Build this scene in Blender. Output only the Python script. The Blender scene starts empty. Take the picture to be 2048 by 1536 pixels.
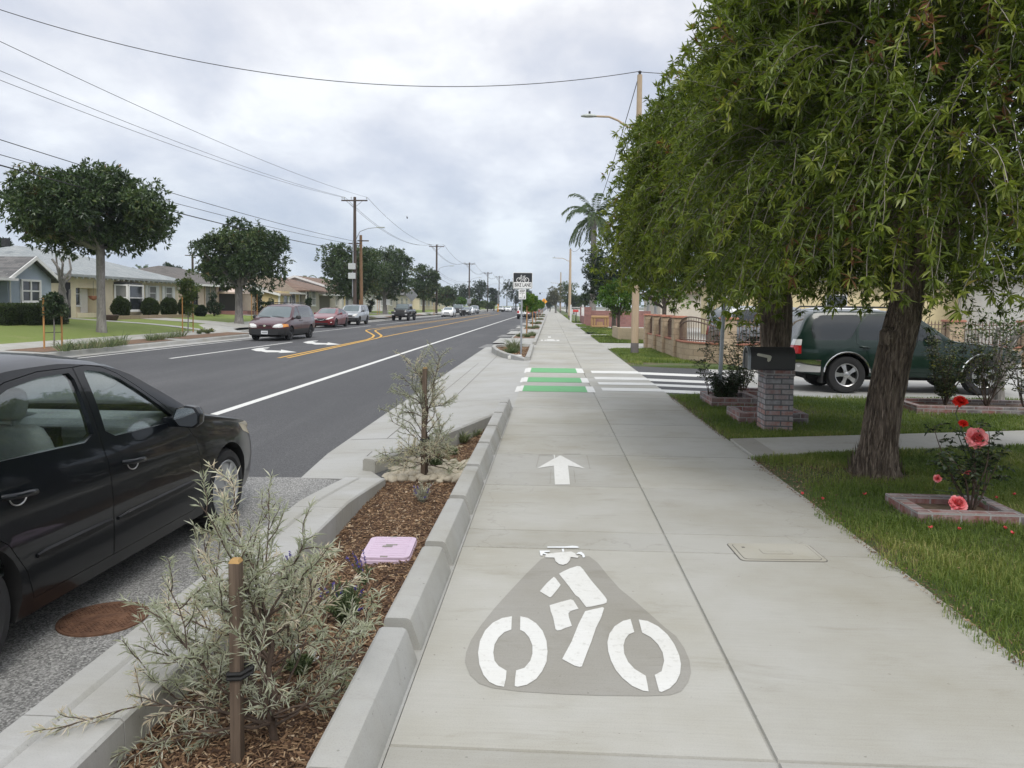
import bpy, bmesh, math, random
import numpy as np
from mathutils import Vector, Matrix, Euler

R = math.radians
scene = bpy.context.scene
COL = scene.collection
rng = np.random.default_rng(11)
random.seed(11)

# ------------------------------------------------------------------ camera
EYE = 1.6            # eye height above the pavement (z = 0 is the pavement)
FPX = 1500.0         # focal length in pixels of the 2048 px wide photograph
cam_d = bpy.data.cameras.new("camera"); cam = bpy.data.objects.new("camera", cam_d)
COL.objects.link(cam); scene.camera = cam
cam_d.sensor_width = 36.0; cam_d.lens = FPX / 2048 * 36.0
cam_d.clip_start = 0.05; cam_d.clip_end = 6000
PITCH, ROLL = 3.0, 0.6
YAW = math.degrees(math.atan(77 / FPX))
# image content turned clockwise by ROLL = camera turned counter-clockwise about its view axis
_base = Euler((R(90 - PITCH), 0, R(YAW)), 'XYZ').to_matrix()
CM = _base @ Matrix.Rotation(R(ROLL), 3, 'Z')
cam.matrix_world = Matrix.Translation((0, 0, EYE)) @ CM.to_4x4()
CMI = CM.inverted()
_v = CMI @ Vector((0, 1, 0))
_px = 1024 + FPX * _v.x / -_v.z; _py = 768 - FPX * _v.y / -_v.z
SHX, SHY = (_px - 1101) / 2048, (612 - _py) / 2048
cam_d.shift_x = SHX; cam_d.shift_y = SHY

def ray(px, py):
    x = (px - 1024 + SHX * 2048) / FPX; y = -(py - 768 - SHY * 2048) / FPX
    return CM @ Vector((x, y, -1))
def gp(px, py, z=0.0):
    """survey: the point of the level plane z that the photograph shows at (px, py)"""
    d = ray(px, py); t = (z - EYE) / d.z
    return Vector((d.x * t, d.y * t, z))
def dp(px, py, Y):
    """survey: the point at distance Y down the street seen at (px, py)"""
    d = ray(px, py); t = Y / d.y
    return Vector((d.x * t, Y, EYE + d.z * t))
def xp(px, py, X):
    d = ray(px, py); t = X / d.x
    return Vector((X, d.y * t, EYE + d.z * t))

# ------------------------------------------------------------------ objects
def tag(o, label=None, cat=None, group=None, kind=None):
    if label: o['label'] = label
    if cat: o['category'] = cat
    if group: o['group'] = group
    if kind: o['kind'] = kind
    return o
def empty(name, loc, rz=0.0, label=None, cat=None, group=None):
    o = bpy.data.objects.new(name, None); COL.objects.link(o)
    o.location = loc; o.rotation_euler = (0, 0, rz); o.empty_display_size = .2
    return tag(o, label, cat, group)
def copy_tree(o, parent=None):
    c = o.copy(); COL.objects.link(c); c.parent = parent
    for ch in list(o.children): copy_tree(ch, c)
    return c
def link_mesh(name, me, m=None, parent=None):
    o = bpy.data.objects.new(name, me); COL.objects.link(o)
    if m is not None:
        me.materials.clear()
        for x in (m if isinstance(m, (list, tuple)) else [m]): me.materials.append(x)
    if parent is not None: o.parent = parent
    return o

class MB:
    """collects vertices and faces; build() links them as ONE mesh object"""
    def __init__(s): s.v = []; s.f = []; s.mi = []; s.cur = 0
    def add(s, vs, fs):
        b = len(s.v); s.v.extend([tuple(q) for q in vs])
        for f in fs: s.f.append(tuple(b + i for i in f)); s.mi.append(s.cur)
        return s
    def box(s, c, d, rz=0.0, top=1.0, M=None):
        hx, hy, hz = d[0] / 2, d[1] / 2, d[2] / 2
        vs = []
        for z, k in ((-hz, 1), (hz, top)):
            for x, y in ((-hx, -hy), (hx, -hy), (hx, hy), (-hx, hy)):
                p = Vector((x * k, y * k, z))
                if M is not None: p = M @ p
                elif rz: p = Vector((p.x * math.cos(rz) - p.y * math.sin(rz), p.x * math.sin(rz) + p.y * math.cos(rz), p.z))
                vs.append((p.x + c[0], p.y + c[1], p.z + c[2]))
        return s.add(vs, [(3, 2, 1, 0), (4, 5, 6, 7), (0, 1, 5, 4), (1, 2, 6, 5), (2, 3, 7, 6), (3, 0, 4, 7)])
    def bb(s, x0, x1, y0, y1, z0, z1):
        return s.box(((x0 + x1) / 2, (y0 + y1) / 2, (z0 + z1) / 2), (abs(x1 - x0), abs(y1 - y0), abs(z1 - z0)))
    def prism(s, poly, z0, z1):
        n = len(poly)
        a = sum(poly[i][0] * poly[(i + 1) % n][1] - poly[(i + 1) % n][0] * poly[i][1] for i in range(n))
        if a < 0: poly = poly[::-1]
        vs = [(p[0], p[1], z0) for p in poly] + [(p[0], p[1], z1) for p in poly]
        return s.add(vs, [tuple(range(n))[::-1], tuple(range(n, 2 * n))] + [(i, (i + 1) % n, n + (i + 1) % n, n + i) for i in range(n)])
    def extr(s, poly, a0, a1, axis='x'):
        """poly of (u, v): axis x -> (a, u, v); axis y -> (u, a, v)"""
        n = len(poly)
        f = (lambda a, p: (a, p[0], p[1])) if axis == 'x' else (lambda a, p: (p[0], a, p[1]))
        vs = [f(a0, p) for p in poly] + [f(a1, p) for p in poly]
        return s.add(vs, [tuple(range(n)), tuple(range(n, 2 * n))[::-1]] + [(i, n + i, n + (i + 1) % n, (i + 1) % n) for i in range(n)])
    def tube(s, pts, rad, n=8, caps=True):
        pts = [Vector(p) for p in pts]; m = len(pts)
        if not isinstance(rad, (list, tuple)): rad = [rad] * m
        vs = []; up = None
        for i, p in enumerate(pts):
            t = (pts[min(i + 1, m - 1)] - pts[max(i - 1, 0)]).normalized()
            if up is None: up = Vector((0, 0, 1)) if abs(t.z) < .9 else Vector((1, 0, 0))
            u = t.cross(up)
            if u.length < 1e-6: u = t.cross(Vector((0, 1, 0)))
            u.normalize(); w = u.cross(t).normalized(); up = w
            for k in range(n):
                a = 2 * math.pi * k / n
                vs.append(p + (u * math.cos(a) + w * math.sin(a)) * rad[i])
        fs = [(i * n + k, i * n + (k + 1) % n, (i + 1) * n + (k + 1) % n, (i + 1) * n + k) for i in range(m - 1) for k in range(n)]
        if caps: fs += [tuple(range(n))[::-1], tuple(range((m - 1) * n, m * n))]
        return s.add(vs, fs)
    def cyl(s, p0, p1, r, n=12): return s.tube([p0, p1], r, n)
    def lathe(s, prof, c=(0, 0, 0), n=24, axis='z', cap=True):
        vs = []
        for r, h in prof:
            for k in range(n):
                a = 2 * math.pi * k / n; q = (r * math.cos(a), r * math.sin(a))
                if axis == 'z': vs.append((c[0] + q[0], c[1] + q[1], c[2] + h))
                else: vs.append((c[0] + h, c[1] + q[0], c[2] + q[1]))
        m = len(prof)
        fs = [(i * n + k, i * n + (k + 1) % n, (i + 1) * n + (k + 1) % n, (i + 1) * n + k) for i in range(m - 1) for k in range(n)]
        if cap: fs += [tuple(range(n))[::-1], tuple(range((m - 1) * n, m * n))]
        return s.add(vs, fs)
    def mesh(s, name, smooth=False, angle=35, uv=False):
        me = bpy.data.meshes.new(name); me.from_pydata(s.v, [], s.f)
        if any(s.mi): me.polygons.foreach_set('material_index', s.mi)
        finish(me, smooth, angle)
        if uv: box_uv(me)
        return me
    def build(s, name, m=None, parent=None, smooth=False, angle=35, uv=False, bevel=0):
        o = link_mesh(name, s.mesh(name, smooth, angle, uv), m, parent)
        if bevel:
            b = o.modifiers.new('bevel', 'BEVEL'); b.width = bevel; b.segments = 2; b.limit_method = 'ANGLE'; b.angle_limit = R(40)
        return o

def finish(me, smooth=True, angle=35):
    bm = bmesh.new(); bm.from_mesh(me)
    bmesh.ops.recalc_face_normals(bm, faces=bm.faces)
    if smooth:
        for f in bm.faces: f.smooth = True
        ca = math.cos(R(angle))
        for e in bm.edges:
            lf = e.link_faces
            e.smooth = not (len(lf) == 2 and lf[0].normal.dot(lf[1].normal) < ca)
    bm.to_mesh(me); bm.free(); me.update()
def box_uv(me):
    uvl = me.uv_layers.new(name='UVMap')
    for p in me.polygons:
        n = p.normal
        for li in p.loop_indices:
            c = me.vertices[me.loops[li].vertex_index].co
            if abs(n.z) > .75: q = (c.x, c.y)
            elif abs(n.x) > abs(n.y): q = (c.y, c.z / max(.3, math.sqrt(1 - n.z * n.z)))
            else: q = (c.x, c.z / max(.3, math.sqrt(1 - n.z * n.z)))
            uvl.data[li].uv = q

def np_mesh(name, V, F, attr=None, smooth=False):
    """V (N,3), F (M,3) or (M,4) -> mesh; attr = per-face float 'tint'"""
    me = bpy.data.meshes.new(name); V = np.ascontiguousarray(V, dtype=np.float32); k = F.shape[1]
    me.vertices.add(len(V)); me.vertices.foreach_set('co', V.ravel())
    me.loops.add(F.size); me.loops.foreach_set('vertex_index', np.ascontiguousarray(F, dtype=np.int32).ravel())
    me.polygons.add(len(F)); me.polygons.foreach_set('loop_start', np.arange(0, F.size, k, dtype=np.int32))
    if attr is not None:
        a = me.attributes.new('tint', 'FLOAT', 'FACE'); a.data.foreach_set('value', np.ascontiguousarray(attr, dtype=np.float32))
    me.update(calc_edges=True)
    me.polygons.foreach_set('use_smooth', np.full(len(F), bool(smooth)))
    return me

def nrm(a): return a / np.maximum(np.linalg.norm(a, axis=-1, keepdims=True), 1e-9)
def rand_dirs(n): return nrm(rng.normal(size=(n, 3)))

def leaf_geo(P, D, U, L, W, fold=.25, droop=0.0):
    """folded kite leaves: base P, direction D, up-ish U, length L, width W"""
    n = len(P); D = nrm(D); S = nrm(np.cross(D, U)); N = np.cross(S, D)
    L = np.broadcast_to(L, (n,))[:, None]; W = np.broadcast_to(W, (n,))[:, None]
    mid = P + D * L * .48
    T = P + D * L - N * L * droop
    A = mid + S * W * .5 + N * W * fold; B = mid - S * W * .5 + N * W * fold
    V = np.empty((n, 4, 3)); V[:, 0] = P; V[:, 1] = A; V[:, 2] = T; V[:, 3] = B
    i = np.arange(n)[:, None] * 4
    F = np.concatenate([i + np.array([[0, 1, 2]]), i + np.array([[0, 2, 3]])], axis=1).reshape(-1, 3)
    return V.reshape(-1, 3), F
def leaves(name, P, D, U, L, W, m, parent=None, fold=.25, tint=None, droop=0.0):
    V, F = leaf_geo(P, D, U, L, W, fold, droop)
    t = rng.random(len(P)) if tint is None else tint
    return link_mesh(name, np_mesh(name, V, F, np.repeat(t, 2)), m, parent)
# ------------------------------------------------------------------ materials
def new_mat(name):
    m = bpy.data.materials.new(name); m.use_nodes = True; nt = m.node_tree
    return m, nt, nt.nodes['Principled BSDF']
def nd(nt, t, **kw):
    n = nt.nodes.new(t)
    for k, v in kw.items():
        if k.startswith('i_'):
            key = k[2:]; key = int(key) if key.isdigit() else key.replace('_', ' ')
            n.inputs[key].default_value = v
        else: setattr(n, k, v)
    return n
def ramp(nt, src, stops):
    r = nt.nodes.new('ShaderNodeValToRGB'); e = r.color_ramp.elements
    while len(e) < len(stops): e.new(.5)
    for x, (p, c) in zip(e, stops):
        x.position = p; x.color = (*c, 1) if len(c) == 3 else c
    nt.links.new(src, r.inputs[0]); return r
def noise(nt, coord, scale, detail=4, rough=.55, mapping=None, dist=0):
    if mapping:
        mp = nd(nt, 'ShaderNodeMapping'); mp.inputs['Scale'].default_value = mapping
        nt.links.new(coord, mp.inputs[0]); coord = mp.outputs[0]
    n = nd(nt, 'ShaderNodeTexNoise', i_Scale=scale, i_Detail=detail, i_Roughness=rough, i_Distortion=dist)
    nt.links.new(coord, n.inputs['Vector']); return n.outputs['Fac']
def mixc(nt, fac, a, b, mode='MIX'):
    m = nd(nt, 'ShaderNodeMix', data_type='RGBA', blend_type=mode)
    for s, v in ((0, fac), (6, a), (7, b)):
        if hasattr(v, 'is_output'): nt.links.new(v, m.inputs[s])
        else: m.inputs[s].default_value = v if s == 0 else (*v, 1)
    return m.outputs[2]
def bump(nt, b, h, strength=.3, dist=.01):
    n = nd(nt, 'ShaderNodeBump', i_Strength=strength, i_Distance=dist)
    nt.links.new(h, n.inputs['Height']); nt.links.new(n.outputs[0], b.inputs['Normal']); return n
def coordo(nt, which='Object'): return nd(nt, 'ShaderNodeTexCoord').outputs[which]
def sc(c, k): return tuple(min(1, x * k) for x in c)

def plain(name, rgb, rough=.6, metal=0.0, var=.18, scale=6.0, bumpk=0.0, bscale=60.0, coat=0.0, spec=.5, stretch=None):
    m, nt, b = new_mat(name); co = coordo(nt)
    b.inputs['Roughness'].default_value = rough; b.inputs['Metallic'].default_value = metal
    b.inputs['Specular IOR Level'].default_value = spec
    if coat: b.inputs['Coat Weight'].default_value = coat; b.inputs['Coat Roughness'].default_value = .04
    n = noise(nt, co, scale, 6, .6, stretch)
    r = ramp(nt, n, [(.28, sc(rgb, 1 - var)), (.72, sc(rgb, 1 + var))])
    nt.links.new(r.outputs[0], b.inputs['Base Color'])
    if bumpk: bump(nt, b, noise(nt, co, bscale, 4, .6, stretch), bumpk, .005)
    return m

def concrete(name, rgb, stain=.22, streak=(1.2, 26, 1), cs=1.0):
    m, nt, b = new_mat(name); co = coordo(nt)
    st = noise(nt, co, 3.0, 5, .65, streak)
    big = noise(nt, co, .75 * cs, 5, .6)
    fine = noise(nt, co, 160, 2, .6)
    c = mixc(nt, st, sc(rgb, .88), sc(rgb, 1.1))
    warm = ramp(nt, big, [(.40, (0, 0, 0)), (.68, (1, 1, 1))])
    c = mixc(nt, warm.outputs[0], c, mixc(nt, 1.0, c, (1.0 - stain * .75, 1.0 - stain * .85, 1.0 - stain * 1.15), 'MULTIPLY'))
    sp = ramp(nt, fine, [(.30, (.80, .80, .80)), (.5, (1, 1, 1))])
    c = mixc(nt, .55, c, sp.outputs[0], 'MULTIPLY')
    patch = ramp(nt, noise(nt, co, 2.2, 6, .7, (.5, 1.6, 1), .6), [(.55, (1, 1, 1)), (.70, (.80, .785, .74))])
    c = mixc(nt, .7, c, patch.outputs[0], 'MULTIPLY')
    crk = nd(nt, 'ShaderNodeTexVoronoi', feature='DISTANCE_TO_EDGE', i_Scale=.33); wv = nd(nt, 'ShaderNodeVectorMath', operation='ADD'); nn_ = nd(nt, 'ShaderNodeTexNoise', i_Scale=3.0, i_Detail=5); nt.links.new(co, nn_.inputs['Vector']); nt.links.new(co, wv.inputs[0]); nt.links.new(nn_.outputs['Color'], wv.inputs[1]); nt.links.new(wv.outputs[0], crk.inputs['Vector'])
    c = mixc(nt, .28 if 'pavement' in name else 0.0, c, ramp(nt, crk.outputs['Distance'], [(.0015, (.45, .44, .42)), (.004, (1, 1, 1))]).outputs[0], 'MULTIPLY')
    at = nd(nt, 'ShaderNodeAttribute', attribute_name='tint')
    c = mixc(nt, 1.0, c, ramp(nt, at.outputs['Fac'], [(0, (.96, .96, .96)), (1, (1.09, 1.085, 1.07))]).outputs[0], 'MULTIPLY')
    spots = ramp(nt, noise(nt, co, 38, 1, .4), [(.20, (.5, .5, .48)), (.235, (1, 1, 1))])
    c = mixc(nt, .7, c, spots.outputs[0], 'MULTIPLY')
    nt.links.new(c, b.inputs['Base Color']); b.inputs['Roughness'].default_value = .82
    bump(nt, b, st, .12, .004)
    return m

def asphalt(name, dark, light, agg, rough=.85, bk=.5):
    m, nt, b = new_mat(name); co = coordo(nt)
    v = nd(nt, 'ShaderNodeTexVoronoi', i_Scale=agg); nt.links.new(co, v.inputs['Vector'])
    f = noise(nt, co, agg * .9, 3, .7)
    c = ramp(nt, v.outputs['Color'], [(.25, dark), (.95, light)]).outputs[0]
    big = noise(nt, co, .35, 5, .6, (1, .25, 1))
    c = mixc(nt, .75, c, ramp(nt, big, [(.3, (.70, .70, .72)), (.7, (1.25, 1.24, 1.21))]).outputs[0], 'MULTIPLY')
    c = mixc(nt, .6, c, ramp(nt, f, [(.3, (.55, .55, .55)), (.65, (1.2, 1.2, 1.2))]).outputs[0], 'MULTIPLY')
    wear = ramp(nt, noise(nt, co, 1.1, 6, .7, (.55, .05, 1), .4), [(.50, (1, 1, 1)), (.72, (1.42, 1.41, 1.38))])
    c = mixc(nt, .8, c, wear.outputs[0], 'MULTIPLY')
    nt.links.new(c, b.inputs['Base Color']); b.inputs['Roughness'].default_value = rough
    bump(nt, b, v.outputs['Distance'], bk, .006)
    return m

def leafmat(name, stops, rough=.42, trans=.22, spec=.4):
    m, nt, b = new_mat(name)
    at = nd(nt, 'ShaderNodeAttribute', attribute_name='tint')
    r = ramp(nt, at.outputs['Fac'], stops)
    nt.links.new(r.outputs[0], b.inputs['Base Color'])
    b.inputs['Roughness'].default_value = rough; b.inputs['Specular IOR Level'].default_value = spec
    tr = nd(nt, 'ShaderNodeBsdfTranslucent')
    nt.links.new(mixc(nt, 1.0, r.outputs[0], (1.3, 1.4, .6), 'MULTIPLY'), tr.inputs[0])
    mx = nd(nt, 'ShaderNodeMixShader', i_0=trans)
    nt.links.new(b.outputs[0], mx.inputs[1]); nt.links.new(tr.outputs[0], mx.inputs[2])
    nt.links.new(mx.outputs[0], nt.nodes['Material Output'].inputs[0])
    return m

def brickmat(name, c1, c2, c3, mortar, bw=.2, bh=.067, ms=.008, wash=0.0, bumpk=.6, uvrot=0):
    m, nt, b = new_mat(name); uv = coordo(nt, 'UV'); co = coordo(nt)
    t = nd(nt, 'ShaderNodeTexBrick', i_Scale=1.0, i_Mortar_Size=ms, i_Mortar_Smooth=.15, i_Brick_Width=bw, i_Row_Height=bh, i_Bias=0.0)
    t.inputs['Color1'].default_value = (0, 0, 0, 1); t.inputs['Color2'].default_value = (1, 1, 1, 1); t.inputs['Mortar'].default_value = (.5, .5, .5, 1)
    nt.links.new(uv, t.inputs[0])
    c = ramp(nt, t.outputs['Color'], [(0.1, c1), (.5, c2), (.9, c3)]).outputs[0]
    n = noise(nt, co, 30, 5, .65)
    c = mixc(nt, .5, c, ramp(nt, n, [(.3, (.65, .65, .65)), (.7, (1.25, 1.25, 1.25))]).outputs[0], 'MULTIPLY')
    if wash:
        w = ramp(nt, noise(nt, co, 9, 6, .7), [(.40, (0, 0, 0)), (.66, (wash, wash, wash))])
        c = mixc(nt, w.outputs[0], c, (.42, .41, .42))
    c = mixc(nt, t.outputs['Fac'], c, mortar)
    nt.links.new(c, b.inputs['Base Color']); b.inputs['Roughness'].default_value = .88
    inv = nd(nt, 'ShaderNodeMath', operation='MULTIPLY_ADD'); inv.inputs[1].default_value = -1.0
    nt.links.new(t.outputs['Fac'], inv.inputs[0]); nt.links.new(noise(nt, co, 70, 3), inv.inputs[2])
    bump(nt, b, inv.outputs[0], bumpk, .006)
    return m

def barkmat(name, c1, c2, c3, vs=(14, 14, 1.6), bk=1.0):
    m, nt, b = new_mat(name); co = coordo(nt)
    n = noise(nt, co, 1.6, 7, .62, vs, 1.2)
    c = ramp(nt, n, [(.3, c1), (.5, c2), (.72, c3)]).outputs[0]
    nt.links.new(c, b.inputs['Base Color']); b.inputs['Roughness'].default_value = .92
    bump(nt, b, n, bk, .03); return m

def woodmat(name, c1, c2, stretch=(30, 30, 1.5)):
    m, nt, b = new_mat(name); co = coordo(nt)
    n = noise(nt, co, 1.8, 6, .6, stretch, .8)
    nt.links.new(ramp(nt, n, [(.3, c1), (.7, c2)]).outputs[0], b.inputs['Base Color'])
    b.inputs['Roughness'].default_value = .8; bump(nt, b, n, .3, .004); return m

def paint(name, rgb, flake=.0, rough=.28, coat=.8):
    m, nt, b = new_mat(name); co = coordo(nt)
    dirt = noise(nt, co, 2.5, 5, .6)
    nt.links.new(ramp(nt, dirt, [(.3, sc(rgb, .92)), (.75, sc(rgb, 1.05))]).outputs[0], b.inputs['Base Color'])
    b.inputs['Metallic'].default_value = flake; b.inputs['Roughness'].default_value = rough
    b.inputs['Coat Weight'].default_value = coat; b.inputs['Coat Roughness'].default_value = .03
    b.inputs['Specular IOR Level'].default_value = .3
    return m
def glassmat(name, tint=(.75, .82, .8), alpha=.55):
    """window glass: clear part mixed with a mirror-like coat"""
    m, nt, b = new_mat(name)
    tr = nd(nt, 'ShaderNodeBsdfTransparent'); tr.inputs[0].default_value = (*tint, 1)
    gl = nd(nt, 'ShaderNodeBsdfGlossy'); gl.inputs['Roughness'].default_value = .01
    lw = nd(nt, 'ShaderNodeLayerWeight', i_Blend=.5); pw = nd(nt, 'ShaderNodeMath', operation='POWER'); pw.inputs[1].default_value = 3.0
    nt.links.new(lw.outputs['Facing'], pw.inputs[0]); fr = nd(nt, 'ShaderNodeMath', operation='MULTIPLY_ADD'); fr.inputs[1].default_value = .8; fr.inputs[2].default_value = alpha; nt.links.new(pw.outputs[0], fr.inputs[0])
    mx = nd(nt, 'ShaderNodeMixShader')
    nt.links.new(fr.outputs[0], mx.inputs[0]); nt.links.new(tr.outputs[0], mx.inputs[1]); nt.links.new(gl.outputs[0], mx.inputs[2])
    nt.links.new(mx.outputs[0], nt.nodes['Material Output'].inputs[0]); return m
def solid_glass(name, rgb=(.02, .025, .027), rough=.04):
    m, nt, b = new_mat(name); b.inputs['Base Color'].default_value = (*rgb, 1)
    b.inputs['Roughness'].default_value = rough; b.inputs['Specular IOR Level'].default_value = .6
    b.inputs['Coat Weight'].default_value = .3; b.inputs['Coat Roughness'].default_value = .02
    return m

def worn_paint(name, rgb):
    m, nt, b = new_mat(name); co = coordo(nt)
    c = mixc(nt, noise(nt, co, 4, 5, .65, (1.5, 22, 1)), sc(rgb, .88), sc(rgb, 1.08))
    c = mixc(nt, .7, c, ramp(nt, noise(nt, co, 30, 4, .7), [(.30, (.72, .71, .68)), (.45, (1, 1, 1))]).outputs[0], 'MULTIPLY')
    c = mixc(nt, .6, c, ramp(nt, noise(nt, co, 1.6, 5, .65), [(.45, (1, 1, 1)), (.75, (.84, .82, .77))]).outputs[0], 'MULTIPLY')
    nt.links.new(c, b.inputs['Base Color']); b.inputs['Roughness'].default_value = .7
    bump(nt, b, noise(nt, co, 60, 3), .15, .003); return m
M = {}
M['walk'] = concrete('pavement_concrete', (.378, .373, .343), .24)
M['walk_r'] = concrete('pavement_concrete_worn', (.368, .36, .325), .30)
M['apron'] = concrete('apron_concrete', (.40, .40, .382), .16)
M['kerb'] = concrete('kerb_concrete', (.39, .39, .372), .2, (3, 3, 3), 2)
M['kerb_l'] = concrete('gutter_concrete', (.43, .43, .415), .22, (2, 9, 1), 1.5)
M['path'] = concrete('path_concrete', (.42, .415, .385), .2, (4, 4, 4), 1.5)
M['joint'] = plain('joint_filler', (.12, .115, .105), .95)
M['sealer'] = concrete('sealed_pavement', (.315, .305, .275), .2)
M['asphalt'] = asphalt('new_asphalt', (.048, .049, .052), (.094, .094, .097), 90, .8, .35)
M['asphalt_old'] = asphalt('grey_chip_asphalt', (.11, .11, .107), (.37, .37, .36), 110, .85, .7)
M['white'] = worn_paint('white_road_paint', (.66, .66, .63))
M['chalk'] = plain('thin_white_spray', (.72, .74, .74), .8, var=.08, scale=30)
M['yellow'] = worn_paint('yellow_road_paint', (.66, .37, .045))
M['green'] = worn_paint('green_lane_paint', (.125, .37, .155))
M['black_rubber'] = plain('black_rubber', (.018, .018, .018), .75, var=.2, bumpk=.1)
M['tyre'] = plain('tyre_rubber', (.016, .016, .017), .8, var=.25, bumpk=.25, bscale=40)
M['black_plastic'] = plain('black_plastic', (.02, .02, .021), .5, var=.12)
M['dark_metal'] = plain('dark_steel', (.05, .05, .052), .5, .6)
M['galv'] = plain('galvanised_steel', (.38, .40, .42), .45, .7, var=.15, scale=12)
M['alu'] = plain('alloy_metal', (.52, .52, .52), .3, .9, var=.06)
M['chrome'] = plain('chrome', (.75, .75, .75), .08, 1.0, var=.03)
M['grey_box'] = plain('grey_enamel', (.50, .53, .53), .5, .0, var=.08)
M['beige_lamp'] = plain('tan_painted_pole', (.45, .345, .235), .7, var=.12, scale=3, stretch=(6, 6, .6))
M['lamp_grey'] = plain('lamp_grey', (.42, .45, .42), .5, .2)
M['pole'] = barkmat('weathered_pole_wood', (.035, .026, .022), (.075, .055, .045), (.14, .105, .085), (10, 10, .5), .4)
M['pole_new'] = barkmat('tan_pole_wood', (.13, .075, .04), (.20, .12, .065), (.28, .18, .10), (10, 10, .5), .4)
M['wire'] = plain('cable_black', (.03, .03, .032), .7)
M['stake'] = woodmat('weathered_stake_wood', (.065, .045, .032), (.17, .125, .09))
M['stake_top'] = plain('fresh_cut_wood', (.42, .26, .10), .8)
M['stake_o'] = woodmat('orange_stake_wood', (.32, .15, .045), (.52, .28, .10))
M['logwood'] = woodmat('yellow_log_wood', (.28, .165, .07), (.46, .30, .15))
M['sign_white'] = plain('sign_white', (.80, .80, .79), .5, var=.03)
M['sign_black'] = plain('sign_black', (.02, .022, .026), .5, var=.05)
M['sign_grey'] = plain('sign_back_grey', (.30, .31, .33), .5, .4)
M['sign_orange'] = plain('sign_orange', (.85, .38, .02), .5, var=.05)
M['red'] = plain('signal_red', (.5, .04, .03), .5)
M['rust'] = None
M['mauve'] = plain('mauve_plastic', (.57, .45, .56), .55, var=.10, scale=5, stretch=(2, 30, 2))
M['mulch_bed'] = plain('mulch_soil', (.062, .034, .020), .95, var=.5, scale=45, bumpk=1.0, bscale=55)
M['cobble'] = plain('river_cobble', (.43, .385, .30), .75, var=.25, scale=9, bumpk=.15, bscale=30)
M['soil'] = plain('bare_soil', (.12, .085, .055), .95, var=.4, scale=20, bumpk=.8, bscale=40)
M['twig'] = plain('grey_twig', (.27, .24, .21), .85, var=.3, scale=20)
M['twig_dark'] = plain('brown_twig', (.085, .06, .045), .85, var=.3, scale=20)
M['capsule'] = plain('seed_capsule', (.24, .21, .18), .85)
M['bark_a'] = barkmat('shaggy_bark', (.030, .022, .016), (.185, .14, .105), (.46, .38, .30), (20, 20, 1.5), 1.8)
M['bark_pale'] = barkmat('smooth_grey_bark', (.13, .12, .11), (.22, .205, .19), (.32, .305, .285), (6, 6, 1.5), .5)
M['bark_dark'] = barkmat('dark_bark', (.035, .028, .022), (.07, .055, .045), (.12, .10, .08), (9, 9, 1.6), .8)
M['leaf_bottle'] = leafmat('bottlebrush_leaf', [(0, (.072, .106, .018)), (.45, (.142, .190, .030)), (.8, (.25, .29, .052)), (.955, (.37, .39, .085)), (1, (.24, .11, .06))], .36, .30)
M['leaf_mag'] = leafmat('magnolia_leaf', [(0, (.030, .056, .024)), (.6, (.068, .108, .040)), (.93, (.13, .165, .055)), (1, (.15, .10, .04))], .30, .15)
M['leaf_dark'] = leafmat('dark_leaf', [(0, (.012, .026, .013)), (.7, (.030, .055, .024)), (1, (.06, .09, .035))], .45, .15)
M['leaf_mid'] = leafmat('mid_green_leaf', [(0, (.035, .06, .018)), (.7, (.075, .115, .03)), (1, (.14, .17, .045))], .5, .25)
M['leaf_grey'] = leafmat('dry_grey_leaf', [(0, (.09, .10, .065)), (1, (.20, .19, .13))], .6, .2)
M['leaf_lemon'] = leafmat('citrus_leaf', [(0, (.04, .10, .012)), (.8, (.10, .20, .02)), (1, (.22, .26, .03))], .4, .25)
M['leaf_shrub'] = leafmat('silver_leaf', [(0, (.31, .33, .265)), (.55, (.46, .475, .395)), (.85, (.57, .565, .48)), (1, (.66, .58, .51))], .6, .25)
M['leaf_sage'] = leafmat('sage_leaf', [(0, (.07, .105, .05)), (.7, (.14, .185, .085)), (1, (.22, .25, .13))], .6, .2)
M['leaf_rose'] = leafmat('rose_leaf', [(0, (.018, .032, .016)), (.6, (.038, .062, .024)), (.88, (.09, .11, .03)), (1, (.22, .22, .03))], .38, .15)
M['leaf_autumn'] = leafmat('bronze_leaf', [(0, (.14, .09, .035)), (1, (.28, .20, .09))], .6, .2)
M['hedge'] = leafmat('hedge_leaf', [(0, (.018, .034, .009)), (.7, (.045, .072, .016)), (1, (.10, .12, .025))], .5, .15)
M['grass'] = leafmat('grass_blade', [(0, (.070, .118, .022)), (.5, (.145, .205, .042)), (.85, (.27, .295, .085)), (1, (.42, .36, .17))], .55, .35)
M['grass_tuft'] = leafmat('tuft_blade', [(0, (.09, .12, .06)), (.7, (.17, .20, .10)), (1, (.28, .28, .17))], .6, .2)
M['palm'] = leafmat('palm_leaf', [(0, (.07, .11, .055)), (1, (.19, .25, .13))], .5, .2)
M['violet'] = leafmat('violet_flower', [(0, (.06, .045, .28)), (1, (.16, .12, .5))], .6, .2)
M['yellow_fl'] = leafmat('yellow_flower', [(0, (.6, .42, .02)), (1, (.8, .6, .05))], .6, .2)
M['rose_pink'] = leafmat('pink_petal', [(0, (.74, .08, .10)), (.6, (.84, .17, .20)), (1, (.92, .36, .38))], .5, .15)
M['rose_red'] = leafmat('red_petal', [(0, (.62, .012, .012)), (1, (.85, .05, .03))], .5, .25)
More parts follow.
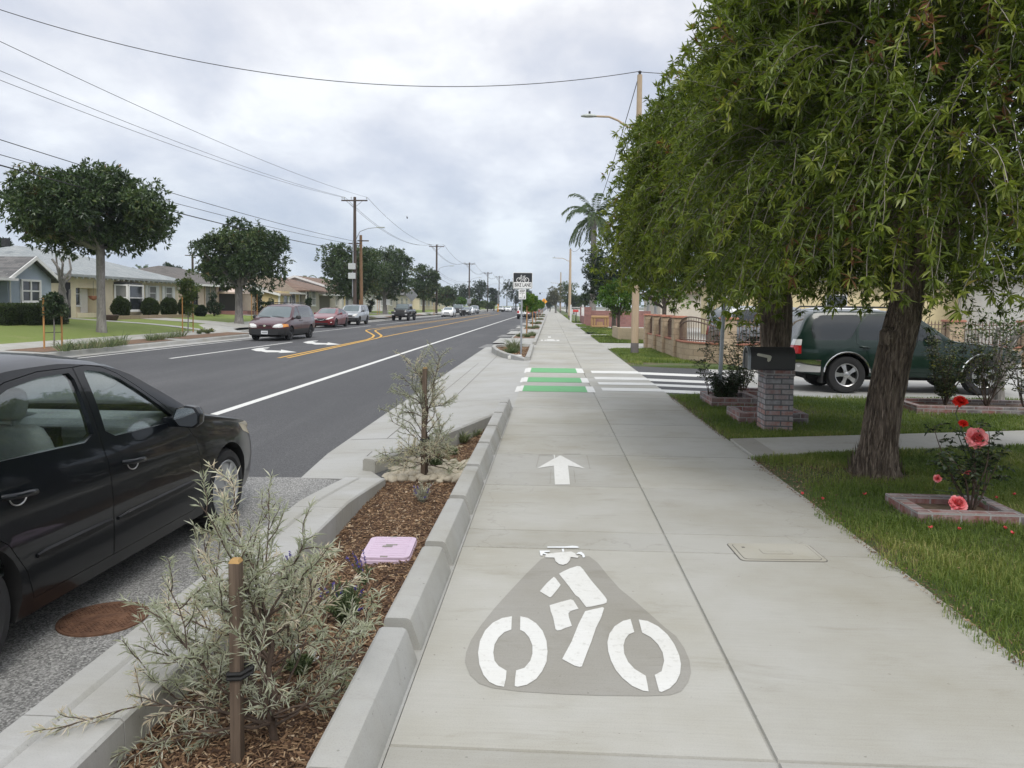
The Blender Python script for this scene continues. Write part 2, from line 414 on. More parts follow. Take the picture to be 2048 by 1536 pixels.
def _lawn(name, g1, g2, dirt, lo, hi):
    m, nt, b = new_mat(name); co = coordo(nt)
    n1 = noise(nt, co, 26, 5, .7); n2 = noise(nt, co, .9, 5, .65)
    c = ramp(nt, n1, [(.3, g1), (.7, g2)]).outputs[0]
    d = ramp(nt, n2, [(lo, (0, 0, 0)), (hi, (1, 1, 1))]).outputs[0]
    nt.links.new(mixc(nt, d, c, dirt), b.inputs['Base Color']); b.inputs['Roughness'].default_value = .95
    bump(nt, b, n1, .8, .03); return m
M['lawn'] = _lawn('lawn_ground', (.045, .075, .018), (.09, .12, .035), (.13, .098, .062), .50, .66)
M['lawn_far'] = _lawn('far_lawn', (.115, .165, .030), (.205, .255, .055), (.26, .245, .11), .55, .85)
M['land'] = _lawn('far_land', (.06, .07, .035), (.12, .12, .07), (.16, .14, .10), .45, .7)

def _rust():
    m, nt, b = new_mat('rusted_iron'); co = coordo(nt)
    n = noise(nt, co, 14, 6, .65)
    nt.links.new(ramp(nt, n, [(.3, (.085, .042, .026)), (.7, (.215, .115, .068))]).outputs[0], b.inputs['Base Color'])
    b.inputs['Roughness'].default_value = .8; b.inputs['Metallic'].default_value = .25
    bump(nt, b, n, .3, .004); return m
M['rust'] = _rust()
def stucco(name, rgb, var=.07): return plain(name, rgb, .9, var=var, scale=2.2, bumpk=.35, bscale=70)
def roofmat(name, c1, c2):
    return brickmat(name, c1, tuple((a + b) / 2 for a, b in zip(c1, c2)), c2, sc(c1, .6), .35, .14, .006, 0, .5)
M['trim'] = plain('white_trim', (.74, .74, .72), .6, var=.05)
M['pane'] = solid_glass('house_pane', (.035, .04, .045), .08)
M['curtain'] = plain('curtain_grey', (.22, .22, .21), .8, var=.2, scale=10, stretch=(8, 8, .4))
M['brick_post'] = brickmat('greyed_brick', (.34, .16, .13), (.22, .215, .225), (.33, .29, .28), (.13, .13, .135), .20, .069, .009, .85)
M['brick_edge'] = brickmat('edging_brick', (.24, .095, .075), (.13, .115, .12), (.20, .125, .10), (.33, .32, .31), .21, .075, .007, .45)
M['brick_red'] = brickmat('red_block', (.27, .125, .11), (.31, .15, .13), (.24, .11, .10), (.24, .17, .15), .4, .19, .008, .1)
M['slump'] = brickmat('tan_slump_block', (.42, .32, .215), (.47, .37, .255), (.38, .29, .195), (.32, .25, .17), .39, .185, .010, .0, 1.2)
M['slump_lt'] = brickmat('beige_block', (.52, .42, .28), (.55, .44, .30), (.50, .40, .27), (.42, .34, .23), .4, .2, .006, .0, .3)
M['terracotta'] = plain('terracotta_cap', (.33, .14, .09), .8, var=.2, scale=12)
M['iron'] = plain('bronze_iron', (.145, .095, .072), .5, .2)
M['iron_black'] = plain('black_iron', (.02, .02, .024), .5, .3)
M['mailbox'] = plain('grey_mailbox', (.052, .051, .050), .48, .1, var=.06)
M['flag'] = plain('cream_flag', (.55, .53, .44), .5)
M['skin'] = plain('skin', (.42, .26, .19), .6, var=.05)
M['cloth_black'] = plain('black_cloth', (.018, .018, .022), .9)
M['cloth_grey'] = plain('grey_cloth', (.16, .16, .17), .9)
M['seat'] = plain('grey_seat_fabric', (.33, .34, .33), .95, var=.1, scale=30, bumpk=.2)
M['dash'] = plain('grey_dash', (.22, .235, .235), .7)
M['well'] = plain('wheel_well', (.010, .010, .010), .95)
M['head'] = solid_glass('headlamp_lens', (.62, .62, .60), .1)
M['head_y'] = solid_glass('yellowed_lens', (.55, .48, .33), .18)
M['amber'] = solid_glass('amber_lens', (.75, .28, .04), .15)
M['tail'] = solid_glass('red_lens', (.40, .012, .012), .12)
M['plate'] = plain('number_plate', (.66, .68, .70), .5)
M['glass_dark'] = solid_glass('tinted_glass')
M['glass_sky'] = solid_glass('windscreen_sky_glass', (.10, .13, .135), .05)  # paler blue-grey base: sky reflection put into the glass colour
M['glass'] = glassmat('clear_glass', (.92, .96, .95), .07)
M['mirror'] = plain('mirror_face', (.6, .62, .63), .03, 1.0, var=.02)
# ------------------------------------------------------------------ the ground
def struct(o): o['kind'] = 'structure'; return o
def stuff(o): o['kind'] = 'stuff'; return o
def sheet(name, xs, ys, zf, m, parent=None):
    V = np.array([(x, y, zf(x, y)) for y in ys for x in xs]); nx, ny = len(xs), len(ys)
    F = np.array([(j * nx + i, j * nx + i + 1, (j + 1) * nx + i + 1, (j + 1) * nx + i) for j in range(ny - 1) for i in range(nx - 1)])
    return link_mesh(name, np_mesh(name, V, F, smooth=True), m, parent)
def flat(mb, poly, z):
    """a level polygon (list of (x, y)) facing up"""
    n = len(poly); a = sum(poly[i][0] * poly[(i + 1) % n][1] - poly[(i + 1) % n][0] * poly[i][1] for i in range(n))
    if a < 0: poly = poly[::-1]
    mb.add([(p[0], p[1], z(p[0], p[1]) if callable(z) else z) for p in poly], [tuple(range(n))])
def lin(a, b, n): return list(np.linspace(a, b, n))

ROAD = -.15
XL, XJ, XR = -.565, .82, 2.18        # pavement: left edge, centre joint, right edge
b = MB(); flat(b, [(-2500, -300), (2500, -300), (2500, 4500), (-2500, 4500)], -.42)
struct(b.build('ground', M['land']))
struct(sheet('road', lin(-18.2, -1.66, 12), [-30, 0, 10, 20, 40, 80, 160, 320, 900], lambda x, y: ROAD, M['asphalt']))
b = MB(); flat(b, [(-4.9, -6), (-2.0, -6), (-2.0, 7.22), (-2.35, 7.34), (-3.1, 7.3), (-4.9, 7.42)], ROAD + .005)
struct(b.build('parking_lane', M['asphalt_old']))

# pavement slabs with real joints between them
jy = [-4, -2.4, -.8, 1.1, 2.62, 4.88, 5.28, 6.62, 8.05, 9.25, 10.2, 11.7, 13.2, 14.95, 16.9, 18.0, 19.6, 21.2]
while jy[-1] < 130: jy.append(jy[-1] + 1.52)
jy += [150, 200, 300, 450]
slab = MB(); g = .005
for i in range(len(jy) - 1):
    y0, y1 = jy[i] + g, jy[i + 1] - g
    for k, (x0, x1) in enumerate(((XL, XJ - g), (XJ + g, XR))):
        slab.cur = k
        e = .004
        slab.add([(x0, y0, -.012), (x1, y0, -.012), (x1, y1, -.012), (x0, y1, -.012),
                  (x0 + e, y0 + e, 0), (x1 - e, y0 + e, 0), (x1 - e, y1 - e, 0), (x0 + e, y1 - e, 0)],
                 [(4, 5, 6, 7), (0, 1, 5, 4), (1, 2, 6, 5), (2, 3, 7, 6), (3, 0, 4, 7)])
slab.cur = 2
slab.add([(XL, -4, -.0122), (XR, -4, -.0122), (XR, 450, -.0122), (XL, 450, -.0122), (XL, -4, -.42), (XR, -4, -.42), (XR, 450, -.42), (XL, 450, -.42)],
         [(0, 1, 2, 3), (3, 7, 4, 0), (1, 5, 6, 2), (0, 4, 5, 1)])
so = struct(slab.build('pavement', [M['walk'], M['walk_r'], M['joint']]))
ns = (len(slab.f) - 4) // 5; tv = np.concatenate([np.repeat(rng.random(ns), 5), np.zeros(4)])
at = so.data.attributes.new('tint', 'FLOAT', 'FACE'); at.data.foreach_set('value', tv.astype(np.float32))

# road-side kerb with its wide step-out strip, ramped down where the inlet to the bed is
def ztop(y): return 0.0 if y < 5.9 else -.125 * min(1, (y - 5.9) / 1.4) ** 1.1
kb = MB()
segs = [-4, -1.2, 2.72, 5.75, 7.3]
for i in range(4):
    ys = lin(segs[i] + .004, segs[i + 1] - .004, 9)
    for x0, x1, ch in ((-2.03, -1.868, .02), (-1.860, -1.615, .012)):
        prof = lambda z: [(x0, -.3), (x0, z - ch), (x0 + ch * .8, z), (x1 - ch, z), (x1, z - ch), (x1 + .015, -.42)]
        vs = []; fs = []
        for y in ys: vs += [(p[0], y, p[1]) for p in prof(ztop(y))]
        for j in range(len(ys) - 1):
            for k in range(5): a = j * 6 + k; fs.append((a, a + 1, a + 7, a + 6))
        fs += [tuple(range(6))[::-1], tuple(range(len(vs) - 6, len(vs)))]
        kb.add(vs, fs)
struct(kb.build('kerb', M['kerb_l'], smooth=True, angle=30))

# driveway apron sloping from the pavement down to the road
def zap(x, y):
    z = -.012 - .125 * min(1, max(0, (XL - x) / 2.0)); t = min(1, max(0, (y - 7.3) / 1.6))
    return -.141 * (1 - t) + z * t
ek = [(-1.86, 7.62), (-1.72, 8.0), (-1.52, 8.7), (-1.30, 9.5), (-1.08, 10.3), (-.88, 11.05), (-.70, 11.72)]   # end kerb of the bed
def ekx(y): return float(np.interp(y, [p[1] for p in ek], [p[0] for p in ek]))
def xout(y): return float(np.interp(y, [7.3, 8.5, 12, 30, 31], [-2.47, -2.56, -2.6, -2.66, -2.66]))
ap = MB()
ysA = lin(7.3, 11.72, 12) + lin(12.0, 31, 30)
rows = []
for y in ysA:
    xi = (ekx(y) - .06 if y > 7.62 else -1.63) if y < 11.75 else XL
    rows.append([(xi + (xout(y) - xi) * t, y) for t in (0, .33, .66, 1)])
vs = [(x, y, zap(x, y)) for r in rows for x, y in r]
ap.add(vs, [(j * 4 + k, j * 4 + k + 1, j * 4 + k + 5, j * 4 + k + 4) for j in range(len(rows) - 1) for k in range(3)])
ap.add([(-.72, 11.7, -.0125), (XL, 11.7, -.0125), (XL, 12.1, -.0125), (-.72, 12.1, -.0125)], [(0, 1, 2, 3)])
ap.add([(-2.47, 7.3, -.141), (-1.63, 7.3, -.141), (-1.63, 7.3, -.2), (-2.47, 7.3, -.2)], [(0, 1, 2, 3)])
struct(ap.build('apron', M['apron'], smooth=True))
# scored lines in the apron
ln = MB()
def strip(mb, p, q, w, z):
    p, q = Vector(p[:2]), Vector(q[:2]); d = (q - p).normalized(); s = Vector((-d.y, d.x)) * w / 2
    flat(mb, [tuple(p + s), tuple(q + s), tuple(q - s), tuple(p - s)], z)
zz = lambda x, y: zap(x, y) + .003
for p, q in (((-2.05, 8.3), (-2.1, 22)), ((-1.72, 12.2), (-1.78, 30.5)), ((-2.53, 9.4), (-1.5, 9.3)), ((-2.58, 12.9), (-.6, 12.9)), ((-2.6, 21.5), (-.6, 21.6)), ((-2.6, 16.9), (-.6, 17.0))):
    n = 10
    for i in range(n):
        a = [p[k] + (q[k] - p[k]) * i / n for k in (0, 1)]; c = [p[k] + (q[k] - p[k]) * (i + 1) / n for k in (0, 1)]
        strip(ln, a, c, .012, zz)
struct(ln.build('apron_joint', M['joint']))

def wall_path(name, pts, w, z0f, z1f, m, bev=.02):
    """a kerb along a polyline: width w, bottom/top height functions of the arc parameter"""
    P = [Vector((p[0], p[1])) for p in pts]; mb = MB(); n = len(P); vs = []
    for i, p in enumerate(P):
        t = (P[min(i + 1, n - 1)] - P[max(i - 1, 0)]).normalized(); s = Vector((-t.y, t.x)); u = i / (n - 1)
        zb, zt = z0f(u), z1f(u)
        for o, z in ((-w / 2, zb), (-w / 2, zt - bev), (-w / 2 + bev, zt), (w / 2 - bev, zt), (w / 2, zt - bev), (w / 2, zb)):
            q = p + s * o; vs.append((q.x, q.y, z))
    fs = [(j * 6 + k, j * 6 + (k + 1) % 6, (j + 1) * 6 + (k + 1) % 6, (j + 1) * 6 + k) for j in range(n - 1) for k in range(6)]
    fs += [tuple(range(6))[::-1], tuple(range(len(vs) - 6, len(vs)))]
    mb.add(vs, fs)
    return mb.build(name, m, smooth=True, angle=40)
o = wall_path('end_kerb', ek, .15, lambda u: -.42, lambda u: -.005 + .006 * u, M['kerb'])
tag(o, 'long slanting concrete kerb closing the mulch bed at the driveway apron', 'kerb')

# kerb blocks between the bed and the bike path
ybl = [1.22, 2.38, 3.12 + .02, 4.28, 5.42, 6.55, 7.70, 8.85, 10.0, 11.05]
edges = [-1.3, -.1, 1.05, 2.2, 3.33, 4.47, 5.6, 6.74, 7.88, 9.02, 10.14, 11.2, 11.78]
ordn = ['', 'second', 'third', 'fourth', 'fifth', 'sixth', 'seventh', 'eighth', 'ninth', 'tenth', 'eleventh', 'twelfth']
nb = len(edges) - 1
for i in range(nb):
    y0, y1 = edges[i] + .05, edges[i + 1] - .05
    mb = MB(); prof = [(-.572, -.02), (-.588, .03), (-.622, .128), (-.630, .142), (-.645, .149), (-.738, .150), (-.750, .144), (-.756, .128), (-.760, -.42), (-.572, -.42)]
    ys = [y0, y0 + .018] + [y1 - .018, y1]; vs = []
    for j, y in enumerate(ys):
        k = .986 if j in (0, 3) else 1
        cz = -.1
        vs += [((p[0] + .672) * k - .672, y, (p[1] - cz) * k + cz if p[1] > 0 else p[1]) for p in prof]
    n = len(prof)
    fs = [(j * n + k, j * n + (k + 1) % n, (j + 1) * n + (k + 1) % n, (j + 1) * n + k) for j in range(3) for k in range(n)]
    fs += [tuple(range(n))[::-1], tuple(range(3 * n, 4 * n))]
    mb.add(vs, fs); o = mb.build('kerb_block', M['kerb'], smooth=True, angle=24)
    k = nb - 1 - i
    lab = 'short end piece of the grey kerb blocks beside the apron' if k == 0 else f'grey concrete kerb block between mulch bed and bike path, {ordn[k]} from the apron'
    tag(o, lab, 'kerb block', 'kerb blocks along the mulch bed')
# filler under the gaps
b = MB(); b.bb(-.745, -.5655, -1.3, 11.75, -.4, -.003); struct(b.build('kerb_footing', M['kerb']))

# mulch bed
def zbed(x, y):
    return -.185 + .035 * math.sin(2.1 * y + 3 * x) * .6 + .03 * math.cos(5 * x + y) * .5 + .05 * max(0, (x + 1.0)) - .03 * max(0, (y - 7)) * .2
xs = lin(-1.70, -.70, 26); ys = lin(-1, 11.9, 150)
struct(sheet('mulch_bed', xs, ys, zbed, M['mulch_bed']))
def bed_in(x, y):
    left = np.where(y < 7.6, -1.615, np.interp(y, [p[1] for p in ek], [p[0] + .08 for p in ek]))
    return (x > left) & (x < -.757) & (y < 11.65)
mm, nt, bs = new_mat('bark_chip'); at = nd(nt, 'ShaderNodeAttribute', attribute_name='tint')
nt.links.new(ramp(nt, at.outputs['Fac'], [(0, (.06, .032, .018)), (.4, (.15, .085, .047)), (.8, (.27, .17, .095)), (.95, (.43, .31, .19)), (1, (.52, .42, .30))]).outputs[0], bs.inputs['Base Color']); bs.inputs['Roughness'].default_value = .9
M['chip'] = mm
def chips(name, X, Y, Z, L, W, m):
    n = len(X); a = rng.random(n) * 2 * np.pi; el = rng.normal(0, .28, n); ro = rng.normal(0, .5, n)
    d = np.stack([np.cos(a) * np.cos(el), np.sin(a) * np.cos(el), np.sin(el)], 1)
    s = nrm(np.stack([-np.sin(a), np.cos(a), ro], 1)); u = np.cross(d, s)
    c = np.stack([X, Y, Z], 1); L = L[:, None]; W = W[:, None]; T = W * .22
    k = 0; V = np.empty((n, 8, 3))
    for q, (i, j, t) in enumerate(((-1, -1, -1), (1, -.5, -1), (1, .6, -1), (-1, 1, -1), (-1, -1, 1), (1, -.5, 1), (1, .6, 1), (-1, 1, 1))):
        V[:, q] = c + d * L * .5 * i + s * W * .5 * j + u * T * t
    f = np.array([(4, 5, 6, 7), (0, 1, 5, 4), (1, 2, 6, 5), (2, 3, 7, 6), (3, 0, 4, 7)])
    F = (np.arange(n)[:, None, None] * 8 + f[None]).reshape(-1, 4)
    return link_mesh(name, np_mesh(name, V.reshape(-1, 3), F, np.repeat(rng.random(n), 5)), m)
N = 46000
Yc = 1.2 + 10.5 * rng.random(N) ** 1.45; Xc = -1.62 + .87 * rng.random(N)
k = bed_in(Xc, Yc); Xc, Yc = Xc[k], Yc[k]
Zc = np.array([zbed(x, y) for x, y in zip(Xc, Yc)]) + rng.random(len(Xc)) * .016
big = rng.random(len(Xc)) < .05
stuff(chips('mulch', Xc, Yc, Zc, np.where(big, .05, .024) * (.6 + .8 * rng.random(len(Xc))), np.where(big, .014, .006) * (.6 + .8 * rng.random(len(Xc))), M['chip']))

# ---------------- right side: lawns, path, side street, drives
struct(sheet('lawn_ground', lin(XR, 14, 30), lin(-4, 13.9, 40), lambda x, y: -.012 + .012 * math.sin(3 * x + y) * (x > XR + .2), M['lawn']))
pth = [(XR + .01, 8.05), (2.9, 8.32), (5.7, 9.15), (9.5, 10.1), (9.5, 11.1), (6.3, 10.2), (3.3, 9.42), (XR + .01, 9.12)]
b = MB(); b.prism(pth, -.1, .022); struct(b.build('garden_path', M['path'], bevel=.006))
b = MB(); flat(b, [(XR + .015, 8.07), (2.48, 8.17), (2.48, 9.18), (XR + .015, 9.10)], .026); struct(b.build('path_border', M['sealer']))
def zst(x, y): return -.016 - .085 * min(1, max(0, (x - XR) / 3.2))
struct(sheet('side_street', [XR, 2.9, 3.6, 4.2], lin(13.9, 20.6, 4), zst, M['asphalt']))
struct(sheet('driveway', [4.2, 4.8, 5.4, 8, 14, 60], lin(13.9, 20.9, 4), zst, M['apron']))
struct(sheet('verge', lin(XR, 5.2, 14), [20.595] + lin(20.6, 28.5, 20), lambda x, y: -.13 if y < 20.6 else -.03 + .03 * min(1, (x - XR) / 1.2), M['lawn']))
struct(sheet('yard', [4.4, 20, 80], [20.895, 20.9, 60, 400], lambda x, y: -.13 if y < 20.9 else -.035, M['path']))
# strip beyond the corner property: drives and grass by turns
b = MB(); gz = MB()
ycuts = [(28.5, 33.2, 'd'), (33.2, 41, 'g'), (41, 43.5, 'd'), (43.5, 56, 'g'), (56, 58.5, 'd'), (58.5, 66, 'g'), (66, 72, 'd'), (72, 82, 'g'), (82, 86, 'd'), (86, 96, 'g'), (96, 100, 'd'), (100, 450, 'g')]
for y0, y1, t in ycuts: flat(b if t == 'd' else gz, [(XR, y0), (4.4, y0), (4.4, y1), (XR, y1)], -.004 if t == 'd' else -.006)
struct(b.build('driveway', M['path'])); struct(gz.build('verge', M['lawn']))

# ---------------- right parkway beyond the apron: paving, gutter steps
b = MB(); b2 = MB()
flat(b, [(XL, 31), (-1.95, 31), (-1.95, 450), (XL, 450)], -.014)
y = 31.0
while y < 120:
    flat(b, [(-1.95, y + 3.0), (-2.62, y + 3.0), (-2.62, y + 8.2), (-1.95, y + 8.2)], -.10)
    b.add([(-1.95, y, -.014), (-1.95, y + 11, -.014), (-1.95, y + 11, -.16), (-1.95, y, -.16)], [(0, 1, 2, 3)])
    y += 11.0
struct(b.build('parkway_paving', M['apron']))
b = MB(); y = 31.0
while y < 120:
    flat(b, [(-1.96, y + .2), (-2.95, y - .6), (-2.85, y + 2.6), (-1.96, y + 2.9)], ROAD + .006); y += 11.0
struct(b.build('asphalt_patch', M['asphalt_old']))

# ---------------- left side
def zl(x, y):
    return float(np.interp(-x, [15.3, 16.9, 18.3, 19.6, 21, 26, 60], [.0, .05, .14, .30, .42, .70, .75]))
KX = lambda y: float(np.interp(y, [0, 38, 42, 900], [-15.35, -15.35, -18.0, -18.0]))   # kerb face: bulb-out up to Y 40
ysl = [-20] + lin(5, 60, 40) + lin(64, 200, 24) + [300, 900]
kb = MB(); vs = []
for y in ysl:
    k = KX(y); vs += [(k + .55, y, ROAD + .004), (k + .02, y, ROAD + .012), (k, y, -.02), (k - .025, y, 0.0), (k - .17, y, .0), (k - .19, y, -.1)]
kb.add(vs, [(j * 6 + q, j * 6 + q + 1, (j + 1) * 6 + q + 1, (j + 1) * 6 + q) for j in range(len(ysl) - 1) for q in range(5)])
struct(kb.build('kerb', M['kerb_l'], smooth=True, angle=35))
def lstrip(name, xa, xb, m, n=3, dz=0.0):
    V = []; F = []
    for y in ysl:
        a = xa(y); c = xb(y)
        for t in lin(0, 1, n): x = a + (c - a) * t; V.append((x, y, zl(x, y) + dz))
    for j in range(len(ysl) - 1):
        for q in range(n - 1): F.append((j * n + q, j * n + q + 1, (j + 1) * n + q + 1, (j + 1) * n + q))
    return struct(link_mesh(name, np_mesh(name, np.array(V), np.array(F), smooth=True), m))
lstrip('parkway_paving', lambda y: KX(y) - .17, lambda y: min(-17.0, KX(y) - .9), M['apron'], 2)
lstrip('footpath', lambda y: min(-17.0, KX(y) - .9), lambda y: min(-18.3, KX(y) - 2.2), M['path'], 3)
lstrip('lawn', lambda y: min(-18.3, KX(y) - 2.2), lambda y: -70, M['lawn_far'], 24)
# worn planting beds in the kerb strip
bedm = plain('parkway_soil', (.17, .105, .065), .95, var=.45, scale=14, bumpk=.8, bscale=30)
for i, (y0, y1) in enumerate(((22.3, 30.5), (31.5, 38.5), (46, 54), (58, 66), (70, 79), (84, 92), (98, 108))):
    xa = KX(y0) - .25; xb = min(-16.85, KX(y0) - .85)
    b = MB(); flat(b, [(xa, y0), (xa, y1), (xb, y1), (xb, y0)], lambda x, y: zl(x, y) + .012); struct(b.build('planting_bed', bedm))
# garden paths and drives across the left lawns
b = MB()
for y0, y1 in ((22.2, 23.2), (38.2, 39.1), (43, 46), (58.5, 60), (73, 76), (90, 93), (107, 110)):
    n = 8
    for i in range(n):
        xa = -18.3 - 8 * i / n; xb = -18.3 - 8 * (i + 1) / n
        b.add([(xa, y0, zl(xa, y0) + .012), (xa, y1, zl(xa, y1) + .012), (xb, y1, zl(xb, y1) + .012), (xb, y0, zl(xb, y0) + .012)], [(0, 1, 2, 3)])
struct(b.build('garden_path', M['path']))

# ---------------- painted markings
def line(mb, x0, y0, x1, y1, w, z, n=1):
    for i in range(n):
        a = (x0 + (x1 - x0) * i / n, y0 + (y1 - y0) * i / n); c = (x0 + (x1 - x0) * (i + 1) / n, y0 + (y1 - y0) * (i + 1) / n)
        strip(mb, a, c, w, z)
Z1 = ROAD + .004
b = MB(); line(b, -5.2, 3, -5.28, 30, .16, Z1); line(b, -5.28, 30, -5.5, 130, .16, Z1)
line(b, -11.75, 22.6, -11.6, 33.2, .13, Z1)
line(b, -14.4, 14, -14.5, 60, .12, Z1); line(b, -14.5, 62, -14.8, 300, .12, Z1)
for i in range(14): line(b, -5.5, 133 + 7 * i, -5.5, 136.5 + 7 * i, .15, Z1)
struct(b.build('road_marking', M['white']))
def ribbon(mb, pts, w, z):
    P = [Vector(p[:2]) for p in pts]; n = len(P); A = []; B = []
    for i in range(n):
        t = (P[min(i + 1, n - 1)] - P[max(i - 1, 0)]).normalized(); s = Vector((-t.y, t.x)) * w / 2
        A.append(P[i] + s); B.append(P[i] - s)
    vs = [(p.x, p.y, z) for p in A] + [(p.x, p.y, z) for p in B]
    mb.add(vs, [(n + i, n + i + 1, i + 1, i) for i in range(n - 1)])
b = MB()
R_ = lambda x, y: gp(x, y, ROAD)
e0 = R_(557, 716); e1 = R_(575, 716); s0 = R_(735, 679); s1 = R_(752, 677)
# the double line, its S-bend to the far side of the turn lane, and the single line that carries on
crv = [R_(*p) for p in ((731, 679), (745, 675), (748, 671), (741, 666.5), (733, 662.5), (732, 660.5), (740, 658.5), (765, 655.4))]
ext = [Vector((-13.0 + .0 * i, crv[-1].y + 14 * i, 0)) for i in range(1, 8)]
far = [crv[-1]] + [Vector((crv[-1].x, crv[-1].y + 9 * i, 0)) for i in range(1, 12)]
ribbon(b, [e0, s0] + crv[1:] + far[1:], .12, Z1)
off = Vector((.30, 1.0, 0))
crv2 = [R_(*p) for p in ((752, 677), (761, 674.2), (763, 671), (756, 666), (750, 662), (752, 660.2), (765, 657.6))]
ribbon(b, [e1, s1] + crv2[1:] + [Vector((crv2[-1].x, crv2[-1].y + 9 * i, 0)) for i in range(1, 12)], .12, Z1)
e2 = R_(764, 674.5); ribbon(b, [e2, R_(900, 647.5), R_(1000, 627.6)], .13, Z1)
struct(b.build('road_marking', M['yellow']))
# turn arrows
def poly_px(mb, pts, z, dz=0): flat(mb, [tuple(gp(x, y, z + dz)[:2]) for x, y in pts], z + dz)
b = MB()
for ox, oy, s in ((502, 695, 1.0), (606, 681.2, .82)):
    P = lambda pts: poly_px(b, [(ox + x * s, oy + y * s) for x, y in pts], Z1)
    P([(0, 4), (14, 1.0), (26, .2), (38, -.2), (33, 1.6), (24, 2.4), (33, 5.4), (18, 7.6), (10, 7.0)])
    P([(20, 7.4), (32, 5.2), (60, 6.4), (60, 9.2), (30, 9.6)])
    P([(60, 4.2), (92, 9.4), (54, 10.8), (60, 9.0), (60, 6.4)])
struct(b.build('road_marking', M['white']))

# bike symbol, arrow and their dark sealer on the pavement
ZP = .0035
b = MB()
seal = [(1095, 1113), (1082, 1118), (1050, 1150), (1018, 1184), (990, 1215), (962, 1250), (942, 1280), (932, 1305), (930, 1325), (940, 1350), (958, 1367), (985, 1376), (1040, 1383), (1120, 1388), (1200, 1391), (1290, 1392), (1340, 1390), (1362, 1383), (1376, 1365), (1382, 1345), (1379, 1320), (1368, 1295), (1352, 1272), (1330, 1255), (1300, 1228), (1270, 1202), (1240, 1178), (1215, 1150), (1195, 1125), (1178, 1112)]
poly_px(b, seal, .0015); struct(b.build('sealer_patch', M['sealer']))
Zt = lambda x, y: (920 + x / 4.267, 1080 + y / 4.266)
b = MB(); ZB = .0042
def zpoly(pts, dz=0): poly_px(b, [Zt(*p) for p in pts], ZB, dz)
zpoly([(845, 288), (875, 270), (940, 240), (1000, 222), (1025, 225), (1050, 250), (1120, 345), (1235, 480), (1254, 510), (1250, 535), (1225, 545), (1120, 568), (1078, 572), (1045, 530), (1015, 490), (985, 470), (930, 395)])
zpoly([(800, 314), (815, 325), (859, 383), (840, 410), (800, 460), (775, 488), (765, 488), (681, 437), (740, 368)])
zpoly([(765, 556), (880, 522), (945, 506), (968, 515), (1012, 586), (945, 605), (925, 625), (930, 660), (955, 732), (900, 750), (860, 768), (830, 772), (815, 760), (795, 660), (775, 610)])
zpoly([(1068, 607), (1130, 592), (1215, 573), (1230, 580), (1205, 660), (1160, 750), (1120, 870), (1080, 970), (1040, 1078), (1020, 1083), (980, 1073), (872, 1015), (890, 980), (950, 870), (1010, 720)])
def arcpoly(out, inn): zpoly(out + inn[::-1])
arcpoly([(443, 650), (360, 665), (280, 705), (215, 770), (170, 860), (154, 960), (165, 1060), (200, 1150), (250, 1210), (310, 1240), (375, 1252)], [(438, 764), (380, 785), (330, 830), (295, 890), (284, 960), (295, 1030), (330, 1075), (397, 1115), (392, 1180)])
arcpoly([(515, 650), (580, 665), (650, 710), (705, 775), (738, 860), (747, 950), (738, 1040), (700, 1120), (650, 1185), (570, 1235), (490, 1252), (467, 1245)], [(512, 766), (550, 785), (590, 830), (618, 900), (618, 970), (600, 1030), (550, 1090), (480, 1112), (470, 1180)])
arcpoly([(1455, 674), (1390, 690), (1320, 735), (1275, 800), (1258, 870), (1265, 950), (1290, 1030), (1330, 1110), (1390, 1180), (1470, 1245), (1560, 1285), (1610, 1292)], [(1488, 785), (1440, 805), (1410, 845), (1395, 900), (1402, 970), (1435, 1040), (1490, 1100), (1585, 1158), (1600, 1230)])
arcpoly([(1525, 678), (1600, 690), (1690, 735), (1770, 805), (1830, 890), (1870, 980), (1886, 1060), (1878, 1140), (1845, 1210), (1790, 1265), (1720, 1297), (1700, 1290)], [(1555, 790), (1630, 830), (1690, 890), (1730, 960), (1742, 1030), (1720, 1120), (1662, 1150), (1680, 1220)])
zpoly([(728, 130), (760, 115), (800, 110), (870, 102), (950, 98), (985, 115), (990, 128), (1012, 140), (1005, 152), (945, 145), (938, 172), (915, 200), (880, 212), (845, 205), (815, 180), (806, 150), (728, 148)], .002)
struct(b.build('bike_symbol', M['white']))
b = MB()
poly_px(b, [Zt(*p) for p in ((745, 55), (900, 54), (960, 48), (1000, 52), (1020, 62), (1000, 67), (745, 65))], .006)
poly_px(b, [Zt(*p) for p in ((678, 90), (765, 90), (770, 100), (715, 104), (760, 124), (755, 130), (705, 116), (705, 133), (688, 133))], .006)
poly_px(b, [Zt(*p) for p in ((868, 76), (886, 73), (890, 100), (872, 100))], .0075)
poly_px(b, [Zt(*p) for p in ((990, 120), (1010, 103), (1035, 100), (1060, 120), (1068, 145), (1050, 150), (1040, 128), (1015, 118))], .006)
struct(b.build('spray_mark', M['chalk']))
Za = lambda x, y: (1060 + x / 12.8, 880 + y / 12.8)
b = MB()
for pts in ([(150, 690), (170, 690), (252, 380), (232, 375)], [(1445, 380), (1462, 378), (1548, 735), (1530, 740)], [(505, 1115), (520, 1115), (548, 750), (532, 745)], [(1112, 770), (1130, 765), (1172, 1090), (1158, 1092)], [(250, 372), (600, 372), (600, 384), (250, 388)], [(860, 350), (1300, 350), (1300, 360), (860, 360)]):
    poly_px(b, [Za(*p) for p in pts], .0022)
struct(b.build('old_outline', M['sealer']))
b = MB(); P = lambda pts: poly_px(b, [Za(*p) for p in pts], ZP)
P([(180, 720), (620, 470), (655, 460), (760, 395), (800, 398), (965, 490), (1410, 725), (975, 655), (1000, 900), (1025, 1140), (640, 1140), (625, 900), (612, 655)])
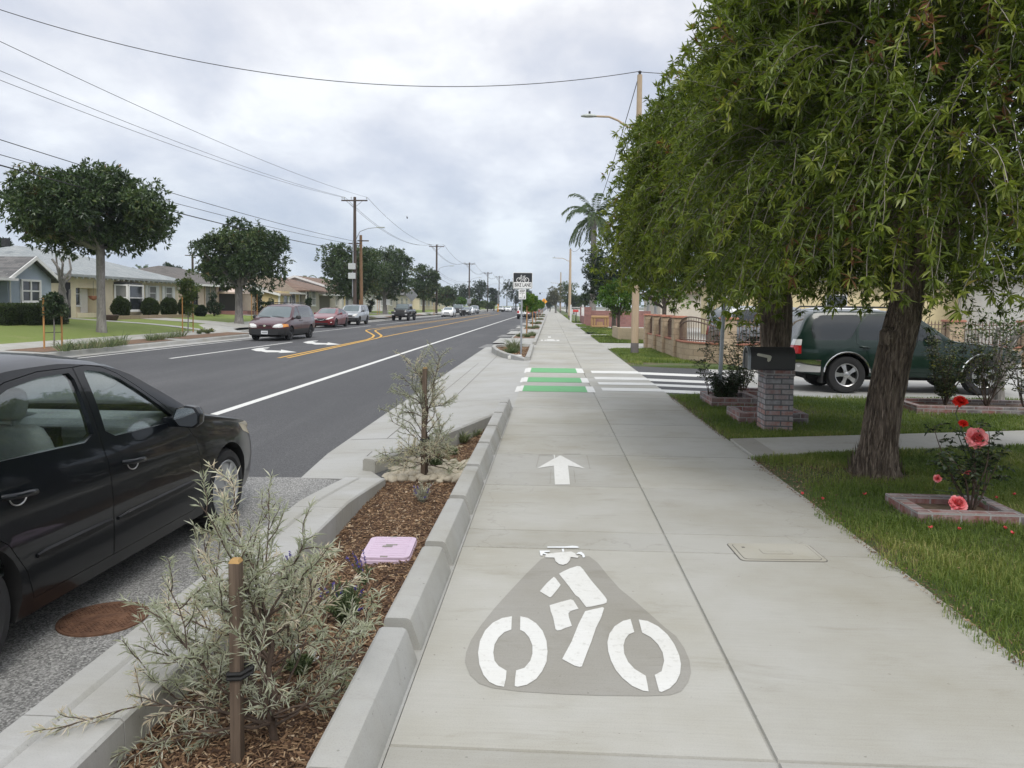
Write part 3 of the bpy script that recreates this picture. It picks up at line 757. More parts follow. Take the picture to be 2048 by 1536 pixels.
P([(385, 420), (610, 378), (760, 392), (640, 384), (640, 460), (618, 462), (606, 388)])
struct(b.build('arrow_marking', M['white']))
# far bike symbol and arrow on the lane ahead
b = MB()
for p in ([(943, 772), (968, 772), (966, 781), (945, 781)], [(885, 797), (905, 797), (905, 806), (885, 806)], [(915, 797), (935, 798), (930, 806), (915, 805)], [(935, 795), (990, 795), (1010, 806), (935, 806)], [(1010, 798), (1035, 798), (1035, 807), (1012, 807)]):
    poly_px(b, [(860 + x / 4, 480 + y / 4) for x, y in p], ZP)
struct(b.build('bike_symbol', M['white']))
# crossing: green and white bars
g_ = MB(); w_ = MB()
for ya, yb, xa, xb, xc, xd in ((736.6, 745.6, 1049, 1061.5, 1152.5, 1166), (755.4, 764.8, 1041, 1055, 1162, 1176), (772.2, 783.8, 1031, 1046, 1172.5, 1188)):
    A = gp(xa + 3, ya, 0); y1 = gp(1110, ya, 0).y; y0 = gp(1110, yb, 0).y
    x = [gp(q, (ya + yb) / 2, 0).x for q in (xa, xb, xc, xd)]
    zf = lambda X, Y: (zap(X, Y) if X < XL else 0) + .004
    flat(w_, [(x[0], y0), (XL - .001, y0), (XL - .001, y1), (x[0], y1)], zf); flat(w_, [(XL, y0), (x[1], y0), (x[1], y1), (XL, y1)], zf)
    flat(g_, [(x[1], y0), (x[2], y0), (x[2], y1), (x[1], y1)], .004)
    flat(w_, [(x[2], y0), (x[3], y0), (x[3], y1), (x[2], y1)], .004)
zc = lambda X, Y: (zst(X, Y) if X > XR else 0) + .004
for ya, yb, xs_, xe in ((742.6, 747.4, 1183, 4.0), (755, 760, 1190, 4.3), (765.2, 770, 1197, 4.45), (776.4, 782.4, 1204, 4.6)):
    y1 = gp(1250, ya, 0).y; y0 = gp(1250, yb, 0).y; x0 = gp(xs_, (ya + yb) / 2, 0).x
    flat(w_, [(x0, y0), (XR - .001, y0), (XR - .001, y1), (x0, y1)], .004)
    xx = [XR + .001, 2.9, 3.6, 4.2, xe] if xe > 4.2 else [XR + .001, 2.9, 3.6, xe]
    for i in range(len(xx) - 1): flat(w_, [(xx[i], y0), (xx[i + 1], y0), (xx[i + 1], y1), (xx[i], y1)], zc)
struct(g_.build('crossing_marking', M['green'])); struct(w_.build('crossing_marking', M['white']))
# ------------------------------------------------------------------ vehicles
# local car space: front bumper at y = 0, rear at y = -L, x across, z up from the road
def curve1(pts, sm=.05):
    xs = np.array([p[0] for p in pts]); ys = np.array([p[1] for p in pts])
    g = np.arange(xs[0] - .3, xs[-1] + .3, .01); v = np.interp(g, xs, ys)
    if sm > 0:
        k = np.exp(-.5 * (np.arange(-25, 26) * .01 / sm) ** 2); k /= k.sum()
        v = np.convolve(np.pad(v, 25, mode='edge'), k, mode='valid')
    return lambda x: float(np.interp(x, g, v))
class Shell:
    def __init__(s, S):
        s.S = S; s.L = S['L']
        s.top = curve1(S['top'], S.get('sm', .05)); s.bot = curve1(S['bot'], .03)
        s.belt = curve1(S['belt'], .05); s.hw = curve1(S['hw'], S.get('hsm', .06))
        s.roofz = max(p[1] for p in S['top']); s.rw = S['roofw']
    def section(s, x, inset=0.0, zmin=None):
        zt = s.top(x) - inset; zb = s.bot(x) + inset; hw = s.hw(x) - inset
        if zmin is not None: zb = max(zb, zmin)
        bz = min(s.belt(x), zt - .035); bz = max(bz, zb + .06)
        h = bz - zb; P = [(0, zb), (hw * .8, zb), (hw * .935, zb + .02), (hw * .968, zb + .16 * h), (hw * .988, zb + .34 * h),
             (hw * 1.0, zb + .55 * h), (hw * .995, zb + .72 * h), (hw * .975, zb + .88 * h), (hw * .945, bz)]
        sw = hw * .945; hh = zt - bz
        k = max(0, (s.S['hwmax'] * .945 - s.rw)) / max(.1, s.roofz - s.S['beltz'])
        r = min(s.S.get('edge', .10), hh * .55)
        side = lambda z: sw - k * (z - bz) - .02 * math.sin(math.pi * min(1, (z - bz) / max(.05, hh))) * -1
        for f in (.2, .4, .6, .8, 1.0):
            z = bz + (hh - r) * f; P.append((side(z), z))
        e = side(zt - r); cr = s.S.get('crown', .035) * min(1, hh / .1)
        P += [(e - r * .22, zt - r * .40 - cr * .5), (e - r * .65, zt - r * .1 - cr * .75), (e - r * 1.3, zt - cr * .6), (e * .5, zt - cr * .2), (0, zt)]
        return P
    def sidex(s, x, z):
        P = s.section(x); P = P[2:14]
        return float(np.interp(z, [p[1] for p in P], [p[0] for p in P]))
    def mesh(s, name, inset=0.0, x0=None, x1=None, zmin=None, n=80):
        x0 = 0 if x0 is None else x0; x1 = s.L if x1 is None else x1
        u = np.linspace(0, 1, n); xs = x0 + (x1 - x0) * (u - .11 * np.sin(2 * np.pi * u))
        V = []; F = []; first = None
        for x in xs:
            h = s.section(x, inset, zmin); ring = [(p[0], p[1]) for p in h] + [(-p[0], p[1]) for p in h[-2:0:-1]]
            V += [(p[0], -x, p[1]) for p in ring]; m = len(ring)
        for i in range(n - 1):
            for k in range(m): F.append((i * m + k, i * m + (k + 1) % m, (i + 1) * m + (k + 1) % m, (i + 1) * m + k))
        F += [tuple(range(m)), tuple(range((n - 1) * m, n * m))]
        me = bpy.data.meshes.new(name); me.from_pydata(V, [], F)
        bm = bmesh.new(); bm.from_mesh(me)
        caps = [f for f in bm.faces if len(f.verts) > 4]
        bmesh.ops.triangulate(bm, faces=caps); bmesh.ops.recalc_face_normals(bm, faces=bm.faces); bm.to_mesh(me); bm.free()
        return me
def bool_op(me, cutter, op, solver='EXACT'):
    a = bpy.data.objects.new('tmp_a', me); c = bpy.data.objects.new('tmp_b', cutter)
    COL.objects.link(a); COL.objects.link(c)
    md = a.modifiers.new('b', 'BOOLEAN'); md.operation = op; md.object = c; md.solver = solver
    try: md.material_mode = 'TRANSFER'
    except Exception: pass
    dg = bpy.context.evaluated_depsgraph_get(); dg.update()
    out = bpy.data.meshes.new_from_object(a.evaluated_get(dg))
    bpy.data.objects.remove(a); bpy.data.objects.remove(c)
    return out
def cut_mesh(mb, mats=None):
    me = mb.mesh('cut')
    if mats:
        for m in mats: me.materials.append(m)
    return me
def grow(poly, d):
    cx = sum(p[0] for p in poly) / len(poly); cy = sum(p[1] for p in poly) / len(poly); n = len(poly); out = []
    a = sum(poly[i][0] * poly[(i + 1) % n][1] - poly[(i + 1) % n][0] * poly[i][1] for i in range(n)); sg = 1 if a > 0 else -1
    for i in range(n):
        p0, p1, p2 = Vector(poly[i - 1]), Vector(poly[i]), Vector(poly[(i + 1) % n])
        d1 = (p1 - p0).normalized(); d2 = (p2 - p1).normalized()
        n1 = Vector((d1.y, -d1.x)) * sg; n2 = Vector((d2.y, -d2.x)) * sg
        b = (n1 + n2); b = b / max(.35, b.length_squared / 2) if b.length > 1e-6 else n1
        q = p1 + b * d; out.append((q.x, q.y))
    return out
def smooth_poly(poly, it=1):
    for _ in range(it):
        o = []
        for i in range(len(poly)):
            p, q = poly[i], poly[(i + 1) % len(poly)]
            o += [(p[0] * .9 + q[0] * .1, p[1] * .9 + q[1] * .1), (p[0] * .1 + q[0] * .9, p[1] * .1 + q[1] * .9)]
        poly = o
    return poly
def side_prism(poly, xa, xb):
    """(x-from-front, z) polygon pushed across the car from x=xa to x=xb"""
    return MB().extr([(-p[0], p[1]) for p in poly], xa, xb, 'x')
def front_prism(poly, ya, yb):
    """(across, z) polygon pushed along the car"""
    return MB().extr(poly, -ya, -yb, 'y')
def plan_prism(poly, z0, z1):
    """(x-from-front, across) polygon pushed up"""
    return MB().prism([(p[1], -p[0]) for p in poly], z0, z1)

def wheel(parent, x, y, r, w, side, spokes=5, rim=None, rr=.66, hole=M['well'], style='spoke'):
    t = empty('wheel', (x, y, r)); t.parent = parent
    prof = [(r * .62, -w * .42), (r * .80, -w * .5), (r * .95, -w * .46), (r, -w * .33), (r, w * .33), (r * .95, w * .46), (r * .80, w * .5), (r * rr, w * .42), (r * rr, -w * .3), (r * .62, -w * .42)]
    ty = MB().lathe(prof, n=40, axis='x', cap=False)
    for k in range(40):
        a = 2 * math.pi * k / 40
        Mx = Matrix.Rotation(a, 3, 'X'); ty.box(Mx @ Vector((0, 0, r * .998)), (w * .62, r * .055, .012), M=Mx)
    ty.build('tyre', M['tyre'], t, smooth=True)
    rm = MB(); s = side; q = r * rr
    rm.lathe([(q * 1.0, s * w * .44), (q * .985, s * w * .46), (q * .93, s * w * .43), (q * .90, s * w * .34), (q * .88, -s * w * .2)], n=40, axis='x', cap=False)
    if style == 'cover':
        rm.lathe([(q * .90, s * w * .36), (q * .5, s * w * .42), (q * .22, s * w * .47), (.001, s * w * .48)], n=40, axis='x', cap=False)
    else: rm.lathe([(q * .26, s * w * .30), (q * .25, s * w * .42), (q * .17, s * w * .45), (.001, s * w * .45)], n=20, axis='x', cap=False)
    for k in range(spokes):
        a = 2 * math.pi * k / spokes + .3
        Mx = Matrix.Rotation(a, 3, 'X')
        wd = q * (.40 if spokes <= 5 else .21); pts = [(wd * .42, q * .16), (wd * .34, q * .5), (wd * .55, q * .93), (-wd * .55, q * .93), (-wd * .34, q * .5), (-wd * .42, q * .16)]
        xo = s * w * (.42 if style != 'cover' else .52); xi = s * w * (.30 if style != 'cover' else .40)
        vs = [Mx @ Vector((xo - s * .02 * (abs(z) / q) ** 2, yy, z)) for yy, z in pts] + [Mx @ Vector((xi, yy, z)) for yy, z in pts]
        rm.add(vs, [tuple(range(6)), tuple(range(6, 12))[::-1]] + [(i, i + 6, (i + 1) % 6 + 6, (i + 1) % 6) for i in range(6)])
        if style == 'truck':
            p = Mx @ Vector((s * w * .45, 0, q * .32)); rm.cyl(p, p + Vector((s * .012, 0, 0)), q * .05, 8)
    rm.build('rim', rim or M['alu'], t, smooth=True, angle=30)
    MB().lathe([(.001, s * w * .12), (q * .9, s * w * .12), (q * .9, s * w * .02), (.001, s * w * .02)], n=28, axis='x', cap=False).build('dark_backplate', hole, t)  # near-black back plate standing in for the shade behind the spokes
    return t

def make_car(S, loc, rz, label, cat='car', group=None, name='parked_car'):
    root = empty(name, loc, rz, label, cat, group)
    sh = Shell(S); L = S['L']; hwm = S['hwmax']
    bodym = S['paint']; me = sh.mesh('body', n=S.get('n', 70)); me.materials.append(bodym)
    r = S['wr']; fa, ra = S['axles']; tw = S.get('tw', .2); trk = hwm - S.get('tuck', .03) - tw / 2
    def carve(poly, kind, a, b, m, pname, gap=.0, inset=0.0, parent=root, offs=None, label=None):
        nonlocal me
        P = (side_prism if kind == 'side' else front_prism if kind == 'front' else plan_prism)
        piece = bool_op(me.copy(), cut_mesh(P(poly, a, b)), 'INTERSECT')
        gp_ = grow(poly, gap) if gap else poly
        me = bool_op(me, cut_mesh(P(gp_, a, b), [M['well']]), 'DIFFERENCE')
        if len(piece.polygons) == 0: return None
        piece.materials.clear(); finish(piece, True, 32)
        o = link_mesh(pname, piece, m, parent)
        if offs: o.location = offs
        if label: o['label'] = label
        return o
    # wheel arches
    for ax in (fa, ra):
        for sgn in (-1, 1):
            c = MB().lathe([(S.get('ar', r + .055), 0), (S.get('ar', r + .055), .6)], c=(0, 0, 0), n=36, axis='x')
            c.v = [((v[0] + hwm - S.get('ad', .32)) * sgn, v[1] - ax, v[2] + r + S.get('au', .0)) for v in c.v]
            me = bool_op(me, cut_mesh(c, [M['well']]), 'DIFFERENCE')
    hollow = S.get('hollow')
    if hollow:
        inn = sh.mesh('inner', inset=.045, x0=hollow[0], x1=hollow[1], zmin=hollow[2], n=50); inn.materials.append(M['dash'])
        me = bool_op(me, inn, 'DIFFERENCE')
    gm = M['glass'] if hollow else S.get('glass', M['glass_dark'])
    for poly, kind, a, b, pname in S['glass_cuts']:
        sides = (1, -1) if kind == 'side' else (1,)
        for sg in sides:
            pp = smooth_poly(poly)
            P = (side_prism if kind == 'side' else front_prism if kind == 'front' else plan_prism)
            if kind == 'side': aa, bb = (a, b) if sg > 0 else (-b, -a)
            else: aa, bb = a, b
            if hollow:
                full = sh.mesh('g', inset=.014, n=60); inn2 = sh.mesh('g2', inset=.019, n=60, x0=.02, x1=L - .02)
                full = bool_op(full, inn2, 'DIFFERENCE'); full = bool_op(full, cut_mesh(P(grow(pp, .012), aa, bb)), 'INTERSECT')
                me = bool_op(me, cut_mesh(P(pp, aa, bb), [M['black_plastic']]), 'DIFFERENCE')
                full.materials.clear(); finish(full, True, 40); link_mesh(pname, full, gm, root)
            else:
                g2 = S.get('front_glass', gm) if pname == 'windscreen' else gm
                # a black rubber line round each pane, then the pane itself set just inside the body face
                me = bool_op(me, cut_mesh(P(grow(pp, .018), aa, bb), [M['black_plastic']]), 'DIFFERENCE')
                full = sh.mesh('g', inset=.006, n=60); full = bool_op(full, cut_mesh(P(grow(pp, .019), aa, bb)), 'INTERSECT')
                full.materials.clear(); finish(full, True, 40); link_mesh(pname, full, g2, root)
    for c in S.get('cuts', []):
        poly, kind, a, b, m, pname = c[:6]; gap = c[6] if len(c) > 6 else 0
        sides = (1, -1) if kind in ('side', 'front2') else (1,)
        for sg in sides:
            if kind == 'side': aa, bb = (a, b) if sg > 0 else (-b, -a); carve(poly, 'side', aa, bb, m, pname, gap)
            elif kind == 'front2': carve([(p[0] * sg, p[1]) for p in poly], 'front', a, b, m, pname, gap)
            else: carve(poly, kind, a, b, m, pname, gap)
    finish(me, True, 32); body = link_mesh('body', me, None, root)
    # wheels
    for ax in (fa, ra):
        for sgn in (-1, 1): wheel(root, sgn * trk, -ax, r, tw, sgn, S.get('spokes', 5), S.get('rim'), S.get('rr', .66), style=S.get('wstyle', 'spoke'))
    # mirrors
    if 'mirror' in S:
        mx, mz = S['mirror']
        for sg in (1, -1):
            x = sh.sidex(mx, mz)
            mb = MB(); k = S.get('mk', 1.0)
            ring = smooth_poly([(0.0, 0), (.03, .075), (.10, .095), (.17, .085), (.205, .03), (.20, -.035), (.16, -.065), (.05, -.06)], 2); n = len(ring)
            vs = []
            for dy, q in ((-.05, .93), (-.045, 1.0), (.0, 1.02), (.05, .9), (.08, .62)):
                vs += [(sg * (x + .045 + (.1 + (px_ - .1) * q) * k), -mx - .03 + dy * k, mz + .05 + pz_ * q * k) for px_, pz_ in ring]
            fs = [(j * n + i, j * n + (i + 1) % n, (j + 1) * n + (i + 1) % n, (j + 1) * n + i) for j in range(4) for i in range(n)] + [tuple(range(n)), tuple(range(4 * n, 5 * n))]
            mb.add(vs, fs); mb.bb(sg * (x - .03), sg * (x + .08), -mx - .04, -mx + .05, mz - .01, mz + .05)
            mo = mb.build('wing_mirror', S.get('mirror_mat', bodym), root, smooth=True, angle=50)
            vs = [(sg * (x + .045 + (.1 + (px_ - .1) * .86) * k), -mx - .03 - .052 * k, mz + .05 + pz_ * .86 * k) for px_, pz_ in ring]
            MB().add(vs, [tuple(range(n))]).build('mirror_glass', M['mirror'], mo)
    for hx, hz in S.get('handles', []):
        for sg in (1, -1):
            x = sh.sidex(hx, hz); hb = MB()
            pts = [(sg * (x + d), -hx - yy, hz + dz) for yy, d, dz in ((-.105, -.004, -.012), (-.085, .022, -.008), (-.03, .034, 0), (.04, .034, .004), (.085, .024, .008), (.105, -.004, .010))]
            hb.tube(pts, [.013, .016, .016, .015, .015, .013], 8)
            ho_ = hb.build('door_handle', S.get('handle_mat', bodym), root, smooth=True, angle=60)
            if S.get('hollow'):
                rc = MB(); rc.tube([(sg * (sh.sidex(hx, hz - .045 * math.sin(a)) + .004), -hx + .058 * math.cos(a) - .01, hz - .004 - .045 * math.sin(a)) for a in np.linspace(.05, math.pi - .05, 12)], .0035, 5); rc.build('handle_recess_rim', M['alu'], ho_)
    for x0, x1, z in S.get('rub', []):
        for sg in (1, -1):
            rb = MB(); n = 10; vs = []
            for i in range(n):
                x = x0 + (x1 - x0) * i / (n - 1)
                e = .5 if i in (0, n - 1) else 1
                for d, dz in ((-.01, -.028 * e), (.009, -.020 * e), (.012, .010 * e), (-.01, .026 * e)):
                    zz_ = z + dz; vs.append((sg * (sh.sidex(x, zz_) + d), -x, zz_))
            fs = [(j * 4 + k, j * 4 + (k + 1) % 4, (j + 1) * 4 + (k + 1) % 4, (j + 1) * 4 + k) for j in range(n - 1) for k in range(4)] + [(0, 1, 2, 3), tuple(range(4 * n - 4, 4 * n))]
            rb.add(vs, fs); rb.build('side_moulding', S.get('rub_mat', bodym), root, smooth=True, angle=40)
    # dark underbody so that no daylight shows through the shell
    MB().bb(-hwm * .72, hwm * .72, -L + .35, -.35, sh.bot(L / 2) - .06, sh.bot(L / 2) + .04).build('underbody', M['well'], root)
    root['_spec'] = 0
    del root['_spec']
    return root, sh

# ---- black saloon parked beside the bed
P_black = paint('black_car_paint', (.0028, .0042, .0062), .0, .3, .5)
P_black.node_tree.nodes['Principled BSDF'].inputs['Specular IOR Level'].default_value = .12
P_black2 = paint('clean_black_paint', (.012, .012, .014), .0, .2)
cor = dict(L=4.53, hwmax=.852, roofw=.565, beltz=.93, edge=.11, crown=.05, wr=.308, tw=.19, axles=(.87, 3.47), ar=.36, n=110,
    top=[(0, .56), (.03, .62), (.12, .70), (.40, .80), (.80, .885), (1.10, .955), (1.22, .985), (1.55, 1.18), (1.90, 1.37), (2.10, 1.43), (2.5, 1.472), (2.9, 1.465), (3.2, 1.43), (3.45, 1.345), (3.75, 1.19), (3.98, 1.085), (4.3, 1.06), (4.45, 1.02), (4.5, .90), (4.53, .70)],
    bot=[(0, .27), (.2, .20), (.6, .185), (3.9, .19), (4.3, .24), (4.53, .34)],
    belt=[(0, .60), (.4, .74), (.8, .82), (1.2, .885), (1.6, .905), (2.4, .935), (3.2, .965), (3.8, 1.0), (4.5, .98)],
    hw=[(0, .52), (.04, .60), (.12, .69), (.28, .775), (.6, .832), (1.2, .848), (2.2, .852), (3.4, .848), (3.9, .825), (4.25, .76), (4.45, .68), (4.53, .60)],
    paint=P_black, hollow=(1.15, 4.1, .42),
    glass_cuts=[([(1.56, .945), (1.70, 1.055), (1.88, 1.185), (2.02, 1.275), (2.14, 1.325), (2.28, 1.348), (2.33, 1.345), (2.365, .968)], 'side', .3, 1.2, 'door_window'),
                ([(2.475, .972), (2.435, 1.347), (2.70, 1.345), (2.95, 1.315), (3.12, 1.262), (3.25, 1.185), (3.33, 1.10), (3.37, 1.01)], 'side', .3, 1.2, 'door_window'),
                ([(1.27, -.58), (1.25, 0), (1.27, .58), (2.02, .50), (1.98, 0), (2.02, -.50)], 'plan', .90, 1.6, 'windscreen'),
                ([(3.36, -.50), (3.34, 0), (3.36, .50), (3.86, .55), (3.90, 0), (3.86, -.55)], 'plan', 1.0, 1.6, 'rear_window')],
    cuts=[([(1.36, .30), (1.34, .55), (1.40, .80), (1.50, .935), (1.53, .945), (1.70, 1.085), (1.88, 1.215), (2.02, 1.305), (2.14, 1.353), (2.28, 1.376), (2.40, 1.372), (2.425, .95), (2.40, .55), (2.36, .292), (1.42, .288)], 'side', .3, 1.2, P_black, 'door', .004),
          ([(2.412, 1.372), (2.437, .95), (2.412, .55), (2.372, .292), (3.02, .292), (3.09, .45), (3.22, .62), (3.40, .75), (3.44, .96), (3.39, 1.10), (3.29, 1.21), (3.14, 1.29), (2.96, 1.343), (2.70, 1.373)], 'side', .3, 1.2, P_black, 'door', .004),
          ([(-.02, .58), (.13, .585), (.50, .70), (.56, .775), (.40, .765), (.12, .69), (-.02, .63)], 'side', .40, 1.2, M['head_y'], 'headlight', .004),
          ([(4.36, .72), (4.6, .70), (4.6, .98), (4.40, .985), (4.28, .95)], 'side', .38, 1.2, M['tail'], 'tail_light', .004),
          ([(-.42, .42), (.42, .42), (.48, .60), (-.48, .60)], 'front', -.1, .09, M['black_plastic'], 'grille', .003)],
    mirror=(1.66, .935), mk=.92, handles=[(2.18, .80), (3.13, .835)], rub=[(1.46, 2.36, .50), (2.42, 3.03, .505)], spokes=7, wstyle='cover', rim=plain('hubcap_silver', (.40, .41, .42), .4, .5, var=.08), rr=.72, rub_mat=plain('black_rub_strip', (.006, .006, .007), .4, spec=.25))
car0, shc = make_car(cor, (-3.30, 6.52, ROAD), 0, 'black saloon parked at the kerb with pale headlamp and grey seats inside', 'car')
car0.rotation_euler[2] = R(-.6)
# interior
it = MB()
def seat(mb, x, y, w=.50):
    mb.box((x, y, .50), (w, .50, .16)); 
    for k in range(6):
        t = k / 5; mb.box((x, y - .26 - .10 * t, .56 + .50 * t), (w * (1 - .18 * t), .12 - .03 * t, .14), M=Matrix.Rotation(R(14), 3, 'X'))
seats = []
for x in (-.36, .36):
    sm_ = MB(); y = -2.42
    prof = [(.00, .40), (.02, .56), (.10, .62), (.42, .60), (.52, .64), (.50, .50), (.46, .40)]
    sm_.extr([(y + .5 - p[0], p[1]) for p in prof], x - .24, x + .24, 'x')
    vs = []
    for t, w_, th in ((0, .24, .07), (.2, .25, .085), (.5, .245, .085), (.8, .225, .07), (.95, .20, .055), (1, .17, .03)):
        zz_ = .55 + .52 * t; yy = y - .02 - .15 * t
        vs += [(x + sx_ * w_ * a, yy + sy_ * th, zz_) for sx_, sy_, a in ((-1, 0, 1), (-.86, .95, 1), (-.4, .7, 1), (.4, .7, 1), (.86, .95, 1), (1, 0, 1), (.8, -1, 1), (-.8, -1, 1))]
    sm_.add(vs, [(j * 8 + i, j * 8 + (i + 1) % 8, (j + 1) * 8 + (i + 1) % 8, (j + 1) * 8 + i) for j in range(5) for i in range(8)] + [tuple(range(40, 48))])
    so = sm_.build('seat', M['seat'], car0, smooth=True, angle=60)
    hb = MB(); vs = []
    for z, w_, th in ((0, .09, .03), (.02, .125, .05), (.09, .14, .058), (.15, .13, .052), (.175, .10, .03)):
        vs += [(x + w_ * math.copysign(abs(math.cos(a)) ** .6, math.cos(a)), y - .20 + th * math.copysign(abs(math.sin(a)) ** .7, math.sin(a)), 1.10 + z) for a in [2 * math.pi * q / 16 for q in range(16)]]
    hb.add(vs, [(j * 16 + i, j * 16 + (i + 1) % 16, (j + 1) * 16 + (i + 1) % 16, (j + 1) * 16 + i) for j in range(4) for i in range(16)] + [tuple(range(16))[::-1], tuple(range(64, 80))])
    for dx in (-.05, .05): hb.cyl((x + dx, y - .19, 1.02), (x + dx, y - .2, 1.12), .007, 6)
    hb.build('headrest', M['seat'], so, smooth=True, angle=60)
rb = MB(); rb.bb(-.66, .66, -3.45, -3.0, .42, .62); rb.box((0, -3.52, .80), (1.32, .16, .52), M=Matrix.Rotation(R(20), 3, 'X')); rb.build('rear_bench', M['seat'], car0, bevel=.04)
db = MB()
dprof = [(-1.28, .965), (-1.55, .985), (-1.72, .97), (-1.80, .93), (-1.80, .86), (-1.74, .70), (-1.66, .52), (-1.4, .50)]
db.extr(dprof, -.70, .70, 'x')
hump = [(-1.55, .98), (-1.72, 1.02), (-1.80, 1.0), (-1.83, .92), (-1.6, .90)]; db.extr(hump, -.58, -.18, 'x')
db.build('dashboard', M['dash'], car0, bevel=.02)
cb = MB(); cb.box((0, -1.815, .76), (.26, .06, .34), M=Matrix.Rotation(R(-8), 3, 'X')); cb.bb(-.13, .13, -2.6, -1.75, .42, .55)
cb.build('centre_console', M['black_plastic'], car0, bevel=.012)
rd = MB(); rd.box((0, -1.85, .84), (.17, .012, .055)); rd.box((0, -1.85, .76), (.17, .012, .055))
for dx in (-.055, 0, .055): rd.lathe([(.001, .0), (.02, .0), (.02, .02), (.001, .02)], (dx, -1.845, .655), 12)
rd.build('radio', M['dash'], car0)
sw = MB(); c0 = Vector((-.37, -1.95, .86)); tl = Matrix.Rotation(R(-62), 3, 'X')
sw.tube([c0 + tl @ Vector((.18 * math.cos(a), .18 * math.sin(a), 0)) for a in np.linspace(0, 2 * math.pi, 25)], .014, 8, caps=False)
sw.box(tuple(c0), (.16, .12, .03), M=tl); sw.cyl(tuple(c0), (-.37, -1.72, .78), .03)
sw.build('steering_wheel', M['black_plastic'], car0, smooth=True)
MB().bb(-.70, .70, -3.9, -1.3, .36, .41).build('floor_carpet', M['cloth_grey'], car0)
ch = MB()      # bright cup behind each handle
wp = MB()
for k in (-1, 1): wp.tube([(k * .05 - .1, -1.19, .99), (k * .05 + .25, -1.23, 1.0), (k * .05 + .5, -1.32, 1.03)], .008, 6)
wp.build('wiper', M['black_plastic'], car0)
# ---- the other vehicles
P_maroon = paint('maroon_paint', (.062, .008, .013), .15, .3)
P_red = paint('red_paint', (.17, .012, .018), .25, .28)
P_silver = paint('silver_paint', (.42, .44, .46), .55, .35)
P_white = paint('white_paint', (.72, .73, .73), .0, .3)
P_char = paint('charcoal_paint', (.035, .038, .042), .2, .3)
P_grey = paint('grey_paint', (.20, .215, .23), .4, .35)
P_green = paint('dark_green_paint', (.003, .018, .012), .0, .3, .6)
Mwheel_dark = plain('dark_wheel', (.03, .03, .032), .45, .3)
# minivan
van = dict(L=4.92, hwmax=.935, roofw=.66, beltz=1.02, edge=.12, crown=.06, wr=.33, tw=.21, axles=(.98, 3.88), ar=.385, n=80, sm=.06,
    top=[(0, .66), (.05, .72), (.18, .82), (.5, .95), (.9, 1.06), (1.05, 1.10), (1.4, 1.36), (1.78, 1.60), (2.0, 1.68), (2.5, 1.73), (3.4, 1.74), (4.2, 1.70), (4.55, 1.62), (4.75, 1.30), (4.88, 1.02), (4.92, .75)],
    bot=[(0, .30), (.2, .24), (.6, .24), (4.3, .24), (4.8, .32), (4.92, .40)],
    belt=[(0, .70), (.5, .86), (1.0, .96), (1.5, 1.0), (3, 1.03), (4.92, 1.05)],
    hw=[(0, .62), (.05, .72), (.15, .81), (.35, .89), (.8, .93), (2.5, .935), (4.0, .93), (4.6, .88), (4.85, .82), (4.92, .76)],
    paint=P_maroon, glass=M['glass_dark'], front_glass=M['glass_sky'],
    glass_cuts=[([(1.05, -.78), (1.0, 0), (1.05, .78), (1.82, .64), (1.78, 0), (1.82, -.64)], 'plan', 1.0, 1.9, 'windscreen'),
                ([(1.42, 1.05), (1.72, 1.32), (1.98, 1.52), (2.12, 1.57), (2.24, 1.57), (2.30, 1.07)], 'side', .3, 1.2, 'door_window'),
                ([(2.40, 1.07), (2.36, 1.58), (3.30, 1.60), (4.1, 1.56), (4.42, 1.48), (4.55, 1.10)], 'side', .3, 1.2, 'side_window')],
    cuts=[([(-.95, .20), (.95, .20), (.95, .575), (-.95, .575)], 'front', -.2, .62, M['black_plastic'], 'bumper', .0),
          ([(.62, .18), (4.95, .18), (4.95, .50), (4.5, .50), (4.3, .53), (.62, .53)], 'side', .3, 1.2, M['black_plastic'], 'sill_panel', 0),
          ([(.36, .63), (.56, .61), (.79, .64), (.80, .73), (.74, .80), (.58, .80), (.42, .74)], 'front2', -.1, .42, M['head'], 'headlight', .004),
          ([(.795, .64), (.93, .66), (.93, .78), (.75, .80), (.80, .73)], 'front2', -.1, .62, M['amber'], 'indicator', .004),
          ([(-.32, .64), (.32, .64), (.40, .75), (-.40, .75)], 'front', -.1, .16, P_maroon, 'grille', .006),
          ([(1.30, .56), (1.28, .80), (1.36, 1.0), (1.70, 1.36), (1.96, 1.56), (2.12, 1.61), (2.28, 1.61), (2.35, 1.03), (2.33, .56)], 'side', .3, 1.2, P_maroon, 'door', .004)],
    mirror=(1.52, 1.02), mk=1.2, mirror_mat=M['black_plastic'], handles=[(2.18, .92), (2.50, .92)], handle_mat=M['black_plastic'], rim=Mwheel_dark)
car1, _ = make_car(van, (-13.1, 33.8, ROAD), math.pi, 'maroon minivan driving toward the camera with headlamps lit', 'minivan', None, 'minivan')
rk = MB()
for sx_ in (-.52, .52): rk.tube([(sx_, -2.2, 1.70), (sx_, -2.35, 1.76), (sx_, -3.9, 1.78), (sx_, -4.05, 1.72)], .018, 6)
for y in (-2.7, -3.6): rk.cyl((-.52, y, 1.78), (.52, y, 1.78), .016, 6)
rk.build('roof_rack', M['black_plastic'], car1, smooth=True)
MB().box((0, .02, .40), (.31, .02, .155)).build('number_plate', M['plate'], car1)
pb = MB()
for i in range(7): pb.box((-.11 + .036 * i, .032, .395), (.022, .003, .06))
pb.build('plate_marks', M['cloth_grey'], car1)
gb = MB()
for z in (.665, .695, .725): gb.box((0, -.035, z), (.60, .05, .012))
gb.build('grille_bars', M['black_plastic'], car1)
be = MB(); be.lathe([(.001, 0), (.05, 0), (.045, .02), (.001, .02)], (0, 0, 0), 18); be.v = [(v[0] * 1.3, .01 + v[2], v[1] + .70) for v in be.v]
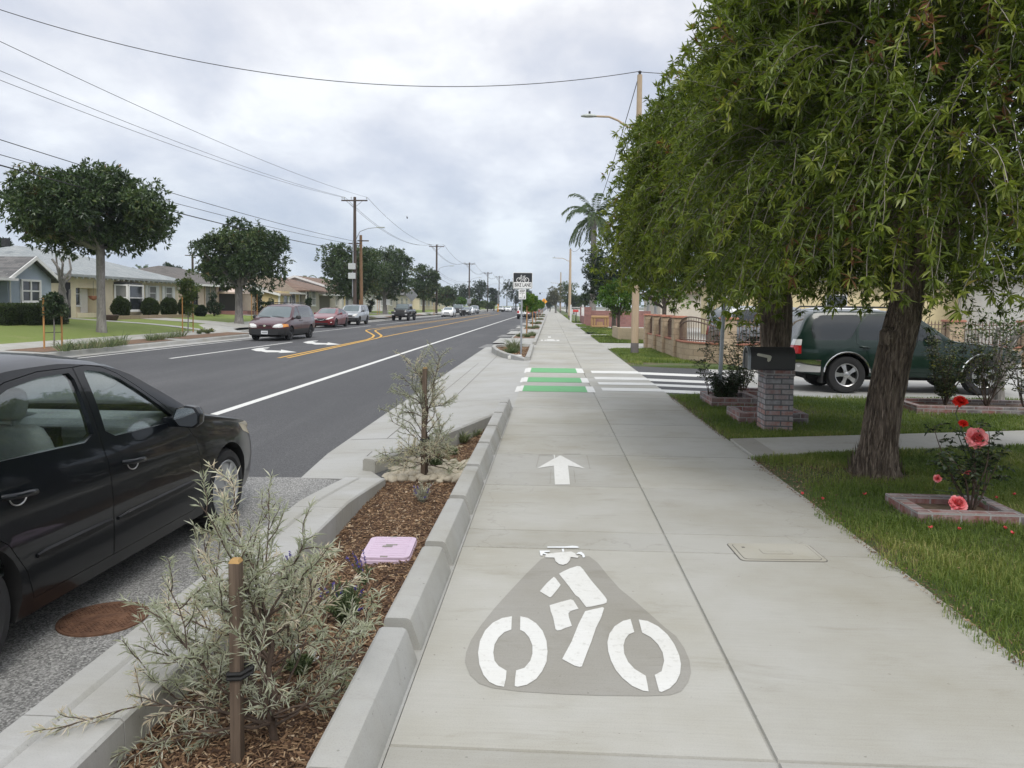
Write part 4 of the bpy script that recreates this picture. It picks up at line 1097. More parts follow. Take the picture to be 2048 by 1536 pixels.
be.build('badge', M['chrome'], car1)
wp = MB()
for k in (-.55, .1): wp.tube([(k, -.98, 1.09), (k + .28, -1.04, 1.125), (k + .60, -1.1, 1.14)], .011, 6)
wp.build('wiper', M['black_plastic'], car1)

sedan = dict(L=4.85, hwmax=.91, roofw=.60, beltz=.93, edge=.11, crown=.05, wr=.33, tw=.21, axles=(.95, 3.72), ar=.38, n=60,
    top=[(0, .58), (.04, .65), (.15, .73), (.5, .84), (1.0, .95), (1.25, 1.0), (1.7, 1.22), (2.1, 1.40), (2.4, 1.45), (2.9, 1.455), (3.4, 1.40), (3.9, 1.20), (4.25, 1.09), (4.7, 1.06), (4.82, .95), (4.85, .7)],
    bot=[(0, .25), (.2, .19), (.6, .18), (4.2, .19), (4.85, .35)], belt=[(0, .60), (.5, .76), (1.2, .88), (2.4, .94), (3.5, .98), (4.85, .98)],
    hw=[(0, .55), (.05, .65), (.14, .75), (.32, .84), (.7, .90), (2.4, .91), (3.8, .90), (4.5, .82), (4.75, .73), (4.85, .64)],
    paint=P_red, front_glass=M['glass_sky'],
    glass_cuts=[([(1.35, -.62), (1.32, 0), (1.35, .62), (2.15, .52), (2.1, 0), (2.15, -.52)], 'plan', .95, 1.6, 'windscreen'),
                ([(1.72, .97), (1.95, 1.14), (2.2, 1.29), (2.45, 1.34), (2.58, 1.34), (2.62, .99)], 'side', .3, 1.2, 'door_window'),
                ([(2.72, .99), (2.68, 1.34), (3.1, 1.325), (3.45, 1.23), (3.72, 1.08), (3.75, 1.02)], 'side', .3, 1.2, 'door_window')],
    cuts=[([(.34, .60), (.60, .62), (.80, .70), (.82, .79), (.70, .79), (.48, .70)], 'front2', -.1, .75, M['head'], 'headlight', .004),
          ([(-.40, .52), (.40, .52), (.34, .68), (-.34, .68)], 'front', -.1, .10, M['black_plastic'], 'grille', .003),
          ([(-.5, .26), (.5, .26), (.55, .36), (-.55, .36)], 'front', -.1, .10, M['black_plastic'], 'lower_grille', .003),
          ([(1.45, .30), (1.43, .6), (1.60, .95), (2.0, 1.21), (2.3, 1.36), (2.62, 1.38), (2.67, .96), (2.62, .30)], 'side', .3, 1.2, P_red, 'door', .004),
          ([(4.45, .74), (4.9, .74), (4.9, .98), (4.5, .98)], 'side', .42, 1.2, M['tail'], 'tail_light', .004)],
    mirror=(1.80, .96), handles=[(2.45, .84), (3.45, .87)], rim=Mwheel_dark)
car2, _ = make_car(sedan, (-16.6, 53.5, ROAD), math.pi, 'red saloon parked behind the maroon minivan', 'car')
gb = MB()
for sx_ in (-1, 1): gb.tube([(sx_ * .36, .0, .69), (sx_ * .20, .04, .56), (0, .05, .52)], .022, 6)
gb.build('grille_trim', M['chrome'], car2, smooth=True)
for sx_ in (-1, 1): MB().tube([(sx_ * .62, -.10, .37), (sx_ * .76, -.17, .40)], .035, 6).build('fog_lamp', M['head'], car2, smooth=True)

def box_suv(pnt, bumper, **k):
    d = dict(L=4.5, hwmax=.89, roofw=.66, beltz=1.08, edge=.09, crown=.045, wr=.36, tw=.23, axles=(.86, 3.48), ar=.42, n=64, sm=.045,
        top=[(0, .72), (.04, .82), (.15, .93), (.5, 1.02), (1.1, 1.09), (1.25, 1.12), (1.55, 1.38), (1.85, 1.62), (2.05, 1.68), (2.6, 1.71), (3.6, 1.705), (4.2, 1.67), (4.32, 1.58), (4.42, 1.2), (4.48, .98), (4.5, .75)],
        bot=[(0, .38), (.2, .33), (.6, .32), (4.0, .33), (4.5, .42)], belt=[(0, .76), (.5, .94), (1.2, 1.03), (2.4, 1.08), (4.5, 1.10)],
        hw=[(0, .66), (.05, .74), (.14, .82), (.3, .87), (.7, .89), (2.4, .89), (4.1, .88), (4.4, .83), (4.5, .77)],
        paint=pnt, front_glass=M['glass_sky'],
        glass_cuts=[([(1.28, -.66), (1.25, 0), (1.28, .66), (1.92, .58), (1.88, 0), (1.92, -.58)], 'plan', 1.05, 1.9, 'windscreen'),
                    ([(1.50, 1.11), (1.72, 1.33), (1.95, 1.53), (2.08, 1.57), (2.40, 1.58), (2.44, 1.12)], 'side', .3, 1.2, 'door_window'),
                    ([(2.54, 1.12), (2.52, 1.58), (3.20, 1.58), (3.36, 1.12)], 'side', .3, 1.2, 'door_window'),
                    ([(3.50, 1.12), (3.36, 1.57), (4.02, 1.56), (4.14, 1.48), (4.20, 1.16)], 'side', .3, 1.2, 'side_window'),
                    ([(-.58, 1.16), (.58, 1.16), (.54, 1.54), (-.54, 1.54)], 'front', 4.1, 4.6, 'rear_window')],
        cuts=[([(-.95, .30), (.95, .30), (.95, .62), (-.95, .62)], 'front', -.2, .44, bumper, 'bumper', 0),
              ([(4.02, .36), (4.6, .36), (4.6, .66), (4.02, .66)], 'side', 0.02, 1.2, bumper, 'bumper', 0),
              ([(.52, .74), (.80, .76), (.82, .93), (.66, .93), (.50, .87)], 'front2', -.1, .30, M['head'], 'headlight', .004),
              ([(-.46, .70), (.46, .70), (.46, .86), (-.46, .86)], 'front', -.1, .07, M['black_plastic'], 'grille', .003),
              ([(4.30, .76), (4.6, .76), (4.6, 1.10), (4.36, 1.10)], 'side', .55, 1.2, M['tail'], 'tail_light', .004),
              ([(1.40, .40), (1.40, 1.08), (1.70, 1.36), (1.94, 1.58), (2.08, 1.62), (2.47, 1.62), (2.50, .40)], 'side', .3, 1.2, pnt, 'door', .004),
              ([(2.51, .40), (2.48, 1.62), (3.24, 1.62), (3.42, 1.12), (3.42, .95), (3.1, .78), (3.02, .40)], 'side', .3, 1.2, pnt, 'door', .004)],
        mirror=(1.62, 1.10), mirror_mat=M['black_plastic'], handles=[(2.33, .98), (3.26, .98)], handle_mat=M['black_plastic'], rim=Mwheel_dark)
    d.update(k); return d
car3, _ = make_car(box_suv(P_silver, M['black_plastic']), (-16.7, 60.8, ROAD), math.pi, 'silver sport utility car parked behind the red saloon', 'car')

# soft-nosed pick-up with a flat grille
jeep = dict(L=5.3, hwmax=.80, roofw=.66, beltz=1.18, edge=.05, crown=.02, wr=.41, tw=.27, axles=(.78, 4.25), ar=.47, tuck=-.14, n=56, sm=.02, hsm=.02,
    top=[(0, .78), (.02, .80), (.22, .82), (.26, 1.14), (.30, 1.20), (1.2, 1.26), (1.35, 1.28), (1.60, 1.62), (1.72, 1.78), (1.85, 1.83), (3.4, 1.83), (3.55, 1.79), (3.62, 1.32), (3.66, 1.22), (5.25, 1.22), (5.3, 1.18)],
    bot=[(0, .52), (5.3, .52)], belt=[(0, .70), (.24, .74), (.3, 1.08), (1.3, 1.16), (3.5, 1.18), (5.3, 1.16)], hw=[(0, .78), (.2, .79), (.26, .66), (.4, .68), (1.2, .76), (1.4, .80), (5.3, .80)],
    paint=P_char, front_glass=M['glass_sky'],
    glass_cuts=[([(1.30, -.66), (1.30, .66), (1.78, .60), (1.78, -.60)], 'plan', 1.30, 1.9, 'windscreen'),
                ([(1.68, 1.22), (1.86, 1.70), (2.46, 1.70), (2.48, 1.22)], 'side', .3, 1.2, 'door_window'), ([(2.58, 1.22), (2.56, 1.70), (3.32, 1.70), (3.42, 1.22)], 'side', .3, 1.2, 'door_window')],
    cuts=[([(-.46, .86), (.46, .86), (.50, 1.12), (-.50, 1.12)], 'front', .1, .33, M['black_plastic'], 'grille', .0),
          ([(-.9, .50), (.9, .50), (.9, .79), (-.9, .79)], 'front', -.2, .20, M['black_plastic'], 'bumper', 0)],
    mirror=(1.66, 1.22), mirror_mat=M['black_plastic'], rim=Mwheel_dark)
def make_jeep(loc, label, pnt, fender):
    jeep['paint'] = pnt
    c, _ = make_car(jeep, loc, math.pi, label, 'pickup truck', None, 'pickup_truck')
    for sx_ in (-1, 1):
        for ax in (.78, 4.25):
            f = MB(); pr = [(ax - .56, .80), (ax - .46, .99), (ax + .42, 1.0), (ax + .62, .72), (ax + .57, .70), (ax + .38, .945), (ax - .42, .935), (ax - .50, .78)]
            f.extr([(-p[0], p[1]) for p in pr], sx_ * .70, sx_ * .99, 'x'); f.build('wheel_arch', fender, c, bevel=.01)
        h = MB(); h.lathe([(.001, 0), (.095, .0), (.085, .03), (.001, .035)], (0, 0, 0), 18); h.v = [(v[0] + sx_ * .585, -.26 + v[2], v[1] + 1.0) for v in h.v]; h.build('headlight', M['head'], c)
        MB().box((sx_ * .82, -.33, .93), (.16, .04, .05)).build('indicator', M['sign_white'], c)
        MB().box((sx_ * .70, .015, .66), (.24, .02, .10)).build('fog_lamp', M['plate'], c)
    sl = MB()
    for i in range(7): sl.box((-.39 + .13 * i, -.225, .99), (.035, .04, .22))
    sl.build('grille_slats', P_char, c)
    return c
make_jeep((-16.2, 80, ROAD), 'dark grey pickup with round headlamps parked at the far kerb', P_char, M['black_plastic'])

# white saloon, reused further off
sw_ = dict(sedan); sw_['paint'] = P_white; sw_['cuts'] = [c[:4] + ((P_white,) if c[4] is P_red else (c[4],)) + c[5:] for c in sedan['cuts']]
def carpx(tmpl, px, Y, rz, label, name='parked_car', cat='car', dx=0):
    c = copy_tree(tmpl); x = dp(px, 620, Y).x
    c.location = (x, Y, ROAD); c.rotation_euler = (0, 0, rz); c['label'] = label; c['category'] = cat
    return c
whs, _ = make_car(sw_, (dp(893, 620, 108).x, 108, ROAD), math.pi, 'white saloon parked beyond the dark grey pickup', 'car')
j2 = make_jeep((dp(912, 620, 118).x, 118, ROAD), 'black pickup parked between the white saloon and a dark saloon', P_black2, M['black_plastic'])
sd_ = dict(sedan); sd_['paint'] = P_char; sd_['cuts'] = [c[:4] + ((P_char,) if c[4] is P_red else (c[4],)) + c[5:] for c in sedan['cuts']]
dks, _ = make_car(sd_, (dp(928, 620, 131).x, 131, ROAD), math.pi, 'dark saloon parked behind the black pickup', 'car')
carpx(whs, 936, 140, math.pi, 'white saloon half hidden between a dark saloon and a grey car')
gs, _ = make_car(box_suv(P_grey, P_grey), (dp(946, 620, 150).x, 150, ROAD), math.pi, 'grey sport utility car ending the row along the far kerb', 'car')
wsuv, _ = make_car(box_suv(P_white, M['black_plastic']), (dp(1000, 620, 205).x, 205, ROAD), math.pi, 'white sport utility car coming down the far lane', 'car', None, 'moving_car')
c = carpx(dks, 1008, 214, math.pi, 'dark saloon following a white sport utility car', 'moving_car')
c = carpx(whs, 1016, 212, math.pi, 'white saloon waiting in the middle of the far road', 'moving_car')
carpx(gs, 1031, 290, math.pi, 'small grey car far down the road near the signals')
carpx(dks, 1025, 300, math.pi, 'tiny dark car far down the road near the signals')
wx = box_suv(P_white, M['black_plastic'], L=4.6)
cx_, _ = make_car(wx, (-3.55, 103, ROAD), 0, 'white sport utility car seen from behind at the near kerb', 'car')
MB().box((0, -4.605, .88), (.34, .02, .16)).build('number_plate', M['plate'], cx_)
carpx(dks, 1064, 113, 0, 'dark saloon behind the staked trees at the near kerb')
carpx(gs, 1071, 130, 0, 'grey car farther along the near kerb behind staked trees')

# green sport utility car on the side drive
gsv = box_suv(P_green, M['chrome'], L=4.58, hwmax=.90, beltz=1.06, wr=.375, tw=.25, axles=(.82, 3.50), ar=.44, rim=M['alu'], wstyle='truck', rr=.62, n=90,
    top=[(0, .76), (.04, .84), (.15, .94), (.5, 1.0), (1.2, 1.06), (1.4, 1.09), (1.7, 1.33), (2.05, 1.58), (2.25, 1.65), (2.8, 1.70), (3.8, 1.70), (4.15, 1.665), (4.28, 1.57), (4.42, 1.25), (4.52, 1.02), (4.58, .75)],
    glass_cuts=[([(1.45, -.66), (1.42, 0), (1.45, .66), (2.12, .58), (2.08, 0), (2.12, -.58)], 'plan', 1.03, 1.9, 'windscreen'),
                ([(1.74, 1.09), (1.95, 1.28), (2.18, 1.47), (2.32, 1.53), (2.48, 1.545), (2.52, 1.10)], 'side', .3, 1.2, 'door_window'),
                ([(2.62, 1.10), (2.60, 1.55), (3.06, 1.555), (3.24, 1.33), (3.26, 1.10)], 'side', .3, 1.2, 'door_window'),
                ([(3.46, 1.10), (3.22, 1.50), (3.30, 1.555), (4.00, 1.55), (4.12, 1.48), (4.19, 1.30), (4.17, 1.13), (4.08, 1.09)], 'side', .3, 1.2, 'side_window'),
                ([(-.62, 1.14), (.62, 1.14), (.56, 1.54), (-.56, 1.54)], 'front', 4.2, 4.7, 'rear_window')],
    cuts=[([(4.02, .42), (4.7, .42), (4.7, .67), (4.02, .67)], 'side', 0.02, 1.2, M['chrome'], 'bumper', .004),
          ([(-.95, .36), (.95, .36), (.95, .66), (-.95, .66)], 'front', -.2, .40, M['chrome'], 'bumper', .004),
          ([(4.40, .96), (4.7, .96), (4.7, 1.08), (4.38, 1.08)], 'side', .55, 1.2, M['head'], 'reversing_light', .003),
          ([(4.40, .79), (4.7, .79), (4.7, .957), (4.40, .957)], 'side', .55, 1.2, M['tail'], 'tail_light', .003),
          ([(1.62, .44), (1.62, 1.06), (1.95, 1.33), (2.18, 1.52), (2.32, 1.58), (2.54, 1.59), (2.57, .44)], 'side', .3, 1.2, P_green, 'door', .004),
          ([(2.58, .44), (2.55, 1.59), (3.10, 1.60), (3.32, 1.33), (3.33, 1.02), (3.12, .86), (3.02, .44)], 'side', .3, 1.2, P_green, 'door', .004)],
    mirror=(1.82, 1.06), handles=[(2.42, .94), (3.17, .94)], handle_mat=P_green, rub=[])
L_ = gp(1690, 780, -.09)
car4, shg = make_car(gsv, (5.98 + 3.5, 15.35 + .9, -.10), -math.pi / 2, 'dark green sport utility car with chrome bumper parked on the side drive', 'car')
for sg in (1, -1):
    for ax in (.82, 3.50):
        tr_ = MB(); pts = []
        for a in np.linspace(.12, math.pi - .12, 16): 
            y = ax - .455 * math.cos(a); z = .375 + .455 * math.sin(a); pts.append((sg * (shg.sidex(y, z) + .006), -y, z))
        tr_.tube(pts, .02, 6); tr_.build('arch_trim', M['chrome'], car4, smooth=True)
rk = MB()
for sx_ in (-.56, .56): rk.tube([(sx_, -2.5, 1.66), (sx_, -2.6, 1.74), (sx_, -4.0, 1.75), (sx_, -4.1, 1.68)], .02, 6)
rk.build('roof_rack', M['black_plastic'], car4, smooth=True)
mf = MB()
for sg in (1, -1): mf.bb(sg * .60, sg * .86, -4.0, -3.97, .20, .50)
mf.build('mud_flap', M['black_rubber'], car4)
# cars inside the yard behind the fence
yc = make_car(box_suv(P_white, P_white), (7.6, 27.6, -.03), R(100), 'white car behind the arched iron fence panels', 'car')[0]
c = copy_tree(gs); c.location = (9.6, 24.3, -.03); c.rotation_euler = (0, 0, -math.pi / 2 + .1); c['label'] = 'grey car behind the iron fence beside the shaggy trunks'
c = copy_tree(whs); c.location = (13.8, 21.9, -.05); c.rotation_euler = (0, 0, math.pi / 2); c['label'] = 'white saloon on the drive behind the green car'
# ------------------------------------------------------------------ plants
from mathutils import noise as mn
def grow_path(p, d, n, step, wander, grav, seed=None):
    pts = [Vector(p)]; d = Vector(d).normalized()
    for i in range(n):
        d = (d + Vector((random.gauss(0, wander), random.gauss(0, wander), random.gauss(0, wander) + grav))).normalized()
        pts.append(pts[-1] + d * step)
    return pts
def bark_trunk(name, pts, rad, m, parent, n=56, sub=10, ridge=.10, seed=0.0, lumps=()):
    """a ridged trunk: rings along a smoothed path, ridges running up it"""
    P = [Vector(p) for p in pts]; ts = np.linspace(0, len(P) - 1, (len(P) - 1) * sub + 1); V = []
    xs = np.arange(len(P))
    C = np.stack([np.interp(ts, xs, [p[k] for p in P]) for k in range(3)], 1)
    for k in range(3):
        for _ in range(4): C[1:-1, k] = (C[:-2, k] + 2 * C[1:-1, k] + C[2:, k]) / 4
    Rr = np.interp(ts, xs, rad)
    for i, c in enumerate(C):
        for q in range(n):
            a = 2 * math.pi * q / n
            s = mn.noise(Vector((math.cos(a) * 3.2 + seed, math.sin(a) * 3.2, c[2] * .55 + .35 * math.sin(c[2] * 2 + seed)))) + .6 * mn.noise(Vector((math.cos(a) * 8 + seed, math.sin(a) * 8, c[2] * 1.5)))
            r = Rr[i] * (1 + ridge * s + .04 * math.sin(2 * a + seed))
            V.append((c[0] + r * math.cos(a), c[1] + r * math.sin(a), c[2]))
    nr = len(C)
    F = [(i * n + q, i * n + (q + 1) % n, (i + 1) * n + (q + 1) % n, (i + 1) * n + q) for i in range(nr - 1) for q in range(n)]
    F.append(tuple(range((nr - 1) * n, nr * n)))
    mb = MB(); mb.add(V, F)
    for c, r in lumps:
        vs = []; fs = []
        for i in range(7):
            for q in range(12):
                u = math.pi * i / 6; a = 2 * math.pi * q / 12; k = r * (1 + .25 * mn.noise(Vector((i * .7, q * .5, seed))))
                vs.append((c[0] + k * math.sin(u) * math.cos(a), c[1] + k * math.sin(u) * math.sin(a), c[2] + k * 1.15 * math.cos(u)))
        fs = [(i * 12 + q, i * 12 + (q + 1) % 12, (i + 1) * 12 + (q + 1) % 12, (i + 1) * 12 + q) for i in range(6) for q in range(12)]
        mb.add(vs, fs)
    return mb, C
def tubes_np(P, r0, r1, n=3):
    """P (B, K, 3) polylines -> verts, quads"""
    B, K, _ = P.shape
    T = nrm(np.gradient(P, axis=1)); U = nrm(np.cross(T, np.array([.31, .77, .55]))); W = np.cross(U, T)
    rr = np.linspace(r0, r1, K)[None, :, None]
    ang = 2 * np.pi * np.arange(n) / n
    V = P[:, :, None, :] + (U[:, :, None, :] * np.cos(ang)[None, None, :, None] + W[:, :, None, :] * np.sin(ang)[None, None, :, None]) * rr[..., None]
    base = np.arange(B)[:, None, None] * K * n + np.arange(K - 1)[None, :, None] * n
    q = np.arange(n)[None, None, :]; q2 = (q + 1) % n
    F = np.stack([base + q, base + q2, base + n + q2, base + n + q], -1).reshape(-1, 4)
    return V.reshape(-1, 3), F
def limbs(mb, start, targets, r0, n=9, nr=9):
    ends = []
    for tg in targets:
        tg = Vector(tg); s = Vector(start); d = tg - s; pts = []
        mid = s + d * .45 + Vector((random.gauss(0, .12), random.gauss(0, .12), .18)) * d.length * .35
        for i in range(n + 1):
            t = i / n; p = s * (1 - t) ** 2 + mid * 2 * t * (1 - t) + tg * t * t
            pts.append(p + Vector((random.gauss(0, .012), random.gauss(0, .012), random.gauss(0, .012))) * d.length * (0 < i < n))
        mb.tube(pts, [r0 * (1 - .82 * (i / n)) for i in range(n + 1)], nr, caps=False); ends.append(pts)
    return ends

def weeping_tree(name, base, top, c, r, nb, label, zmin, trunk_r, seed, lumps=(), lk=1.0):
    """bottlebrush: shaggy trunk, arching limbs, long hanging twigs with whorls of narrow leaves"""
    random.seed(seed); t = empty(name, base, 0, label, 'tree', 'weeping trees in the front garden')
    B = Vector(base); loc = lambda p: Vector(p) - B
    mids = [loc(p) for p in top]
    mb, C = bark_trunk('trunk', mids, trunk_r, M['bark_a'], t, ridge=.13, seed=seed, lumps=[(loc(q), k) for q, k in lumps])
    cc = loc(c); rr = Vector(r)
    tg = []
    for i in range(13):
        a = 2 * math.pi * i / 13 + random.random() * .4; k = .25 + .5 * random.random()
        tg.append(cc + Vector((rr.x * k * math.cos(a), rr.y * k * math.sin(a), rr.z * (.25 + .5 * random.random()))))
    ends = limbs(mb, mids[-1] - Vector((0, 0, .12)), tg, trunk_r[-1] * .55)
    mb.build('trunk', M['bark_a'], t, smooth=True, angle=80)
    # loose strips of bark hanging on the trunk
    gb = np.random.default_rng(seed + 50); ns = 1100; ci = gb.integers(1, len(C) - 4, ns); an = gb.random(ns) * 6.283; rt = np.interp(ci, np.linspace(0, len(C) - 1, len(trunk_r)), trunk_r) * (1.0 + .07 * gb.random(ns))
    od = np.stack([np.cos(an), np.sin(an), np.zeros(ns)], 1); Ps = C[ci] + od * rt[:, None]; ax_ = nrm(C[ci + 2] - C[ci]); sd_ = nrm(np.cross(ax_, od)) * gb.normal(0, .10, (ns, 1))
    V, F = leaf_geo(Ps, nrm(ax_ * np.where(gb.random((ns, 1)) < .6, 1, -1) + od * gb.normal(.02, .05, (ns, 1)) + sd_), od, .07 + .20 * gb.random(ns) ** 2, .010 + .014 * gb.random(ns), .12)
    link_mesh('bark_strips', np_mesh('bark_strips', V, F), M['bark_a'], t)
    # hanging twigs
    g = np.random.default_rng(seed)
    K = 11
    d = nrm(g.normal(size=(nb, 3))); lo_ = d[:, 2] < -.62; d[lo_, 2] *= -.6
    d = nrm(d); u = .60 + .40 * g.random(nb) ** .6
    s = np.array(cc) + d * np.array(rr) * u[:, None]
    ho = d * np.array([1, 1, .55]); ho = nrm(ho + g.normal(0, .25, (nb, 3)))
    L = (.36 + .50 * g.random(nb)) * (1 + .25 * (d[:, 2] < .2) + .45 * (d[:, 2] < -.15)); up = (g.random(nb) < .20) & (d[:, 2] > -.1)
    P = np.empty((nb, K, 3)); P[:, 0] = s; cur = ho + np.array([0, 0, .35])
    for k in range(1, K):
        cur = nrm(cur + g.normal(0, .10, (nb, 3)) + np.where(up[:, None], np.array([0, 0, .03]), np.array([0, 0, -.19])))
        P[:, k] = P[:, k - 1] + cur * (L / K * np.where(up, .85, 1))[:, None]
    zm = zmin - base[2] + .17 * np.sin(P[:, -1, 0] * 2.3 + 1) + .12 * np.sin(P[:, -1, 1] * 3.1) + .34 * g.random(nb) ** 1.5 - .08
    drop = np.maximum(0, zm - P[:, -1, 2])
    P += (drop[:, None] * np.linspace(.6, 1, K)[None])[..., None] * np.array([0, 0, 1])
    V, F = tubes_np(P, .0050, .0018)
    link_mesh('hanging_twigs', np_mesh('hanging_twigs', V, F), M['twig'], t)
    # seed capsules on bare parts of the older twigs
    sel = g.choice(nb, nb // 5, replace=False); pk = []
    for k in range(2, 7):
        for q in range(3): pk.append(P[sel, k] * (1 - q / 3) + P[sel, k + 1] * q / 3)
    pk = np.concatenate(pk); pk += g.normal(0, .006, pk.shape); dd = nrm(g.normal(size=pk.shape))
    V, F = leaf_geo(pk, dd, nrm(g.normal(size=pk.shape)), .013, .013, .5)
    link_mesh('seed_capsules', np_mesh('seed_capsules', V, F), M['capsule'], t)
    # leaves: whorls along the outer part, a rosette at the tip
    LP = []; LD = []; TI = []
    ti = np.clip(g.normal(.45, .20, nb), 0, .93)
    dead = g.random(nb) < .02; ti[dead] = .99
    for k in range(2, K):
        w = 1.0 if k > 4 else .45
        for q in range(6 if k < K - 1 else 12):
            m_ = g.random(nb) < w
            t0 = g.random(nb)[:, None] if k < K - 1 else np.zeros((nb, 1))
            p = P[:, k - 1] * t0 + P[:, k] * (1 - t0)
            ax = nrm(P[:, k] - P[:, k - 1])
            dr = nrm(ax * (.45 + .5 * g.random((nb, 1))) + nrm(g.normal(size=(nb, 3))) * .95 + np.array([0, 0, .15]))
            LP.append(p[m_]); LD.append(dr[m_]); TI.append(np.clip(ti + g.normal(0, .10, nb), 0, 1)[m_] if True else None)
    # dense inner foliage so that the heart of the crown is closed
    LP = np.concatenate(LP); LD = np.concatenate(LD); TI = np.concatenate(TI)
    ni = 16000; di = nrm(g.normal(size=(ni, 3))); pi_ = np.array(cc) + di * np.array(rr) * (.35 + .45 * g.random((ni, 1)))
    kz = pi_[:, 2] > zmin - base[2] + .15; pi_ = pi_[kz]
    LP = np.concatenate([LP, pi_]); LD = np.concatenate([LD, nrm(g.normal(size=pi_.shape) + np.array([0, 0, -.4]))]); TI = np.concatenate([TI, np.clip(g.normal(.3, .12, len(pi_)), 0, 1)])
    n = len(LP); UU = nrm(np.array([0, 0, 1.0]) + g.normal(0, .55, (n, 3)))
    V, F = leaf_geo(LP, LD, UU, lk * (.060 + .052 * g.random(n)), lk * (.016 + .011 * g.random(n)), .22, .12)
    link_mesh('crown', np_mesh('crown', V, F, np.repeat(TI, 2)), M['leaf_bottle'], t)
    return t
A0 = gp(1752, 948, 0)
weeping_tree('weeping_tree', (A0.x, A0.y, 0), [(A0.x, A0.y, -.05), (A0.x - .01, A0.y, .10), (A0.x + .02, A0.y, .3), (A0.x + .06, A0.y, .7), (A0.x + .13, A0.y, 1.15), (A0.x + .21, A0.y + .02, 1.5), (A0.x + .28, A0.y + .05, 1.9)],
             (3.80, 7.15, 3.45), (2.15, 2.25, 2.2), 4600, 'weeping tree with a thick shaggy trunk standing in front of the green car', 1.66, [.245, .19, .155, .148, .145, .15, .12], 3, lumps=[((A0.x + .07, A0.y - .03, 1.33), .095)])
weeping_tree('weeping_tree', (3.36, 11.35, 0), [(3.36, 11.35, -.05), (3.36, 11.35, .3), (3.34, 11.35, .8), (3.36, 11.35, 1.3), (3.33, 11.35, 1.7), (3.3, 11.35, 2.1)],
             (3.25, 11.5, 3.35), (1.92, 2.2, 1.78), 3400, 'weeping tree behind the brick mailbox, its crown hanging over the pavement', 1.84, [.24, .20, .185, .20, .235, .19], 8, lk=1.12)

def leaf_blob_crown(name, centers, rads, per, L, W, m, parent, g, ros=7, flat=.75, tint=(.45, .2)):
    """leaf rosettes on the skin of many small clumps"""
    P = []; D = []; T = []
    for c, r in zip(centers, rads):
        d = nrm(g.normal(size=(per, 3))); d[:, 2] += .25; d = nrm(d)
        s = np.array(c) + d * np.array([r, r, r * flat]) * (.55 + .5 * g.random((per, 1)))
        tb = np.clip(g.normal(*tint), 0, 1)
        for q in range(ros):
            P.append(s + g.normal(0, L * .15, s.shape)); D.append(nrm(d * .7 + nrm(g.normal(size=s.shape)))); T.append(np.clip(tb + g.normal(0, .16, per), 0, 1))
    P = np.concatenate(P); D = np.concatenate(D); T = np.concatenate(T); n = len(P)
    U = nrm(np.array([0, 0, 1.0]) + g.normal(0, .6, (n, 3)))
    V, F = leaf_geo(P, D, U, L * (.7 + .6 * g.random(n)), W * (.7 + .6 * g.random(n)), .2, .1)
    return link_mesh(name, np_mesh(name, V, F, np.repeat(T, 2)), m, parent)
def broad_tree(name, base, c, r, label, seed, nblob=46, per=42, L=.2, W=.075, m=None, bark=None, tr=.22, fork=.36, group=None, cat='tree', ros=7, lean=(0, 0), blobk=.26, tint=(.45, .2), kz=.95):
    """street tree: tapered trunk, limbs reaching each part of an uneven crown of leaf clumps"""
    random.seed(seed); g = np.random.default_rng(seed)
    t = empty(name, base, 0, label, cat, group); Bv = Vector(base); cc = Vector(c) - Bv; r = Vector(r)
    fz = max(.5, (cc.z - r.z) + fork * r.z * .6) if cc.z - r.z > .6 else cc.z * .35
    trunk = [Vector((0, 0, -.1)), Vector((0, 0, fz * .15)), Vector((lean[0] * .3, lean[1] * .3, fz * .5)), Vector((lean[0], lean[1], fz))]
    mb, _ = bark_trunk('trunk', trunk, [tr * 1.35, tr * 1.05, tr * .95, tr * 1.05], bark, t, n=16, sub=5, ridge=.07, seed=seed)
    cen = []; rad = []
    for i in range(nblob):
        d = Vector(nrm(g.normal(size=3))); k = .35 + .5 * g.random() ** .6
        p = cc + Vector((d.x * r.x * k, d.y * r.y * k, d.z * r.z * k * kz)); 
        if p.z < cc.z - r.z * .75: p.z = cc.z - r.z * .6
        cen.append(p); rad.append(min(r) * blobk * (.75 + .7 * g.random()))
    far = sorted(range(nblob), key=lambda i: -(cen[i] - trunk[-1]).length)
    limbs(mb, trunk[-1] - Vector((0, 0, .1)), [cen[i] for i in far[::max(1, nblob // 11)]], tr * .55, 7, 7)
    mb.build('trunk', bark, t, smooth=True, angle=70)
    leaf_blob_crown('crown', cen, rad, per, L, W, m, t, g, ros, tint=tint)
    return t
ST = 'broad street trees on the far lawn'
def on_lawn(px, X):
    d = ray(px, 640); Y = X / d.x * d.y; return (X, Y, zl(X, Y))
def crown_px(px, py, Y): return dp(px, py, Y)
b0 = on_lawn(203, -19.4); broad_tree('street_tree', b0, crown_px(186, 424, b0[1]), (3.9, 3.6, 1.95), 'wide dark street tree with banded trunk before the cream house', 33, 96, 50, .23, .09, M['leaf_mag'], M['bark_pale'], .165, group=ST, blobk=.36)
b0 = on_lawn(478, -19.6); broad_tree('street_tree', b0, crown_px(482, 512, b0[1]), (3.1, 3.0, 2.5), 'round street tree with pale trunk standing behind the maroon minivan', 22, 54, 54, .24, .095, M['leaf_mag'], M['bark_pale'], .24, group=ST, blobk=.32)
b0 = on_lawn(716, -20.0); broad_tree('street_tree', b0, crown_px(706, 542, b0[1]), (3.5, 3.3, 3.6), 'dense dark street tree crowding the twin utility poles', 23, 52, 48, .30, .12, M['leaf_mag'], M['bark_dark'], .22, group=ST, blobk=.32)
